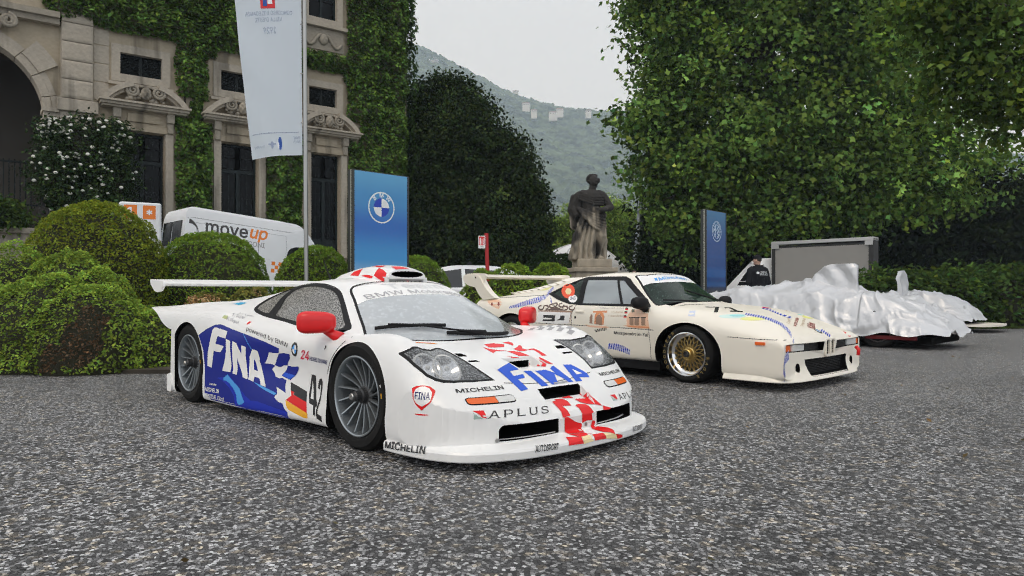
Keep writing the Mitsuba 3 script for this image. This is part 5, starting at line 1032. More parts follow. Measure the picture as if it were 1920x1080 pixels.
def build_m1():
    body = M_BODY
    own = body.as_original(); oid = own.original_id()
    aF, aR = ellipse_arch(.0, .30, .425, .345), ellipse_arch(-2.66, .33, .41, .36)
    OPEN = Polygon([(-2.2, .948), (-2.08, 1.01), (-1.76, 1.145), (-1.70, 1.158), (-1.08, 1.154), (-.985, 1.12), (-.56, .805), (-.92, .808), (-1.56, .815), (-1.746, .825), (-1.95, .872)])
    QUARTER = Polygon([(-2.12, .955), (-2.03, 1.01), (-1.78, 1.125), (-1.735, 1.13), (-1.62, .843), (-1.75, .85), (-1.93, .896)])
    GLASS = Polygon([(-1.645, 1.125), (-1.175, 1.12), (-.965, .832), (-1.54, .832)])
    VENT = Polygon([(-1.135, 1.11), (-1.065, 1.11), (-.90, 1.0), (-.655, .83), (-.925, .83)])
    side = smooth_curve([(-.885, .40), (-.93, .48), (-.955, .525), (-.90, .56), (-.75, .63), (-.60, .695), (-.51, .728), (-.46, .69), (-.38, .48), (-.30, .25)], 40)
    WS = Polygon([(-.855, 0)] + side.tolist() + [(-.275, 0)] + [(x, -y) for x, y in side[::-1]])
    cut = [prism(OPEN, -1.3, 1.3), prism(WS, .72, 1.4, 'xy'), bx(-1.9, -.35, -.66, .66, .35, .86)]
    for s in (-1, 1):
        ya, yb = (.68, 1.3) if s > 0 else (-1.3, -.68)
        cut += [prism(aF, ya, yb), prism(aR, ya, yb)]
        cut.append(prism([(s * .155, .378), (s * .895, .385), (s * .895, .462), (s * .155, .468)], .96, 1.4, 'yz'))
        cut.append(prism([(s * .020, .326), (s * .094, .326), (s * .094, .476), (s * .020, .478)], .95, 1.4, 'yz'))
        cut.append(Manifold.cylinder(.5, .045, .045, 24).rotate([0, 90, 0]).translate([.85, s * .66, .225]))
    cut.append(prism([(-.52, .30), (.52, .30), (.46, .135), (-.46, .135)], .9, 1.4, 'yz'))
    res = own - Manifold.batch_boolean(cut, manifold3d.OpType.Add)
    skin, inner = split_by_origin(res, {oid})
    t = thing('race_car', 'cream wedge-shaped race car with gold mesh wheels and hand-painted blue bands', 'race car')
    M = place(2.5289, 8.3314, 0, 46.24)
    P = lambda n, m, b, **k: part(t, n, m, b, M=M, **k)
    P('body', skin, CREAM, smooth=28); P('cockpit_and_wheel_wells', inner, HOLE, smooth=False)
    # chin spoiler
    so = smooth_curve([(1.175, 0), (1.17, -.35), (1.15, -.65), (1.10, -.83), (1.02, -.915), (.85, -.955), (.6, -.96), (.445, -.955)], 40)
    nrm = np.gradient(so, axis=0); nrm = np.stack([nrm[:, 1], -nrm[:, 0]], 1); nrm /= np.linalg.norm(nrm, axis=1, keepdims=True)
    rings = []
    for off, z in ((.06, .088), (.004, .09), (0, .096), (.004, .112), (.03, .15), (.05, .20), (.064, .26), (.07, .31)):
        q = so + nrm * off; q[:, 0] = np.maximum(q[:, 0], .445); q[0, 1] = 0
        half = np.column_stack([q, np.full(len(q), z)]); rings.append(np.vstack([half, (half * [1, -1, 1])[::-1][:-1]]))
    ch = to_manifold(loft(rings)).as_original(); cid = ch.original_id()
    ch = ch - prism([(-.52, .30), (.52, .30), (.45, .125), (-.45, .125)], .8, 1.4, 'yz') - Manifold.batch_boolean([Manifold.cylinder(.5, .045, .045, 24).rotate([0, 90, 0]).translate([.85, s * .66, .225]) for s in (-1, 1)], manifold3d.OpType.Add) - bx(-.5, 1.0, -.85, .85, .12, .4)
    a, b = split_by_origin(ch, {cid})
    P('chin_spoiler', a, CREAM, smooth=30); P('spoiler_ducts', b, HOLE, smooth=False)
    for k in range(9):
        z = .145 + .017 * k; w = .452 + .06 * (z - .135) / .165
        P('intake_fin', bx(1.02, 1.065, -w, w, z, z + .006), MESH, smooth=False)
    for s in (-1, 1):
        y0, y1 = sorted((s * .885, s * .79)); P('indicator', bx(1.0, 1.105 - .02, y0, y1, .392, .456, .006), AMBER, smooth=30)
        y0, y1 = sorted((s * .785, s * .53)); P('headlight', bx(1.0, 1.105, y0, y1, .392, .458, .008), CLEARLENS, smooth=30)
        y0, y1 = sorted((s * .52, s * .16)); P('nose_grille', bx(1.0, 1.085, y0, y1, .38, .466), MESH, smooth=False)
        for k in range(5): P('nose_grille_bar', bx(1.085, 1.092, y0, y1, .39 + k * .016, .394 + k * .016), BLACK, smooth=False)
        # kidney surround, proud of the nose
        o = round_poly([(s * .010, .305), (s * .108, .312), (s * .108, .492), (s * .010, .492)], .012).difference(round_poly([(s * .022, .328), (s * .092, .331), (s * .092, .474), (s * .022, .476)], .008))
        P('kidney_frame', prism(o, 1.128, 1.1475, 'yz'), CREAM, smooth=30)
        P('side_marker', prism(round_poly([(.80, .452), (.90, .452), (.90, .482), (.80, .482)], .006), *sorted((s * .90, s * .955)),), AMBER, smooth=30)
        # skirts under the doors
        P('sill', bx(-2.25, -.42, *sorted((s * .60, s * .80)), .09, .22), BLACK, smooth=False)
    P('tow_strap', tube([(1.16, .63, .375), (1.19, .63, .34), (1.185, .63, .28)], [.022, .022, .018], 8), RED, smooth=True)
    S = Skin([clean(body), a])
    for s, fr in ((-1, SIDE_R), (1, SIDE_L)):
        frame = OPEN.buffer(.006).difference(QUARTER).difference(GLASS).difference(VENT)
        P('window_frame', S.decal(frame, fr, .003, .05), TRIM, smooth=True)
        P('quarter_window', S.decal(QUARTER.buffer(.004), fr, -.003, .05), 'tinted_glass', smooth=True)
        P('door_window', S.decal(GLASS.buffer(.004), fr, -.003, .05), 'door_glass', smooth=True)
        P('vent_window', S.decal(VENT.buffer(.004), fr, -.003, .05), 'door_glass', smooth=True)
        for line in ([(-.56, .80), (-.53, .70), (-.50, .56), (-.485, .40), (-.49, .22)], [(-1.62, .81), (-1.66, .70), (-1.66, .40), (-1.63, .21)], [(-2.24, .572), (-.47, .550), (-.43, .548)], [(-3.35, .875), (-2.71, .905), (-2.26, .93), (-2.19, .945)]):
            P('shut_line', S.decal(LineString(line).buffer(.0035), fr, .001, .05), SEAM, smooth=True)
        P('nose_shut_line', S.decal(LineString([(.50, .517), (.82, .508), (1.06, .506)]).buffer(.003), fr, .001, .05), SEAM, smooth=True)
        P('door_handle', bx(-1.60, -1.47, *sorted((s * .875, s * .898)), .715, .745, .008), CREAM, smooth=30)
        P('door_lock', S.decal(Point(-1.60, .66).buffer(.016), fr, .003, .05), BLACK, smooth=True)
        mir = trimesh.creation.icosphere(3, 1.0); v = mir.vertices; v = np.sign(v) * np.abs(v) ** .8 * [.085, .10, .07]
        a0 = math.radians(30) * s; ca, sa = math.cos(a0), math.sin(a0)
        v = np.column_stack([v[:, 0] * ca - v[:, 1] * sa, v[:, 0] * sa + v[:, 1] * ca, v[:, 2]]) + [-.60, s * .93, .85]
        P('mirror', trimesh.Trimesh(v, mir.faces, process=False), BLACK, smooth=True)
        P('mirror_stalk', tube([(-.61, s * .93, .81), (-.60, s * .86, .79), (-.585, s * .83, .765)], [.03, .035, .045], 10), BLACK, smooth=True)
    band = Polygon([(-1.1, -.7), (-.805, -.62), (-.72, -.40), (-.685, -.18), (-.675, 0), (-.685, .18), (-.72, .40), (-.805, .62), (-1.1, .7)])
    ins = WS.buffer(-.014)
    P('windscreen_seal', S.decal(WS.buffer(.008).difference(ins), TOP, .0015, .05), TRIM, smooth=True)
    P('windscreen', S.decal(ins.difference(band), TOP, -.002, .05), 'tinted_glass', smooth=True, label='green tinted windscreen beaded with rain')
    P('sun_strip', S.decal(ins.intersection(band), TOP, 0, .05), PLAIN, smooth=True)
    P('bonnet_vent', S.decal(Polygon([(-.30, -.62), (-.26, -.60), (-.13, -.33), (-.15, -.32)]), TOP, .002, .05), BLACK, smooth=True)
    def on_top(pts, lift):
        pts = np.array(pts, float); o = np.column_stack([pts, np.full(len(pts), 3.)]); th, nn = S.hit(o, np.tile([0, 0, -1.], (len(o), 1)))
        return np.column_stack([pts, 3 - th + lift])
    for y0, y1 in ((-.25, -.62), (.30, -.15)): P('wiper', tube(on_top(smooth_curve([(-.28, y0), (-.36, (y0 + y1) / 2), (-.50, y1)], 10), .02), .009, 6), BLACK, smooth=True)
    # engine cover slats
    for s in (-1, 1):
        for k in range(9):
            x = -2.08 - .12 * k
            p = on_top([(x, s * .10), (x, s * .30), (x, s * .52)], .0)
            q = p + np.array([-.10, 0, .018]); V = np.vstack([p + [0, 0, -.01], q, q + [0, 0, .007], p + [0, 0, .004]])
            F = []
            for i in range(2):
                for a_, b_ in ((0, 3), (3, 6), (6, 9), (9, 0)): F.append([a_ + i, a_ + i + 1, b_ + i + 1, b_ + i])
            P('engine_cover_slat', (V, np.array(F)), CREAM, smooth=False)
    # wing
    P('rear_wing', prism([(-3.35, 1.185), (-3.36, 1.197), (-3.48, 1.205), (-3.66, 1.222), (-3.70, 1.228), (-3.70, 1.215), (-3.62, 1.18), (-3.48, 1.155), (-3.38, 1.165)], -.86, .86), CREAM, smooth=40)
    for s in (-1, 1):
        ep = Polygon(smooth_curve([(-3.26, 1.20), (-3.28, 1.225), (-3.45, 1.238), (-3.62, 1.235), (-3.74, 1.205), (-3.76, 1.15), (-3.70, 1.09), (-3.58, 1.05), (-3.45, 1.035), (-3.36, 1.06), (-3.30, 1.12)], 50, True))
        P('wing_end_plate', prism(ep, *sorted((s * .86, s * .885))), CREAM, smooth=30)
        st = smooth_curve([(-3.56, 1.21), (-3.46, 1.215), (-3.38, 1.18), (-3.30, 1.08), (-3.20, .98), (-3.05, .885)], 24).tolist() + smooth_curve([(-3.30, .86), (-3.42, .96), (-3.50, 1.08), (-3.58, 1.19)], 20).tolist()
        P('wing_strut', prism(st, *sorted((s * .80, s * .90))), CREAM, smooth=30)
        P('wing_bolt', lathe([(.001, .0), (.012, .0), (.012, .006), (.001, .006)], 10).apply_transform(np.array([[1, 0, 0, -3.46], [0, 0, 1 * s, s * .90], [0, 1, 0, 1.175], [0, 0, 0, 1.]])), BLACK, smooth=False)
    # cockpit
    P('dashboard', bx(-.75, -.45, -.66, .66, .60, .80, .03), BLACK, smooth=30)
    for y in (-.36, .36):
        P('seat', Manifold.batch_hull([Manifold.sphere(.06, 12).translate([x, y + yy, z]) for yy in (-.18, .18) for x, z in ((-1.45, .42), (-1.62, 1.0))]), BLACK, smooth=40)
    P('bulkhead', bx(-1.86, -1.84, -.62, .62, .4, 1.1), BLACK, smooth=False)
    for y in (-.5, .5): P('roll_cage', tube([(-.78, y * 1.1, .60), (-1.08, y * .9, 1.10), (-1.68, y * .9, 1.12), (-1.72, y, .6)], .02, 8), CREAMP, smooth=True)
    P('roll_cage', tube([(-1.70, -.46, 1.10), (-1.75, .46, .62)], .02, 8), CREAMP, smooth=True)
    th = np.linspace(0, 2 * np.pi, 24, endpoint=False)
    P('steering_wheel', tube(np.stack([-.88 + .05 * np.sin(th), .36 + .16 * np.cos(th), .84 + .15 * np.sin(th)], 1), .014, 8, closed=True), BLACK, smooth=True)
    def wheel(name, x, s, R, w, yo):
        W = np.eye(4); W[:3, :3] = np.array([[-1, 0, 0], [0, 0, 1], [0, 1, 0]]) if s > 0 else np.array([[1, 0, 0], [0, 0, -1], [0, 1, 0]]); W[:3, 3] = (x, s * yo, R - .004)
        MW = M @ W; k = numbered(t + '__' + name)
        def Q(n, m, b, **kw): return part(k, n, m, b, M=MW, **kw)
        tyre = lathe([(.20, -w + .03), (.25, -w), (R - .02, -w), (R, -w + .03), (R, -.045), (R - .008, -.02), (R - .03, .0), (.275, .012), (.25, .008), (.236, -.002), (.232, -.02)], 72)
        scene[k] = ply(trimesh.Trimesh(tyre.vertices @ MW[:3, :3].T + MW[:3, 3], tyre.faces, process=False), RUBBER, 30)
        Q('rim', lathe([(.232, -.02), (.2375, -.002), (.236, .006), (.228, .007), (.222, .0), (.2185, -.03), (.214, -.055), (.196, -.07), (.190, -.066), (.186, -.070), (.184, -.10), (.18, -w + .04)], 72), CHROME, smooth=30)
        for i in range(20):
            for d in (-1, 1):
                a = i * 2 * np.pi / 20; pts = []
                for r in np.linspace(.058, .190, 7):
                    u = (r - .058) / .132; b = a + d * .34 * u
                    pts.append((r * np.cos(b), r * np.sin(b), -.052 - .012 * u - .002 * (d > 0)))
                pts = np.array(pts); tang = np.gradient(pts, axis=0); tang /= np.linalg.norm(tang, axis=1, keepdims=True)
                sd = np.cross(tang, [0, 0, 1.]); sd /= np.linalg.norm(sd, axis=1, keepdims=True); up = np.array([0, 0, 1.])
                Q('spoke', loft(np.stack([pts + sd * .0026 + up * .004, pts + sd * .0042 - up * .002, pts + sd * .0034 - up * .016, pts - sd * .0034 - up * .016, pts - sd * .0042 - up * .002, pts - sd * .0026 + up * .004], 1)), GOLD, smooth=35)
        Q('hub', lathe([(.075, -.07), (.070, -.048), (.062, -.044), (.056, -.03), (.054, .0), (.046, .006), (.044, -.01), (.001, -.012)], 32), GOLD, smooth=35)
        Q('wheel_nut', lathe([(.036, -.02), (.036, .008), (.028, .012), (.024, .0), (.001, .0)], 6), DARKMETAL, smooth=20)
        Q('brake_disc', lathe([(.05, -.13), (.165, -.13), (.165, -.16), (.05, -.16)], 48), 'brake_disc_metal', smooth=30)
        Q('wheel_back', lathe([(.19, -w + .05), (.001, -w + .05)], 32), HOLE, smooth=False)
        if s < 0:
            def arc_text(text, a0, rr, h, step):
                for i, c in enumerate(text):
                    if c == ' ': continue
                    g = text_poly(c, h, True); x0, _, x1, _ = g.bounds; an = a0 + i * step
                    v, f = cells(g, 0); v = v - [(x0 + x1) / 2, 0]
                    # local x is car -x for this side; letters stand outwards
                    rad = rr + v[:, 1]; ang = an - v[:, 0] / rr
                    V = np.column_stack([rad * np.cos(ang), rad * np.sin(ang), np.full(len(v), .0135)])
                    Q('tyre_lettering', (V, f), GOLD, smooth=False)
            arc_text('GOODYEAR', math.radians(214), .252, .033, -math.radians(12.5))
            arc_text('EAGLE', math.radians(-6), .252, .033, -math.radians(12.5))
        return k
    wheel('front_wheel', 0, -1, .312, .26, .925); wheel('front_wheel', 0, 1, .312, .26, .925)
    wheel('rear_wheel', -2.66, -1, .335, .28, .965); wheel('rear_wheel', -2.66, 1, .335, .28, .965)
    P('floor_pan', bx(-3.3, 1.0, -.62, .62, .10, .14), HOLE, smooth=False)
    global M_SKIN_MESH
    M_SKIN_MESH = [clean(body), a]
    return t, M, S
M_KEY, M_M, M_S = build_m1()
M1_PRINT = {
'roof1': ('R', 'ORANGE', [(-1.33,0.74),(-1.115,0.751),(-1.115,0.727),(-1.322,0.723)]),
'arch': ('R', 'ORANGE', [(-1.299,0.587),(-1.293,0.699),(-1.271,0.724),(-1.221,0.733),(-1.168,0.718),(-1.149,0.679),(-1.156,0.584),(-1.176,0.583),(-1.178,0.67),(-1.228,0.713),(-1.275,0.668),(-1.278,0.588)]),
'gate': ('R', 'BROWN', [(-1.275,0.586),(-1.276,0.66),(-1.247,0.699),(-1.211,0.7),(-1.181,0.662),(-1.179,0.577)]),
'win0': ('R', 'BROWN', [(-1.371,0.593),(-1.369,0.665),(-1.35,0.706),(-1.328,0.69),(-1.329,0.594)]),
'wash0': ('R', 'PEACH', [(-1.45,0.58),(-1.376,0.568),(-1.141,0.568),(-1.071,0.555),(-1.132,0.541),(-1.377,0.548)]),
'wash1': ('R', 'PEACH', [(-0.821,0.68),(-0.769,0.772),(-0.536,0.776),(-0.483,0.562),(-0.683,0.558),(-0.866,0.582),(-0.818,0.587)]),
'winr0': ('R', 'BROWN', [(-0.777,0.675),(-0.72,0.676),(-0.716,0.591),(-0.774,0.589)]),
'winc0': ('R', 'INK', [(-0.785,0.682),(-0.713,0.684),(-0.712,0.675),(-0.785,0.673)]),
'winr1': ('R', 'BROWN', [(-0.705,0.677),(-0.643,0.678),(-0.64,0.594),(-0.702,0.591)]),
'winc1': ('R', 'INK', [(-0.714,0.684),(-0.637,0.686),(-0.636,0.677),(-0.713,0.675)]),
'winr2': ('R', 'BROWN', [(-0.608,0.679),(-0.55,0.681),(-0.544,0.597),(-0.604,0.595)]),
'winc2': ('R', 'INK', [(-0.617,0.687),(-0.544,0.689),(-0.542,0.68),(-0.615,0.678)]),
'winu0': ('R', 'GREEND', [(-0.769,0.772),(-0.735,0.773),(-0.72,0.739),(-0.755,0.738)]),
'winu1': ('R', 'GREEND', [(-0.578,0.776),(-0.546,0.776),(-0.524,0.743),(-0.558,0.743)]),
'ledge': ('R', 'ORANGE', [(-0.866,0.586),(-0.488,0.581),(-0.488,0.566),(-0.779,0.57)]),
'fl0': ('R', 'INK', [(-0.871,0.79),(-0.834,0.79),(-0.826,0.777),(-0.863,0.776)]),
'flr0': ('R', 'CHECK_RED', [(-0.863,0.776),(-0.826,0.777),(-0.82,0.765),(-0.857,0.764)]),
'fl1': ('R', 'INK', [(-0.862,0.749),(-0.824,0.75),(-0.82,0.736),(-0.858,0.736)]),
'flr1': ('R', 'CHECK_RED', [(-0.858,0.736),(-0.82,0.736),(-0.818,0.724),(-0.855,0.723)]),
'fl2': ('R', 'INK', [(-0.865,0.702),(-0.826,0.702),(-0.824,0.689),(-0.863,0.688)]),
'flr2': ('R', 'CHECK_RED', [(-0.863,0.688),(-0.824,0.689),(-0.823,0.676),(-0.862,0.675)]),
'board': ('R', 'PLAIN', [(-2.193,0.585),(-2.178,0.721),(-1.673,0.715),(-1.693,0.582),(-1.904,0.568)]),
'boardtop': ('R', 'BROWN', [(-2.186,0.735),(-1.65,0.736),(-1.652,0.717),(-2.183,0.721)]),
'boardside': ('R', 'BROWN', [(-1.693,0.599),(-1.676,0.715),(-1.665,0.715),(-1.681,0.599)]),
'num7': ('R', 'INK', [(-2.099,0.677),(-1.916,0.678),(-1.924,0.601),(-2.11,0.6),(-2.106,0.622),(-1.976,0.625),(-1.966,0.642),(-2.102,0.643)]),
'num1': ('R', 'INK', [(-1.832,0.674),(-1.764,0.676),(-1.778,0.617),(-1.893,0.616),(-1.841,0.637)]),
'scr0': ('R', 'SCROLL', [(-2.118,0.77),(-2.118,0.76),(-2.126,0.751),(-2.141,0.746),(-2.158,0.745),(-2.176,0.749),(-2.189,0.757),(-2.198,0.767),(-2.2,0.777),(-2.193,0.787),(-2.18,0.792),(-2.164,0.794)]),
'scr1': ('R', 'SCROLL', [(-2.117,0.771),(-2.119,0.781),(-2.114,0.79),(-2.104,0.796),(-2.089,0.798),(-2.072,0.796),(-2.056,0.789),(-2.045,0.781),(-2.042,0.771),(-2.046,0.762),(-2.057,0.755),(-2.072,0.752)]),
'scr2': ('R', 'SCROLL', [(-1.955,0.794),(-1.955,0.784),(-1.962,0.776),(-1.974,0.771),(-1.99,0.771),(-2.007,0.774),(-2.021,0.781),(-2.03,0.791),(-2.032,0.8),(-2.028,0.809),(-2.018,0.814),(-2.003,0.816)]),
'scr3': ('R', 'SCROLL', [(-1.98,0.807),(-1.985,0.816),(-1.983,0.823),(-1.976,0.828),(-1.964,0.83),(-1.949,0.828),(-1.933,0.823),(-1.922,0.815),(-1.917,0.807),(-1.918,0.799),(-1.925,0.793),(-1.938,0.791)]),
'scr4': ('R', 'SCROLL', [(-1.816,0.804),(-1.814,0.794),(-1.82,0.787),(-1.832,0.782),(-1.848,0.781),(-1.865,0.785),(-1.879,0.792),(-1.889,0.801),(-1.892,0.81),(-1.89,0.819),(-1.881,0.824),(-1.866,0.825)]),
'scr5': ('R', 'SCROLL', [(-1.812,0.767),(-1.814,0.777),(-1.809,0.786),(-1.799,0.791),(-1.784,0.793),(-1.767,0.791),(-1.752,0.785),(-1.74,0.777),(-1.737,0.767),(-1.741,0.758),(-1.752,0.752),(-1.767,0.749)]),
'scr6': ('R', 'SCROLL', [(-1.627,0.774),(-1.628,0.763),(-1.637,0.754),(-1.652,0.749),(-1.671,0.748),(-1.689,0.752),(-1.704,0.76),(-1.712,0.77),(-1.714,0.781),(-1.709,0.79),(-1.696,0.796),(-1.679,0.798)]),
'scrbase': ('R', 'SCROLL', [(-2.091,0.737),(-1.973,0.768),(-1.927,0.786),(-1.858,0.766),(-1.746,0.739)]),
'cl1': ('T', 'TURQ', [(0.522,-0.621),(0.525,-0.654),(0.506,-0.697),(0.468,-0.739),(0.417,-0.771),(0.366,-0.789),(0.325,-0.793),(0.303,-0.782),(0.305,-0.76),(0.33,-0.727),(0.369,-0.685),(0.415,-0.643),(0.461,-0.614),(0.499,-0.606)]),
'cl2': ('T', 'YELL', [(0.688,-0.513),(0.693,-0.55),(0.679,-0.601),(0.649,-0.652),(0.609,-0.695),(0.566,-0.722),(0.531,-0.731),(0.513,-0.723),(0.513,-0.698),(0.532,-0.658),(0.564,-0.611),(0.603,-0.562),(0.639,-0.522),(0.668,-0.502)]),
'cl1b': ('T', 'TURQ2', [(0.506,-0.604),(0.508,-0.624),(0.498,-0.65),(0.478,-0.678),(0.452,-0.701),(0.425,-0.716),(0.402,-0.72),(0.39,-0.713),(0.389,-0.696),(0.4,-0.671),(0.42,-0.643),(0.445,-0.617),(0.471,-0.6),(0.493,-0.595)]),
'cl3': ('T', 'TURQ2', [(0.656,0.47),(0.668,0.367),(0.651,0.337),(0.615,0.37)]),
'cl4': ('T', 'YELL', [(0.763,0.488),(0.778,0.339),(0.765,0.267),(0.739,0.255),(0.706,0.304),(0.664,0.422)]),
'cl5': ('T', 'CHECK_RED', [(0.327,0.345),(0.331,0.251),(0.316,0.204),(0.287,0.207),(0.248,0.266),(0.187,0.403)]),
'cl6': ('T', 'PEACH', [(0.489,0.434),(0.484,0.404),(0.465,0.417),(0.427,0.486)]),
'mucl': ('T', 'BLUE3', [(-0.762,-0.404),(-0.749,-0.365),(-0.789,-0.334),(-0.799,-0.372)]),
'deckr': ('R', 'ORANGER', [(-2.557,1.011)]),
'decky': ('R', 'YELL', [(-2.512,0.989),(-2.346,1.047),(-2.341,0.997)]),
'tail1': ('R', 'PEACH', [(-3.23,0.849),(-2.96,0.87),(-2.878,0.808),(-2.912,0.735),(-3.033,0.769),(-3.158,0.813)]),
'tail2': ('R', 'BROWNT', [(-3.059,0.801),(-3.054,0.791),(-3.055,0.782),(-3.06,0.778),(-3.069,0.778),(-3.079,0.782),(-3.089,0.79),(-3.098,0.8),(-3.102,0.81),(-3.104,0.819),(-3.1,0.823),(-3.092,0.823),(-3.079,0.819),(-3.067,0.811)]),
'tail3': ('R', 'BROWNT', [(-2.923,0.807),(-2.919,0.796),(-2.92,0.787),(-2.925,0.782),(-2.935,0.782),(-2.946,0.787),(-2.957,0.796),(-2.966,0.807),(-2.971,0.817),(-2.973,0.826),(-2.969,0.831),(-2.959,0.831),(-2.946,0.827),(-2.932,0.818)]),
'disc': ('R', 'ORANGER', [(-1.766,0.98),(-1.754,0.956),(-1.751,0.934),(-1.755,0.916),(-1.769,0.901),(-1.788,0.892),(-1.814,0.889),(-1.845,0.892),(-1.878,0.9),(-1.911,0.915),(-1.943,0.934),(-1.971,0.956),(-1.993,0.98),(-2.011,1.004),(-2.021,1.026),(-2.024,1.046),(-2.015,1.061),(-1.993,1.07),(-1.96,1.073),(-1.921,1.069),(-1.882,1.06),(-1.845,1.045),(-1.813,1.026),(-1.786,1.003)]),
'disc2': ('R', 'CREAMP', [(-1.823,0.978),(-1.817,0.965),(-1.817,0.954),(-1.822,0.945),(-1.832,0.939),(-1.845,0.937),(-1.862,0.939),(-1.88,0.945),(-1.897,0.954),(-1.912,0.965),(-1.923,0.978),(-1.93,0.991),(-1.931,1.002),(-1.926,1.011),(-1.916,1.017),(-1.902,1.019),(-1.885,1.017),(-1.866,1.011),(-1.849,1.002),(-1.834,0.991)]),
'rnd': ('R', 'PLAIN', [(-1.664,0.888),(-1.657,0.875),(-1.656,0.863),(-1.66,0.853),(-1.669,0.845),(-1.683,0.84),(-1.701,0.838),(-1.721,0.84),(-1.742,0.844),(-1.764,0.852),(-1.784,0.862),(-1.801,0.874),(-1.813,0.887),(-1.82,0.9),(-1.821,0.912),(-1.817,0.923),(-1.807,0.931),(-1.792,0.936),(-1.774,0.938),(-1.753,0.936),(-1.731,0.931),(-1.71,0.923),(-1.691,0.913),(-1.675,0.901)]),
'red1': ('T', 'CHECK_RED', [(1.067,0.507),(1.101,0.525),(1.109,0.468)]),
'red2': ('T', 'CHECK_RED', [(1.124,0.501),(1.12,0.599),(1.13,0.537)]),
'dn': ('R', 'PALEB', [(-0.049,0.764),(0.007,0.771),(0.069,0.713),(-0.004,0.714)]),
'rocker': ('R', 'TAN', [(-0.492,0.208)]),
}
M1_TEXT = {
't1': ('R', 'GREY', 'Hoffmann / Hans-J. Stuck', False, [(-1.227,0.772),(-0.882,0.777),(-1.234,0.786)]),
't2': ('R', 'TAN', 'Ch. Danner', False, [(-1.045,0.723),(-0.871,0.727),(-1.049,0.746)]),
't3': ('R', 'TAN', 'P. Oberndorfer', False, [(-1.089,0.68),(-0.879,0.684),(-1.091,0.702)]),
'metz': ('R', 'INK', 'Metzgerwirt im Tal', True, [(-1.004,0.479),(-0.507,0.473),(-1.001,0.512)]),
'willi': ('R', 'INK', 'Willi', True, [(-1.29,0.487),(-1.11,0.522),(-1.295,0.519)]),
'n71': ('T', 'INK', '71', True, [(0.201,-0.725),(0.43,-0.489),(-0.005,-0.538)]),
'k1': ('T', 'TAN', 'Luft', False, [(0.872,-0.36),(0.776,-0.117),(0.836,-0.36)]),
'k2': ('T', 'BROWNT', 'KRONE', True, [(0.941,-0.349),(0.763,0.103),(0.914,-0.36)]),
'k3': ('T', 'TAN', 'Tegernsee', False, [(0.964,-0.237),(0.787,0.215),(0.938,-0.258)]),
'k4': ('T', 'BROWNT', 'Käfer', True, [(1.032,-0.12),(0.915,0.149),(0.972,-0.16)]),
'k5': ('T', 'INK', 'Fendler', False, [(1.096,0.244),(1.065,0.208)]),
'muc': ('T', 'BLUE3', 'München', True, [(-0.737,-0.348),(-0.729,0.237),(-0.786,-0.312)]),
'343': ('R', 'NAVY', '343', True, [(-1.772,0.868),(-1.682,0.873),(-1.794,0.906)]),
}
M1_BANDS = {
'b1': ('R', 'BLUE1', 22, [(-2.713,0.764),(-2.552,0.794),(-2.399,0.835),(-2.275,0.875),(-2.2,0.91)], [(-2.718,0.778),(-2.566,0.819),(-2.432,0.866),(-2.338,0.909),(-2.229,0.931)]),
'b2': ('R', 'BLUE1', 11, [(-2.224,0.936),(-2.24,0.988),(-2.266,1.033)], [(-2.269,0.964),(-2.287,1.01),(-2.334,1.051)]),
'b3': ('R', 'BLUE1', 5, [(-2.105,0.885),(-2.021,0.835)], [(-2.147,0.919),(-2.042,0.855)]),
'b4': ('R', 'BLUE1', 11, [(-1.1,0.333),(-0.971,0.332),(-0.876,0.31),(-0.782,0.277)], [(-1.098,0.365),(-0.969,0.37),(-0.873,0.348),(-0.78,0.308)]),
'b5': ('T', 'BLUE1', 26, [(0.48,-0.556),(0.598,-0.505),(0.723,-0.471),(0.841,-0.487),(0.964,-0.588),(1.044,-0.682)], [(0.464,-0.526),(0.576,-0.461),(0.698,-0.42),(0.815,-0.431),(0.936,-0.529),(1.012,-0.613)]),
'b5b': ('O', 'BLUE1', 3, [(0.251,0.515),(0.236,0.469)], [(0.271,0.538),(0.247,0.493)]),
'b6': ('O', 'BLUE1', 12, [(0.177,0.365),(0.122,0.321),(0.105,0.236),(0.132,0.132)], [(0.177,0.412),(0.122,0.367),(0.105,0.282),(0.13,0.178)]),
'b7': ('T', 'BLUE1', 9, [(0.302,0.167),(0.392,0.134),(0.503,0.036),(0.579,-0.024),(0.657,-0.061),(0.744,-0.025)], [(0.26,0.25),(0.349,0.217),(0.466,0.11),(0.548,0.038),(0.632,-0.009),(0.723,0.02)]),
'b8': ('T', 'BLUE1', 5, [(1.042,0),(1.095,0.003),(1.126,0.04)], [(1.02,0.053),(1.078,0.043),(1.115,0.067)]),
}
for _k, _c in dict(ORANGE=(.72, .28, .12), ORANGER=(.78, .09, .03), BROWN=(.32, .20, .14), PEACH=(.78, .50, .34), GREEND=(.12, .12, .08), TAN=(.55, .43, .30), SCROLL=(.12, .075, .06), TURQ=(.58, .74, .70), TURQ2=(.30, .66, .68), YELL=(.74, .74, .26), BROWNT=(.28, .06, .05), PALEB=(.55, .60, .74)).items():
    INKS[_k] = mat({'ORANGE': 'orange', 'ORANGER': 'vermilion', 'BROWN': 'brown', 'PEACH': 'peach', 'GREEND': 'dark_olive', 'TAN': 'tan', 'SCROLL': 'dark_brown', 'TURQ': 'pale_turquoise', 'TURQ2': 'turquoise', 'YELL': 'pale_yellow_green', 'BROWNT': 'maroon', 'PALEB': 'pale_blue'}[_k] + '_brushwork', _c, .35, clearcoat=.4)
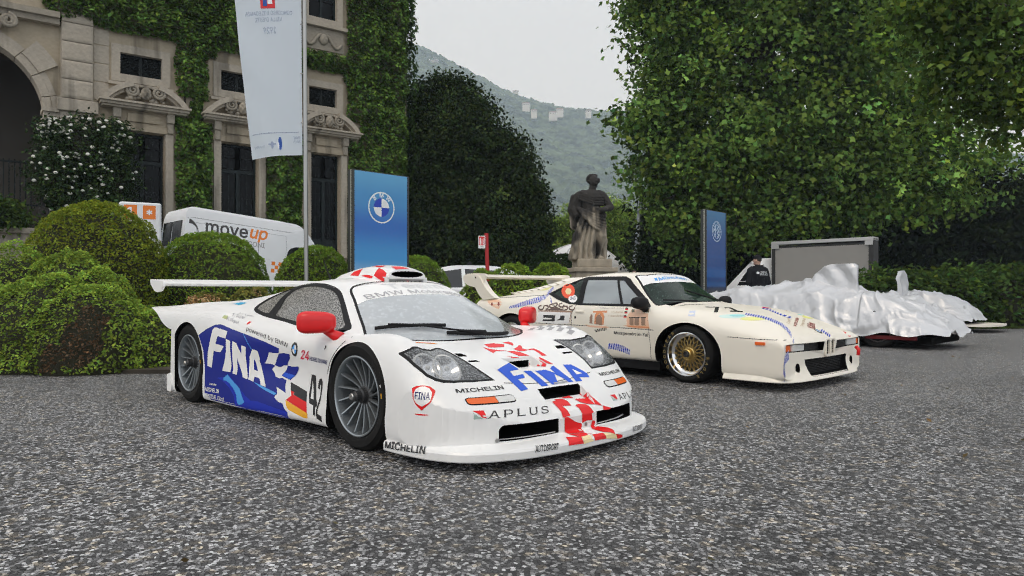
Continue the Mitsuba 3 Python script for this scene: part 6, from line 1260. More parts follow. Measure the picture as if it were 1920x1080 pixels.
def m1_livery():
    t, M, S = M_KEY, M_M, M_S
    for k, (fr, ink, pts) in M1_PRINT.items():
        if len(pts) < 3: continue
        lift = .0040 if k in ('disc2', '343') else .0034 if k in ('disc', 'rnd') else .0026 if k.startswith(('num', 'win', 'gate', 'tail2', 'tail3', 'cl1b', 'deckr', 'ledge', 'boardt', 'boards')) else .0014 if k.startswith(('wash', 'cl', 'tail1')) else .0020
        name = 'painted_scene' if fr == 'R' and k[:3] in ('roo', 'arc', 'gat', 'win', 'was', 'led') else 'window_sticker' if k in ('disc', 'disc2', 'rnd') else 'brushwork'
        shp = LineString(pts).buffer(.009) if k[:3] == 'scr' and k != 'scrbase' else Polygon(pts).buffer(.0004)
        put_print(t, S, M, name, shp, fr, ink, lift, .04)
    for k, (fr, ink, s, b, p) in M1_TEXT.items():
        if len(p) == 3: put_text(t, S, M, 'lettering', s, fr, ink, b, *p, lift=.0048 if k == '343' else .0026)
    for k, (fr, ink, n, C, W) in M1_BANDS.items():
        m = min(len(C), len(W))
        if m < 2: continue
        C, W = np.array(C[:m]), np.array(W[:m]); u = np.linspace(0, 1, m)
        f = lambda a, q: np.array([np.interp(q, u, a[:, 0]), np.interp(q, u, a[:, 1])])
        base = [tuple(f(2 * C - W, q)) for q in u] + [tuple(f(W, q)) for q in u[::-1]]
        put_print(t, S, M, 'band', Polygon(base).buffer(0), fr, PLAIN, .0012, .04)
        for i in range(n):
            a, b = i / n, (i + .55) / n; sl = .5 / n
            lo = 2 * C - W
            q = [f(lo, a), f(lo, b), f(W, min(b + sl, 1)), f(W, min(a + sl, 1))]
            put_print(t, S, M, 'band_stripe', Polygon([tuple(x) for x in q]).buffer(0), fr, ink, .0022, .04)
    roundel(t, S, M, (1.055, -.10), (.0, .042), (.042, .0), 'T', .002)
m1_livery()
# ------------------------------------------------------------------ signs, flags, van
METAL = mat('grey_post_metal', (.42, .42, .41), .35, metallic=.8)
def grad_blue(stops):
    def fn(p, n, uv):
        z = p.z; c = mi.Color3f(*stops[0][1])
        for (z0, c0), (z1, c1) in zip(stops[:-1], stops[1:]): c = mix(c, mi.Color3f(*c1), smoothstep(z0, z1, z))
        return c
    return proc(fn)
mat('sky_print', grad_blue([(.9, (.42, .52, .70)), (1.25, (.24, .48, .74)), (1.55, (.045, .30, .66)), (2.1, (.018, .14, .50)), (2.55, (.05, .26, .56)), (3.0, (.10, .36, .62))]), .22, spec=.5)
mat('navy_sky_print', proc(lambda p, n, uv: mix(mix(mix((.004, .008, .02), (.012, .07, .28), smoothstep(.9, 1.35, p.z)), (.02, .13, .42), smoothstep(.5, .8, noise(0, 0, p.z * 7)) * smoothstep(2.1, 1.3, p.z) * .7), (.03, .17, .36), smoothstep(2.2, 3.0, p.z))), .22, spec=.5)
EDGE = mat('pylon_edge', (.05, .055, .05), .4, metallic=.5)
EDGEL = mat('pylon_edge_light', (.45, .45, .40), .4, metallic=.6)
def pylon(name, label, A, B, h, face, thick=.13):
    A, B = np.array(A), np.array(B); w = np.linalg.norm(B - A); hd = -math.degrees(math.atan2(B[1] - A[1], B[0] - A[0]))
    M = place(A[0], A[1], 0, hd); t = thing(name, label, 'sign')
    part(t, 'core', bx(.02, w - .02, .004, thick, 0, h - .01), EDGE, smooth=False, M=M)
    part(t, 'panel', bx(.035, w - .035, -.004, .004, .05, h - .012), face, smooth=False, M=M)
    part(t, 'edge_profile', [bx(0, .035, -.012, thick + .01, 0, h), bx(w - .035, w, -.012, thick + .01, 0, h), bx(.035, w - .035, -.006, thick, h - .012, h)], EDGE, smooth=False, M=M)
    part(t, 'edge_strip', bx(-.004, .0, .03, .055, 0, h), EDGEL, smooth=False, M=M)
    part(t, 'foot', bx(-.05, w + .05, -.22, thick + .22, 0, .03), EDGE, smooth=False, M=M)
    return t, M, w
PW = mat('print_white', (.80, .82, .84), .35); PB = mat('print_deep_blue', (.01, .05, .45), .35)
def flat(holder, name, shape, y, M, bsdf, depth=.0015):
    g = [prism(q, y - depth, y) for q in polys(shape)]
    if g: part(holder, name, g, bsdf, smooth=False, M=M)
t, M, w = pylon('sign_pylon', 'tall light blue sign pylon with a round white-ringed badge, behind the white race car', (-2.66, 11.98), (-1.84, 12.8), 3.02, 'sky_print')
cx, cz, R = w * .50, 2.42, .27
flat(t, 'badge_ring', Point(cx, cz).buffer(R, 48).difference(Point(cx, cz).buffer(R - .022, 48)), -.004, M, PW)
for k, q in enumerate((sbox(cx - 1, cz, cx, 9), sbox(cx, cz, cx + 1, 9), sbox(cx - 1, 0, cx, cz), sbox(cx, 0, cx + 1, cz))):
    flat(t, 'badge_quarter', Point(cx, cz).buffer(R * .585, 40).intersection(q), -.004, M, PB if k in (0, 3) else PW)
for ch, a in (('B', 132), ('M', 90), ('W', 48)):
    g = text_poly(ch, .075, True); x0, _, x1, _ = g.bounds; g = shapely.affinity.translate(g, -(x0 + x1) / 2, R * .655); g = shapely.affinity.rotate(g, a - 90, origin=(0, 0))
    flat(t, 'badge_letter', shapely.affinity.translate(g, cx, cz), -.004, M, PW)
t, M, w = pylon('sign_pylon', 'dark blue sign pylon with a round emblem beyond the cream car', (4.82, 17.9), (5.58, 18.75), 3.02, 'navy_sky_print')
cx, cz, R = w * .52, 2.50, .26; PWB = mat('print_pale_blue', (.50, .62, .74), .35)
flat(t, 'emblem_ring', Point(cx, cz).buffer(R, 48).difference(Point(cx, cz).buffer(R - .02, 48)), -.004, M, PWB)
flat(t, 'emblem_ring', Point(cx, cz).buffer(R * .68, 48).difference(Point(cx, cz).buffer(R * .62, 48)), -.004, M, PWB)
for i, ch in enumerate('ALFA ROMEO'):
    if ch == ' ': continue
    g = text_poly(ch, .045, True); x0, _, x1, _ = g.bounds; g = shapely.affinity.translate(g, -(x0 + x1) / 2, R * .73); g = shapely.affinity.rotate(g, 90 - 20 * i, origin=(0, 0))
    flat(t, 'emblem_letter', shapely.affinity.translate(g, cx, cz), -.004, M, PWB)
inn = Point(cx, cz).buffer(R * .60, 40)
flat(t, 'emblem_cross', unary_union([sbox(cx - .10, cz - .16, cx - .06, cz + .16), sbox(cx - .16, cz + .02, cx - .005, cz + .06)]).intersection(inn), -.004, M, PWB)
sn = smooth_curve([(.05, -.13), (.10, -.08), (.03, -.03), (.11, .02), (.04, .07), (.09, .12)], 24)
flat(t, 'emblem_serpent', LineString(sn + [cx, cz]).buffer(.018).intersection(inn), -.004, M, PWB)

CLOTH = 'banner_cloth'
scene[CLOTH] = {'type': 'principledthin', 'base_color': col((.82, .90, .99)), 'roughness': .7, 'diff_trans': .9, 'spec_trans': 0.0, 'eta': 1.35}
def banner(name, label, foot, h, top, bot, dirx, wtop, wbot, lean=0.0, cat='flag', billow=.08, pole_r=.037):
    """a pole with a long banner hung beside it; dirx: unit vector from the pole to the banner's free edge"""
    t = thing(name, label, cat); f = np.array([foot[0], foot[1], 0.0]); d = np.array([dirx[0], dirx[1], 0.0]); nrm = np.array([-d[1], d[0], 0])
    part(t, 'pole', tube([f, f + [lean * .5, 0, h * .5], f + [lean, 0, h]], [pole_r, pole_r * .95, pole_r * .8], 16), METAL, smooth=True)
    part(t, 'pole_base', lathe([(.001, .05), (.14, .05), (.15, .03), (.15, 0)], 20).apply_transform(np.array([[1, 0, 0, f[0]], [0, 1, 0, f[1]], [0, 0, 1, 0], [0, 0, 0, 1.]])), METAL, smooth=30)
    U, W = np.meshgrid(np.linspace(0, 1, 26), np.linspace(0, 1, 60), indexing='ij')
    z = top + (bot - top) * W + (-.10 * U * (1 - W) - .10 * U * W * 0) + .10 * (W - .0) * U * -1.0
    wd = wtop + (wbot - wtop) * W; x = .05 + wd * U
    out = billow * np.sin(U * 3.0) * (.4 + .6 * W) + .05 * np.sin(U * 5 + W * 6) * U + .02 * np.sin(W * 17 + U * 7) * U
    P = f + d * x[..., None] + nrm * out[..., None] + np.stack([0 * z, 0 * z, z], -1) + np.array([lean, 0, 0]) * (z / h)[..., None]
    i = (np.arange(25)[:, None] * 60 + np.arange(59)).ravel()
    V = P.reshape(-1, 3); F = np.stack([i, i + 60, i + 61, i + 1], 1)
    k = part(t, 'banner', (V, F), CLOTH, smooth=True)
    for zz in np.arange(top - .1, bot, -.82): part(t, 'clip', tube([f + [lean * zz / h, 0, zz], f + [lean * zz / h, 0, zz] + d * .07], .012, 6), METAL, smooth=True)
    from scipy.interpolate import RegularGridInterpolator
    G = RegularGridInterpolator((np.linspace(0, 1, 26), np.linspace(0, 1, 60)), P, bounds_error=False, fill_value=None)
    return t, G, nrm
fl_dir = np.array([-.97, -.22]); fl_dir /= np.linalg.norm(fl_dir)
t, G, nb = banner('flag_banner', 'long pale blue banner on the tall pole in front of the villa', (-3.42, 12.0), 7.4, 6.35, 3.25, fl_dir, 1.10, .80, -.06)
def on_banner(name, shape, bsdf, side, lift=.006):
    """print on the cloth: x from the free edge, y down, in parts of the banner; seen from behind it is mirrored"""
    v, f = cells(shape, .04); P = G(np.column_stack([np.clip(v[:, 0], 0, 1), np.clip(v[:, 1], 0, 1)])); part(t, name, (P + nb * side * lift, f), bsdf, smooth=False)
FPRINT = mat('banner_print', (.30, .36, .50), .8); FRED = mat('banner_red', (.62, .04, .05), .8); FBLU = mat('banner_blue', (.03, .09, .36), .8)
sd = -1 if (nb @ np.array([3.4, -12, 0])) < 0 else 1
def banner_text(s, y, h, x0, x1, bsdf=FPRINT):
    g = text_poly(s, 1.0, False); a, _, b, _ = g.bounds; sx = (x1 - x0) / (b - a)
    on_banner('print', shapely.transform(g, lambda q: np.column_stack([x0 + (q[:, 0] - a) * sx, y - q[:, 1] * h])), bsdf, sd)
on_banner('crest', sbox(.40, .135, .62, .212), FRED, sd); on_banner('crest', sbox(.44, .15, .51, .19), PW, sd, .009); on_banner('crest', sbox(.52, .15, .58, .20), FBLU, sd, .009)
banner_text("CONCORSO D'ELEGANZA", .248, .022, .14, .86); banner_text("VILLA D'ESTE", .282, .022, .30, .72); banner_text('1929', .345, .034, .40, .60)
on_banner('print', sbox(.06, .875, .94, .878), FPRINT, sd)
banner_text('BMW', .915, .016, .04, .16); banner_text('GROUP', .935, .014, .03, .17)
on_banner('print', Point(.42, .935).buffer(.035), FBLU, sd); on_banner('print', unary_union([sbox(.44, .93, .47, .96)]), PW, sd, .009)
on_banner('print', unary_union([shapely.affinity.scale(Point(.57, .94).buffer(.02), 1.3, 1), sbox(.50, .932, .64, .94)]), FPRINT, sd); banner_text('ROLLS-ROYCE', .95, .012, .72, .92)
t, G, nb = banner('flag_banner', 'distant pale banner hanging limp on a pole right of the statue', (6.92, 39.0), 6.5, 6.0, 2.55, (-1, -.05), .02, .34, 0, billow=.03, pole_r=.05)

# white van with lettering
VWHITE = mat('van_white', (.74, .76, .78), .3, clearcoat=.5); VLINE = mat('van_seam', (.22, .23, .24), .6)
VGLASS = mat('dark_car_glass', (.008, .009, .010), .06, spec=.8)
OR = mat('orange_print', (.78, .20, .02), .35)
def van(name, label, x, y, hd, L, H, W, z0=0.0, pitch=0.0):
    c_, s_ = math.cos(pitch), math.sin(pitch); TILT = np.array([[c_, 0, s_, 0], [0, 1, 0, 0], [-s_, 0, c_, 0], [0, 0, 0, 1.]])
    t = thing(name, label, 'van'); M = place(x, y, z0, hd) @ TILT     # local x forward from the rear, near side y<0
    prof = smooth_curve([(.04, .35), (0, .8), (.03, H - .25), (.10, H - .05), (.25, H)], 20).tolist() + [(L * .5, H)] + smooth_curve([(L - 1.75, H - .02), (L - 1.5, H - .10), (L - .95, H - .70), (L - .55, H - 1.30), (L - .12, H - 1.62), (L, H - 1.9), (L, .55), (L - .1, .35)], 40).tolist()
    body = prism(Polygon(prof), -W / 2, W / 2)
    for xx in (.95, L - .85): body = body - Manifold.cylinder(2.4, .38, .38, 40).rotate([90, 0, 0]).translate([xx, 1.2, .34])
    # tumblehome
    rf = Manifold.batch_hull([Manifold.sphere(.08, 12).translate([xx, yy, zz]) for xx in (-.3, L + .3) for yy, zz in ((-W / 2 + .08, .4), (W / 2 - .08, .4), (-W / 2 + .08, 1.5), (W / 2 - .08, 1.5), (-W / 2 + .20, H - .08), (W / 2 - .20, H - .08))])
    body = body ^ rf
    part(t, 'body', body, VWHITE, smooth=35, M=M); S = Skin(body)
    FR_ = ((0, -3, 0), (1, 0, 0), (0, 0, 1), (0, 1, 0))
    def D(n, g, b, lift=.003): 
        m = S.decal(g, FR_, lift, .12); part(t, n, m, b, smooth=True, M=M)
    D('side_window', Polygon(smooth_curve([(L - 1.85, H - 1.45), (L - 1.85, H - .78), (L - 1.62, H - .68), (L - 1.30, H - .72), (L - .90, H - 1.15), (L - .75, H - 1.45)], 40, True)), VGLASS, .004)
    for x0, x1, z0, z1 in ((.30, 1.95, .65, H - .42), (1.97, L - 1.95, .65, H - .42)):
        D('panel_seam', box_ring(x0, x1, z0, z1, .008), VLINE)
    D('panel_seam', sbox(.15, H - .30, L - 1.8, H - .288), VLINE)
    g = text_poly('move', .32, True); D('lettering', shapely.affinity.translate(g, .50, 2.0), INK)
    x1 = .50 + g.bounds[2] + .02; g = shapely.affinity.skew(text_poly('up', .32, True), 12); D('lettering', shapely.affinity.translate(g, x1, 2.02), OR, .004)
    D('lettering', shapely.affinity.translate(text_poly('FURGONI', .13, True), 1.30, 1.79), GREY)
    D('ring_graphic', Point(.0, 1.95).buffer(.36, 32).difference(Point(.12, 1.95).buffer(.22, 32)), INK)
    for i in range(3):
        for j in range(3):
            if (i + j) % 2 == 0: D('chequer', sbox(2.35 + .10 * i, 1.15 + .10 * j, 2.45 + .10 * i, 1.25 + .10 * j), OR)
    part(t, 'rear_window', bx(-.02, .02, -W / 2 + .28, -.06, H - 1.0, H - .38, .008), VGLASS, smooth=False, M=M); part(t, 'rear_window', bx(-.02, .02, .06, W / 2 - .28, H - 1.0, H - .38, .008), VGLASS, smooth=False, M=M)
    ws = S.decal(sbox(-W / 2 + .18, H - 1.55, W / 2 - .18, H - .25), ((L + 3, 0, 0), (0, 1, 0), (0, 0, 1), (-1, 0, 0)), .004, .2); part(t, 'windscreen', ws, VGLASS, smooth=True, M=M)
    for xx in (.95, L - .85):
        for s in (-1, 1):
            wl = lathe([(.10, -.18), (.34, -.18), (.36, -.15), (.36, -.02), (.33, .0), (.22, .0), (.2, -.03), (.001, -.02)], 32); Mw = np.eye(4); Mw[:3, :3] = np.array([[1, 0, 0], [0, 0, -1], [0, 1, 0]]) if s < 0 else np.array([[-1, 0, 0], [0, 0, 1], [0, 1, 0]]); Mw[:3, 3] = (xx, s * (W / 2 - .04), .36)
            part(t, 'wheel', wl, RUBBER, smooth=30, M=M @ Mw)
    mr = part(t, 'mirror', bx(L - 1.0, L - .86, -W / 2 - .22, -W / 2 - .02, H - 1.4, H - 1.05, .04), BLACK, smooth=30, M=M)
    return t
van('delivery_van', 'white delivery van with black and orange lettering behind the clipped bushes', -9.05, 18.75, -43, 4.7, 2.62, 1.9, .57, .092)
# second white van body behind it, only its roof edge with orange signs shows
t = thing('box_van', 'white van roof with two orange pictograms, left of the lettered van', 'van'); M = place(-8.80, 16.1, 0, -28.6)
part(t, 'body', bx(0, .86, 0, 3.4, .5, 3.0, .05), VWHITE, smooth=35, M=M); part(t, 'cab', bx(.03, .83, 3.4, 4.9, .5, 2.0, .12), VWHITE, smooth=35, M=M)
for x in (.10, .48):
    part(t, 'pictogram', bx(x, x + .26, -.004, .0, 2.62, 2.93), OR, smooth=False, M=M)
    gl = text_poly('1' if x < .3 else '*', .2, True); a0 = gl.bounds; flat(t, 'pictogram_mark', shapely.affinity.translate(gl, x + .13 - (a0[0] + a0[2]) / 2, 2.775 - (a0[1] + a0[3]) / 2), -.005, M, PW)
for y in (.8, 4.0): part(t, 'wheel', Manifold.cylinder(.9, .38, .38, 28).rotate([0, 90, 0]).translate([.05, y, .38]), RUBBER, smooth=30, M=M)

# ------------------------------------------------------------------ red post with the extinguisher sign
t = thing('sign_post', 'red post carrying a small white and red extinguisher sign', 'sign')
part(t, 'post', tube([(-.47, 15, 0), (-.535, 15, 2.19)], .042, 14), mat('red_post', (.42, .012, .015), .4), smooth=True)
M = place(-.70, 14.94, 0, 5); part(t, 'plate', bx(.0, .145, -.01, .0, 1.87, 2.13), PW, smooth=False, M=M)
flat(t, 'plate_print', sbox(.015, 1.935, .13, 2.115), -.0105, M, CHECK_RED); flat(t, 'plate_print', unary_union([sbox(.03, 1.95, .065, 2.06), Point(.047, 2.075).buffer(.014), sbox(.095, 1.95, .11, 2.08), sbox(.11, 1.95, .12, 1.98)]), -.0125, M, PW); flat(t, 'plate_print', sbox(.03, 1.895, .115, 1.908), -.0105, M, GREY)

# ------------------------------------------------------------------ statue
OLDSTONE = mat('weathered_statue_stone', proc(lambda p, n, uv: mix((.030, .028, .026), mix((.17, .15, .12), (.46, .40, .31), fbm(p.x * 9, p.y * 9, p.z * 3)), smoothstep(.40, .62, fbm(p.x * 3.2 + 3, p.y * 3.2, p.z * 1.6, 3) - .30 * (p.z - 2.55)))), .9, bump=proc(lambda p, n, uv: fbm(p.x * 40, p.y * 40, p.z * 40, 3)), scale=.006)
def chain(pts, rads, seg=14): return [Manifold.batch_hull([Manifold.sphere(r0, seg).translate(list(p0)), Manifold.sphere(r1, seg).translate(list(p1))]) for p0, p1, r0, r1 in zip(pts[:-1], pts[1:], rads[:-1], rads[1:])]
def statue(holder, M, s=1.0):
    """standing draped figure, local z up, facing -y; 1.95 m tall"""
    b = []
    b += chain([(.02, .02, 1.02), (.0, .0, 1.22), (.0, -.01, 1.42)], [.20, .185, .20])                 # belly, chest
    b += [Manifold.sphere(.13, 14).translate([x, .0, 1.47]) for x in (-.15, .15)] + chain([(-.2, .0, 1.48), (.2, .0, 1.48)], [.10, .10])
    b += chain([(.01, .0, 1.52), (.03, -.02, 1.66)], [.075, .07])
    b += chain([(-.24, .0, 1.46), (-.34, .06, 1.22), (-.30, -.05, 1.02)], [.095, .085, .07])            # arm behind the drapery
    b += chain([(.24, .0, 1.45), (.37, -.05, 1.20), (.16, -.24, 1.12)], [.09, .075, .055])              # arm across the waist
    b += [Manifold.sphere(.06, 12).translate([.12, -.25, 1.12])] + [c for k in range(4) for c in chain([(.10, -.26, 1.15 - .025 * k), (.03, -.27, 1.14 - .028 * k)], [.018, .014], 8)]
    b += chain([(-.09, .02, .98), (-.10, -.02, .52), (-.10, .05, .10)], [.16, .12, .08])                # standing leg in drapery
    b += chain([(.12, .0, .96), (.17, -.14, .55), (.13, .02, .12)], [.15, .095, .06])                   # bare bent leg
    b += chain([(.13, .03, .08), (.15, -.16, .05)], [.06, .045]) + chain([(-.1, .03, .07), (-.12, -.14, .05)], [.07, .05])
    # cloak and skirt: broad falls of cloth, then the folds that ride on them
    H_ = lambda *p: Manifold.batch_hull([Manifold.sphere(r, 12).translate([x, y, z]) for x, y, z, r in p])
    b += [H_((-.10, -.06, 1.05, .13), (.06, -.06, .98, .13), (-.24, .02, .55, .12), (.02, -.08, .50, .09)), H_((-.24, .02, .58, .12), (.02, -.07, .52, .09), (-.33, .04, .06, .10), (-.06, -.06, .05, .07)), H_((-.06, .06, 1.0, .14), (.12, .10, .95, .12), (.02, .14, .06, .12), (.16, .12, .06, .09)),
          H_((-.22, .05, 1.46, .10), (-.30, .08, 1.15, .12), (-.18, .12, 1.2, .10)), H_((-.33, .08, 1.20, .11), (-.28, .12, .78, .10), (-.16, .12, .9, .1)), H_((-.2, -.02, 1.08, .10), (.2, -.06, 1.02, .10), (.0, -.12, 1.0, .08))]
    for i in range(9):
        x0 = -.27 + .045 * i; b += chain([(x0 * .8 + .02, -.13 - .02 * (i % 2), 1.02 - .02 * i), (x0 * 1.05 - .06, -.13 - .035 * (i % 2), .56), (x0 * 1.25 - .10, -.10 - .05 * (i % 2), .04)], [.038, .034, .042], 10)
    for i in range(6): b += chain([(-.27 + .015 * i, -.10 - .02 * i, 1.16 - .035 * i), (.0, -.22, 1.02 - .055 * i), (.24, -.13, .98 - .075 * i)], [.042, .036, .038], 10)
    for i in range(6): b += chain([(-.18 - .035 * i, -.02 + .01 * i, 1.50 - .01 * i), (-.37 - .008 * i, .02 + .02 * i, 1.15), (-.31 + .02 * i, .06, .78 - .02 * i)], [.042, .04, .045], 10)
    for i in range(4): b += chain([(-.22, -.08, 1.52 - .05 * i), (.0, -.19, 1.40 - .05 * i), (.2, -.12, 1.43 - .06 * i)], [.035, .032, .03], 10)
    b += [Manifold.sphere(1, 20).scale([.095, .115, .14]).translate([.04, -.03, 1.79])]                 # head, turned to its left
    b += [Manifold.sphere(.028, 10).translate([.075, -.135, 1.785]), Manifold.sphere(.03, 10).translate([.065, -.12, 1.72])] + [Manifold.sphere(.022, 8).translate([x, -.125, 1.815]) for x in (.03, .105)]
    rg = np.random.RandomState(3)
    for i in range(42):
        d = rg.normal(size=3); d[1] = abs(d[1]) * .8 - .15; d[2] = d[2] * .6 + .45; d /= np.linalg.norm(d)
        b.append(Manifold.sphere(rg.uniform(.030, .045), 8).translate(list(np.array([.035, -.01, 1.80]) + d * [.105, .125, .145])))
    b += chain([(.26, .08, .04), (.30, .12, .45), (.22, .14, .85)], [.08, .06, .05]) + chain([(.30, .02, .04), (.24, .05, .32)], [.025, .03])
    m = Manifold.batch_boolean(b, manifold3d.OpType.Add).refine_to_length(.03)
    m = clean(m); m = trimesh.Trimesh(m.vertices, m.faces, process=True); trimesh.smoothing.filter_taubin(m, iterations=4)
    v = m.vertices; n = m.vertex_normals; w = np.clip((1.25 - v[:, 2]) / .3, 0, 1)[:, None]
    fold = np.sin(v[:, :1] * 60 + 6 * meshkit.fbm(v * 3, 2, 2)[:, None] + v[:, 2:] * 4) * .008 * w + (meshkit.fbm(v * 16, 3, 4)[:, None] - .5) * .016
    m = trimesh.Trimesh((v + n * fold) * s, m.faces, process=False)
    return part(holder, 'figure', m, OLDSTONE, smooth=50, M=M)
t = thing('statue', 'dark weathered stone statue of a draped standing figure on a plinth', 'statue')
SM = place(1.76, 16.0, 0, -8); SF = SM.copy(); SF[2, 3] = 1.66
SF[:3, :2] *= 1.16; statue(t, SF, .985)
part(t, 'plinth', [bx(-.36, .40, -.30, .34, 1.50, 1.69, .025), bx(-.47, .50, -.42, .44, 1.40, 1.50, .02), bx(-.42, .45, -.37, .40, .25, 1.39), bx(-.55, .58, -.5, .52, 0, .26, .03)], OLDSTONE, smooth=30, M=SM)
sf = thing('garden_statue', 'small grey stone figure beside the porch arch, half hidden by the rose', 'statue')
sm = place(*vpt(.95, 1.05, 2.35), 20); statue(sf, sm, .62); part(sf, 'base', bx(-.2, .2, -.2, .2, -2.35, .02, .02), OLDSTONE, smooth=30, M=sm)

# ------------------------------------------------------------------ tents and far hedge
TENT = mat('tent_white', (.78, .79, .80), .6)
def dome_tent(name, label, x, y, rx, ry, h):
    t = thing(name, label, 'tent'); s = trimesh.creation.icosphere(4, 1.0); v = s.vertices * [rx, ry, h]; v[:, 2] = np.maximum(v[:, 2], 0)
    part(t, 'canopy', trimesh.Trimesh(v + [x, y, 0], s.faces, process=False), TENT, smooth=True)
    for a in np.linspace(0, np.pi, 7): part(t, 'rib', tube([(x + rx * 1.003 * np.cos(b) * np.cos(a), y + ry * 1.003 * np.cos(b) * np.sin(a), h * 1.003 * np.sin(b)) for b in np.linspace(0, np.pi, 24)], .035, 6), mat('tent_rib', (.55, .56, .57), .5) if 'tent_rib' not in scene else 'tent_rib', smooth=True)
dome_tent('dome_tent', 'white dome tent behind the statue', 4.0, 42, 3.35, 3.3, 3.75)
dome_tent('dome_tent', 'small white tent far right of the statue', 8.2, 44, 1.4, 1.4, 2.35)
clipped_dome('dark_hedge', 'dark clipped hedge in front of the white dome tent', 1.45, 24.5, 1.25, .9, 2.22, 9000, .09, (.022, .042, .014), 31, 3.0)
# ------------------------------------------------------------------ white car behind the sign
t = thing('parked_suv', 'white car with black windows parked behind the small red post', 'car'); M = place(-3.75, 19.6, 0, -10)
prof = smooth_curve([(0, .45), (-.02, .85), (.25, 1.0), (.9, 1.06), (1.65, 1.58), (2.2, 1.68), (3.2, 1.66), (3.85, 1.45), (4.15, 1.05), (4.2, .6), (4.1, .35)], 60).tolist() + [(.1, .35)]
body = prism(Polygon(prof), -.9, .9) ^ Manifold.batch_hull([Manifold.sphere(.1, 12).translate([x, y, z]) for x in (-.2, 4.4) for y, z in ((-.8, .4), (.8, .4), (-.82, .95), (.82, .95), (-.55, 1.6), (.55, 1.6))])
for xx in (.85, 3.35): body = body - Manifold.cylinder(2.4, .37, .37, 32).rotate([90, 0, 0]).translate([xx, 1.2, .33])
part(t, 'body', body, VWHITE, smooth=40, M=M); S = Skin(body); FR_ = ((0, -3, 0), (1, 0, 0), (0, 0, 1), (0, 1, 0))
part(t, 'side_window', S.decal(Polygon([(1.25, 1.08), (1.75, 1.50), (2.30, 1.58), (2.32, 1.08)]), FR_, .004, .1), VGLASS, smooth=True, M=M); part(t, 'side_window', S.decal(Polygon([(2.42, 1.08), (2.40, 1.58), (3.2, 1.54), (3.65, 1.36), (3.3, 1.12)]), FR_, .004, .1), VGLASS, smooth=True, M=M)
part(t, 'windscreen', S.decal(Polygon([(.95, -.6), (1.6, -.52), (1.6, .52), (.95, .6)]), TOP, .004, .1), VGLASS, smooth=True, M=M)
for xx in (.85, 3.35):
    for s in (-1, 1):
        Mw = np.eye(4); Mw[:3, :3] = np.array([[1, 0, 0], [0, 0, -1], [0, 1, 0]]) if s < 0 else np.array([[-1, 0, 0], [0, 0, 1], [0, 1, 0]]); Mw[:3, 3] = (xx, s * .86, .34)
        part(t, 'wheel', lathe([(.1, -.2), (.33, -.2), (.34, -.17), (.34, -.02), (.31, 0), (.24, 0), (.2, -.03), (.001, -.02)], 28), RUBBER, smooth=30, M=M @ Mw)

# ------------------------------------------------------------------ truck
t = thing('box_truck', 'white truck carrying a tall grey framed panel behind the silver covered cars', 'truck'); hd = math.degrees(math.atan2(2.5, 2.36)); M = place(9.44, 26.0, 0, hd)
TGREY = mat('grey_tarpaulin', (.30, .295, .28), .55); TDARK = mat('truck_frame_dark', (.03, .03, .03), .5); TALU = mat('truck_aluminium', (.55, .55, .54), .35, metallic=.6)
part(t, 'side_panel', bx(.08, 3.30, -.01, .01, .85, 2.52), TGREY, smooth=False, M=M)
part(t, 'box_body', bx(.0, 3.42, .012, .36, .75, 2.60), TDARK, smooth=False, M=M)
part(t, 'box_frame', bx(-.04, .07, -.05, .38, .7, 2.72), TDARK, smooth=False, M=M); part(t, 'box_frame', bx(3.31, 3.46, -.05, .38, .7, 2.72), TDARK, smooth=False, M=M)
part(t, 'box_edge', [bx(-.04, 3.46, -.07, .40, 2.64, 2.76, .01), bx(-.05, -.03, -.06, .0, .7, 2.74), bx(-.02, .25, -.075, -.05, 2.5, 2.64), bx(3.2, 3.45, -.075, -.05, 2.5, 2.64)], TALU, smooth=False, M=M)
cabp = [(-1.95, .5), (-1.95, 1.05), (-1.75, 1.20), (-.95, 2.05), (-.75, 2.16), (-.10, 2.16), (-.10, .5)]
cab = prism(Polygon(cabp).buffer(.04), .05, 1.95); cab = cab ^ Manifold.batch_hull([Manifold.sphere(.1, 12).translate([x, y, z]) for x in (-2.2, .2) for y, z in ((.12, .5), (1.88, .5), (.12, 1.2), (1.88, 1.2), (.3, 2.1), (1.7, 2.1))])
part(t, 'cab', cab, VWHITE, smooth=35, M=M); S = Skin(cab)
part(t, 'cab_window', S.decal(Polygon([(-1.45, 1.2), (-.98, 1.9), (-.45, 1.95), (-.45, 1.2)]), FR_, .004, .1), VGLASS, smooth=True, M=M)
part(t, 'chassis', bx(-1.8, 3.3, .5, 1.6, .45, .75), TDARK, smooth=False, M=M)
for xx in (-1.2, 2.5):
    for s in (0, 1): part(t, 'wheel', Manifold.cylinder(.25, .36, .36, 28).rotate([-90, 0, 0]).translate([xx, .1 + 1.6 * s, .36]), RUBBER, smooth=30, M=M)
part(t, 'rear_lamp', bx(3.46, 3.48, .1, .3, .95, 1.1), CHECK_RED, smooth=False, M=M)

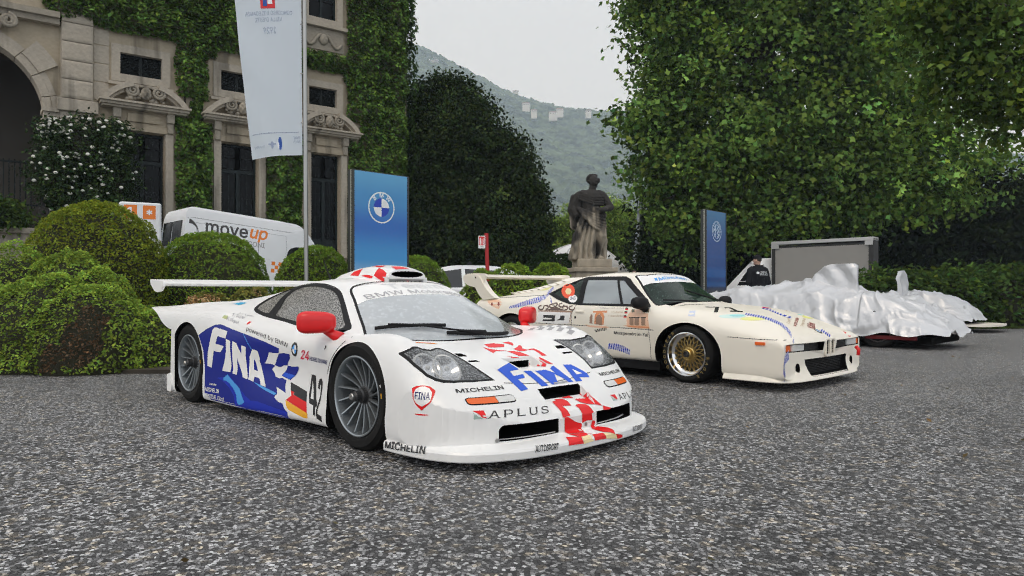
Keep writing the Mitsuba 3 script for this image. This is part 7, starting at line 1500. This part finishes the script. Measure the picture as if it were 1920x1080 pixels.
# ------------------------------------------------------------------ covered cars
mat('silver_cover', proc(lambda p, n, uv: mix((.58, .59, .61), (.70, .71, .73), fbm(p.x * 3, p.y * 3, p.z * 3))), .42, metallic=.45, spec=.5, bump=proc(lambda p, n, uv: fbm(p.x * 18, p.y * 18, p.z * 18, 3)), scale=.005)
def covered_car(name, label, M, Lf, Lr, half, prof, seed, fin=None, hem=.22):
    """a loose cover over a low car: height field with gathered folds and a hanging hem"""
    t = thing(name, label, 'car'); nx, nyy = 300, 150
    X, Yv = np.meshgrid(np.linspace(Lf, -Lr, nx), np.linspace(-1, 1, nyy), indexing='ij')
    px_, pz = np.array(prof).T; top = np.interp(-X, -px_, pz)
    Yw = Yv * half * (1 - .25 * np.clip((X - Lf + .55) / .55, 0, 1) ** 2)
    fen = .13 * (np.exp(-((X - .0) / .5) ** 2) + .9 * np.exp(-((X + 2.75) / .55) ** 2)) * np.exp(-((np.abs(Yv) - .72) / .2) ** 2)
    prof_y = 1 - .30 * np.abs(Yv) ** 2.2 * (X < -.3) - .16 * np.abs(Yv) ** 2 * (X >= -.3)
    z = top * prof_y + fen
    edge = np.clip((np.abs(Yv) - .80) / .20, 0, 1); z = z * (1 - edge ** 1.4) + (hem + .03 * np.sin(X * 9)) * edge ** 1.4
    nose = np.clip((X - Lf + .10) / .10, 0, 1); z = z * (1 - nose) + (hem + .0) * nose
    q = np.stack([X, Yw, z], -1)
    per = Yw + np.sign(Yv) * .9 * edge          # goes on down the hanging side
    w0 = meshkit.fbm(np.stack([X * 1.1, per * 1.1, 0 * X + seed * 2.7], -1), 2, seed + 3) * 2.2
    def crease(fx, fy, ang, sd, sharp):
        c, s_ = math.cos(ang), math.sin(ang); u, v = c * X + s_ * per, -s_ * X + c * per
        g = meshkit.fbm(np.stack([u * fx + w0, v * fy + w0, 0 * X + sd], -1), 3, int(sd * 10)); return np.clip(1 - np.abs(2 * g - 1) * sharp, 0, 1) ** 1.5
    r1, r2, r3 = crease(.55, 2.5, .75, seed + .1, 3.6), crease(2.6, .55, .30, seed + .4, 3.6), crease(1.6, 6.0, -.5, seed + .7, 3.2)
    sag = meshkit.fbm(np.stack([X * 1.7, per * 1.9, 0 * X + seed], -1), 2, seed) - .5
    q[..., 2] += (.060 * r1 + .055 * r2 + .014 * r3 + .10 * sag) * (1 - .75 * edge)
    kn = np.clip((Lf - X) / .40, 0, 1); q[..., 2] = q[..., 2] * 1.0
    q[..., 1] += kn * np.sign(Yv) * edge * (.045 * r1 + .05 * r2 + .012 * r3 + .06 * sag)
    q[..., 2] += edge ** 6 * .05 * sag
    ridge2 = r3
    q[..., 2] = np.maximum(q[..., 2], hem - .03)
    if fin is not None:
        fx0, fx1, fz, fy = fin; w = np.exp(-((Yw - fy) / .05) ** 4) * np.clip((X - fx0) / .25 + .0, 0, 1) ** .8 * np.clip((fx1 - X) / .03, 0, 1)
        q[..., 2] = q[..., 2] * (1 - w) + (fz + .02 * ridge2) * w
    i = (np.arange(nx - 1)[:, None] * nyy + np.arange(nyy - 1)).ravel()
    part(t, 'cover', (q.reshape(-1, 3), np.stack([i, i + 1, i + nyy + 1, i + nyy], 1)), 'silver_cover', smooth=True, M=M)
    for xx, r in ((0, .33), (-2.75, .34)):
        for s in (-1, 1):
            Mw = np.eye(4); Mw[:3, :3] = np.array([[1, 0, 0], [0, 0, -1], [0, 1, 0]]) if s < 0 else np.array([[-1, 0, 0], [0, 0, 1], [0, 1, 0]]); Mw[:3, 3] = (xx, s * (half - .10), r)
            w = part(t, 'wheel', lathe([(.1, -.28), (r - .02, -.28), (r, -.25), (r, -.02), (r - .03, 0), (.24, .0), (.23, -.02), (.20, -.05), (.001, -.05)], 36), RUBBER, smooth=30, M=M @ Mw)
            part(w, 'rim', lathe([(.235, -.015), (.225, .004), (.215, -.01)], 36), METAL, smooth=30, M=M @ Mw)
    part(t, 'underbody', bx(-Lr + .3, Lf - .25, -half + .15, half - .15, .09, .2), HOLE, smooth=False, M=M)
    return t
CV = place(6.96, 13.1, 0, 46)
t = covered_car('covered_car', 'low race car under a crumpled silver cover with a tall fin, beside the cream car', CV, 1.08, 3.7, .95, [(1.1, .22), (1.0, .34), (.7, .55), (.35, .72), (0, .80), (-.5, .92), (-.9, 1.05), (-1.5, 1.12), (-2.2, 1.05), (-2.9, .98), (-3.7, .86)], 3)
part(t, 'lower_bodywork', bx(-.2, .62, -.86, -.80, .15, .22, .01), mat('dark_red_paint', (.22, .012, .015), .35), smooth=30, M=CV)
# the fin: cloth pulled tight over an upright plate
fp = [(-1.50, .95), (-1.30, 1.30), (-1.12, 1.44), (-1.0, 1.475), (-.60, 1.475), (-.56, 1.44), (-.56, .95)]
fm = prism(Polygon(fp).buffer(.02), -.06, .04); fm = clean(fm.refine_to_length(.06)); v = fm.vertices.copy(); v[:, 1] += .03 * (meshkit.fbm(v * 5, 3, 9) - .5) * 2 + .02 * np.sin(v[:, 0] * 16 + v[:, 2] * 11)
part(t, 'covered_fin', trimesh.Trimesh(v + [0, -.25, 0], fm.faces, process=False), 'silver_cover', smooth=50, M=CV)
CV2 = place(10.75, 18.05, 0, 46)
t = covered_car('covered_car', 'farther race car under a silver cover with its cream nose splitter showing', CV2, .85, 3.5, .98, [(.9, .30), (.6, .55), (.2, .78), (-.3, .88), (-1.0, .95), (-2.0, 1.0), (-3.5, .9)], 8, hem=.26)
spl = Polygon(smooth_curve([(.55, -1.0), (1.0, -.96), (1.25, -.7), (1.32, -.3), (1.35, 0), (1.32, .3), (1.25, .7), (1.0, .96), (.55, 1.0)], 40))
part(t, 'nose_splitter', prism(spl, .15, .19, 'xy'), CREAM, smooth=30, M=CV2)
part(t, 'red_side', bx(-.6, .55, -.99, -.93, .12, .34, .01), RED, smooth=30, M=CV2)
up_ = prism(Polygon([(-.95, .45), (-.80, 1.30), (-.66, 1.50), (-.40, 1.52), (-.28, 1.40), (-.05, .45)]), -.045, .045, 'yz').rotate([0, -7, 0]); um = clean(up_.refine_to_length(.06)); v = um.vertices.copy(); v[:, 0] += .035 * (meshkit.fbm(v * 5, 3, 19) - .5) * 2 + .015 * np.sin(v[:, 1] * 15 + v[:, 2] * 8)
part(t, 'covered_fin', trimesh.Trimesh(v + [-.60, .1, 0], um.faces, process=False), 'silver_cover', smooth=50, M=CV2)

# ------------------------------------------------------------------ people
SKIN_ = mat('skin', (.48, .30, .22), .5); NAVYC = mat('navy_jacket', (.007, .008, .011), .75, spec=.25); DARKC = mat('dark_trousers', (.02, .02, .024), .8); HAIR = mat('dark_hair', (.02, .015, .012), .6)
def person(name, label, M, cap=True, jacket=NAVYC, text=None, turn=.25):
    """standing with the arms folded in front; local -y is the person's back"""
    t = thing(name, label, 'person')
    b = chain([(-.10, 0, .92), (-.11, .02, .50), (-.12, -.02, .10)], [.105, .075, .05]) + chain([(.10, 0, .92), (.12, .02, .50), (.14, -.02, .10)], [.105, .075, .05]) + chain([(-.12, 0, .05), (-.14, .16, .04)], [.05, .04]) + chain([(.14, 0, .05), (.17, .16, .04)], [.05, .04])
    lg = clean(Manifold.batch_boolean(b, manifold3d.OpType.Add).refine_to_length(.04)); lg = trimesh.Trimesh(lg.vertices, lg.faces, process=True); trimesh.smoothing.filter_taubin(lg, iterations=6)
    part(t, 'trousers', lg, DARKC, smooth=True, M=M)
    b = chain([(0, 0, .90), (0, .0, 1.10), (0, -.01, 1.34)], [.155, .15, .17]) + chain([(-.17, 0, 1.44), (.17, 0, 1.44)], [.085, .085]) + [Manifold.batch_hull([Manifold.sphere(.10, 14).translate([x, 0, z]) for x, z in ((-.14, .95), (.14, .95), (-.17, 1.40), (.17, 1.40))])] + chain([(0, 0, 1.45), (0, .01, 1.54)], [.09, .065])
    for s in (-1, 1): b += chain([(s * .215, 0, 1.42), (s * .285, -.02, 1.13), (s * .10, .20, 1.10)], [.078, .064, .05])
    tb = clean(Manifold.batch_boolean(b, manifold3d.OpType.Add).refine_to_length(.03)); tb = trimesh.Trimesh(tb.vertices, tb.faces, process=True); trimesh.smoothing.filter_taubin(tb, iterations=6)
    v = tb.vertices; tb = trimesh.Trimesh(v + tb.vertex_normals * ((meshkit.fbm(v * 9, 2, 3)[:, None] - .5) * .02), tb.faces, process=False)
    part(t, 'jacket', tb, jacket, smooth=True, M=M)
    c, n = math.cos(turn), math.sin(turn)
    hb = [Manifold.sphere(1, 24).scale([.075, .095, .115]).translate([0, .02, 1.665])] + chain([(0, .0, 1.50), (0, .01, 1.60)], [.055, .055]) + [Manifold.sphere(.018, 10).translate([0, .118, 1.655])] + [Manifold.sphere(1, 10).scale([.015, .03, .035]).translate([s * .078, .01, 1.66]) for s in (-1, 1)] + [Manifold.sphere(.035, 12).translate([0, .075, 1.59])]
    hm = clean(Manifold.batch_boolean(hb, manifold3d.OpType.Add).refine_to_length(.02)); hm = trimesh.Trimesh(hm.vertices, hm.faces, process=True); trimesh.smoothing.filter_taubin(hm, iterations=3)
    R = np.eye(4); R[:2, :2] = [[c, -n], [n, c]]; hm.apply_transform(R); part(t, 'head', hm, SKIN_, smooth=True, M=M)
    MR = M @ R
    part(t, 'hair', Manifold.sphere(1, 24).scale([.080, .100, .10]).translate([0, .008, 1.695]) - bx(-.2, .2, .045, .3, 1.5, 1.72) - bx(-.2, .2, -.2, .3, 1.4, 1.60), HAIR, smooth=40, M=MR)
    if cap:
        part(t, 'cap', (Manifold.sphere(1, 24).scale([.085, .105, .10]).translate([0, .012, 1.705]) - bx(-.2, .2, -.3, .3, 1.4, 1.705)) + Manifold.cylinder(.012, .085, .085, 24).scale([.9, 1.1, 1]).translate([0, .095, 1.705]), jacket, smooth=40, M=MR)
    else:
        part(t, 'sunglasses', bx(-.06, .06, .10, .125, 1.655, 1.69, .008), BLACK, smooth=30, M=MR)
    for s in (-1, 1):
        hnd = chain([(s * .10, .20, 1.10), (s * .03, .235, 1.11)], [.038, .032], 10)
        for k in range(4): hnd += chain([(s * .03, .235, 1.13 - .018 * k), (-s * .03, .245, 1.125 - .018 * k)], [.010, .009], 8)
        hnd += chain([(s * .06, .22, 1.125), (s * .02, .235, 1.16)], [.012, .010], 8)
        part(t, 'hand', Manifold.batch_boolean(hnd, manifold3d.OpType.Add), SKIN_, smooth=40, M=M)
    if text:
        S = Skin(tb); g = unary_union([shapely.affinity.translate(text_poly(text[0], .030, True), -.055, 1.37), shapely.affinity.translate(text_poly(text[1], .038, True), -.075, 1.31)]); part(t, 'jacket_print', S.decal(g, ((0, -2, 0), (1, 0, 0), (0, 0, 1), (0, 1, 0)), .004, .03), PW, smooth=True, M=M)
        part(t, 'jacket_print', S.decal(Point(-.105, 1.365).buffer(.026), ((0, -2, 0), (1, 0, 0), (0, 0, 1), (0, 1, 0)), .004, .03), PW, smooth=True, M=M)
    return t
person('person', 'person in a black jacket and cap standing with their back turned by the truck cab', place(5.98, 17.5, 0.03, -20, 1.02), True, NAVYC, ('SERVIZI DI', 'SICUREZZA'), .55)
person('person', 'person in dark clothes behind the white car near the small red post', place(-1.24, 20.9, 0, 12, 1.02), True, NAVYC)
person('person', 'distant person with dark hair and sunglasses by the white dome tent', place(4.58, 27.0, 0, 175), False, NAVYC, None, 0.0)
# small things by the right hedge
t = thing('gas_bottle', 'small pale metal bottle standing behind the covered cars', 'bottle'); M = place(9.55, 22.2, .0, 0); part(t, 'body', lathe([(.001, .9), (.12, .9), (.16, .94), (.16, 1.22), (.10, 1.30), (.04, 1.32), (.04, 1.38), (.001, 1.38)], 20), METAL, smooth=40, M=M); part(t, 'stand', bx(-.2, .2, -.2, .2, 0, .9), TDARK, smooth=False, M=M)

HW = mat('house_white', (.72, .70, .66), .7); HR = mat('house_roof', (.30, .17, .12), .8)
for bearing, elev, w, lab in ((.018, .252, 13, 'white house high on the wooded hill, left of the pair'), (.029, .243, 10, 'small white house just below the high white house on the hill'), (.056, .240, 14, 'left house of the pair on the hill above the statue'), (.066, .244, 12, 'right house of the pair on the hill above the statue'), (.005, .271, 12, 'pale house on the ridge line, highest on the hill'), (.105, .243, 10, 'small house near the low end of the ridge')):
    p = at_px(bearing, elev) + [0, -14, 6]; t = thing('hill_house', lab, 'house')
    part(t, 'wall', bx(p[0] - w / 2, p[0] + w / 2, p[1] - 5, p[1] + 5, p[2] - 14, p[2] + 1), HW, smooth=False); part(t, 'roof', Manifold.batch_hull([bx(p[0] - w / 2 - .6, p[0] + w / 2 + .6, p[1] - 5.6, p[1] + 5.6, p[2] + 1.05, p[2] + 1.3), bx(p[0] - w / 4, p[0] + w / 4, p[1] - .3, p[1] + .3, p[2] + 3.0, p[2] + 3.2)]), HR, smooth=False)
    for k in (-1, 0, 1): part(t, 'window', bx(p[0] + k * w * .28 - .7, p[0] + k * w * .28 + .7, p[1] - 5.1, p[1] - 5.02, p[2] - 2.2, p[2] - .4), VGLASS, smooth=False)
# seaplane over the ridge
t = thing('seaplane', 'small seaplane flying low over the ridge at the upper left of the hill', 'aircraft'); M = place(-64.5, 600, 193.5, 8)
part(t, 'fuselage', lathe([(.001, -5), (.25, -4.6), (.35, -2), (.65, 0), (.68, 1.5), (.5, 2.8), (.25, 3.3), (.001, 3.4)], 14).apply_transform(np.array([[0, 0, 1, 0], [1, 0, 0, 0], [0, 1, 0, 0], [0, 0, 0, 1.]])), VWHITE, smooth=40, M=M)
part(t, 'wing', bx(-.2, 1.2, -5.5, 5.5, .72, .88, .05), VWHITE, smooth=30, M=M); part(t, 'tail', [bx(-4.9, -4.1, -.05, .05, .1, 1.5), bx(-4.9, -4.2, -1.6, 1.6, .1, .2)], VWHITE, smooth=False, M=M)
for y in (-1.1, 1.1): part(t, 'float', Manifold.batch_hull([Manifold.sphere(.28, 10).translate([x, y, -1.6 + .15 * (x > 2)]) for x in (-2.2, 0, 2.9)]), VWHITE, smooth=40, M=M); part(t, 'strut', tube([(.2, y, -1.4), (.2, y * .5, -.3)], .06, 6), METAL, smooth=True, M=M)
rng = np.random.RandomState(90); n = 170; P = np.column_stack([rng.uniform(-5, 9, n), rng.uniform(2.2, 13, n) , np.full(n, .012)])
leaf_part('', 'fallen_leaves', leaves_mesh(P, np.column_stack([rng.normal(0, .3, n), rng.normal(0, .3, n), np.ones(n)]), np.full(n, .040), tones(n, (.16, .12, .06), .5, rng), 'kite', rng), DRY); labels['fallen_leaves'].update(label='small fallen leaves scattered over the grey gravel', category='leaves')
# haze
scene['air'] = {'type': 'homogeneous', 'albedo': {'type': 'rgb', 'value': [.90, .945, .975]}, 'sigma_t': {'type': 'rgb', 'value': [.00042, .00048, .00055]}}
scene['haze'] = {'type': 'cube', 'to_world': T().translate([0, 800, 318]).scale([2700, 870, 320]), 'bsdf': {'type': 'null'}, 'interior': {'type': 'ref', 'id': 'air'}}
labels['haze'] = {'kind': 'stuff', 'label': 'thin bluish haze in the air towards the hill'}
scene['camera']['medium'] = {'type': 'ref', 'id': 'air'}
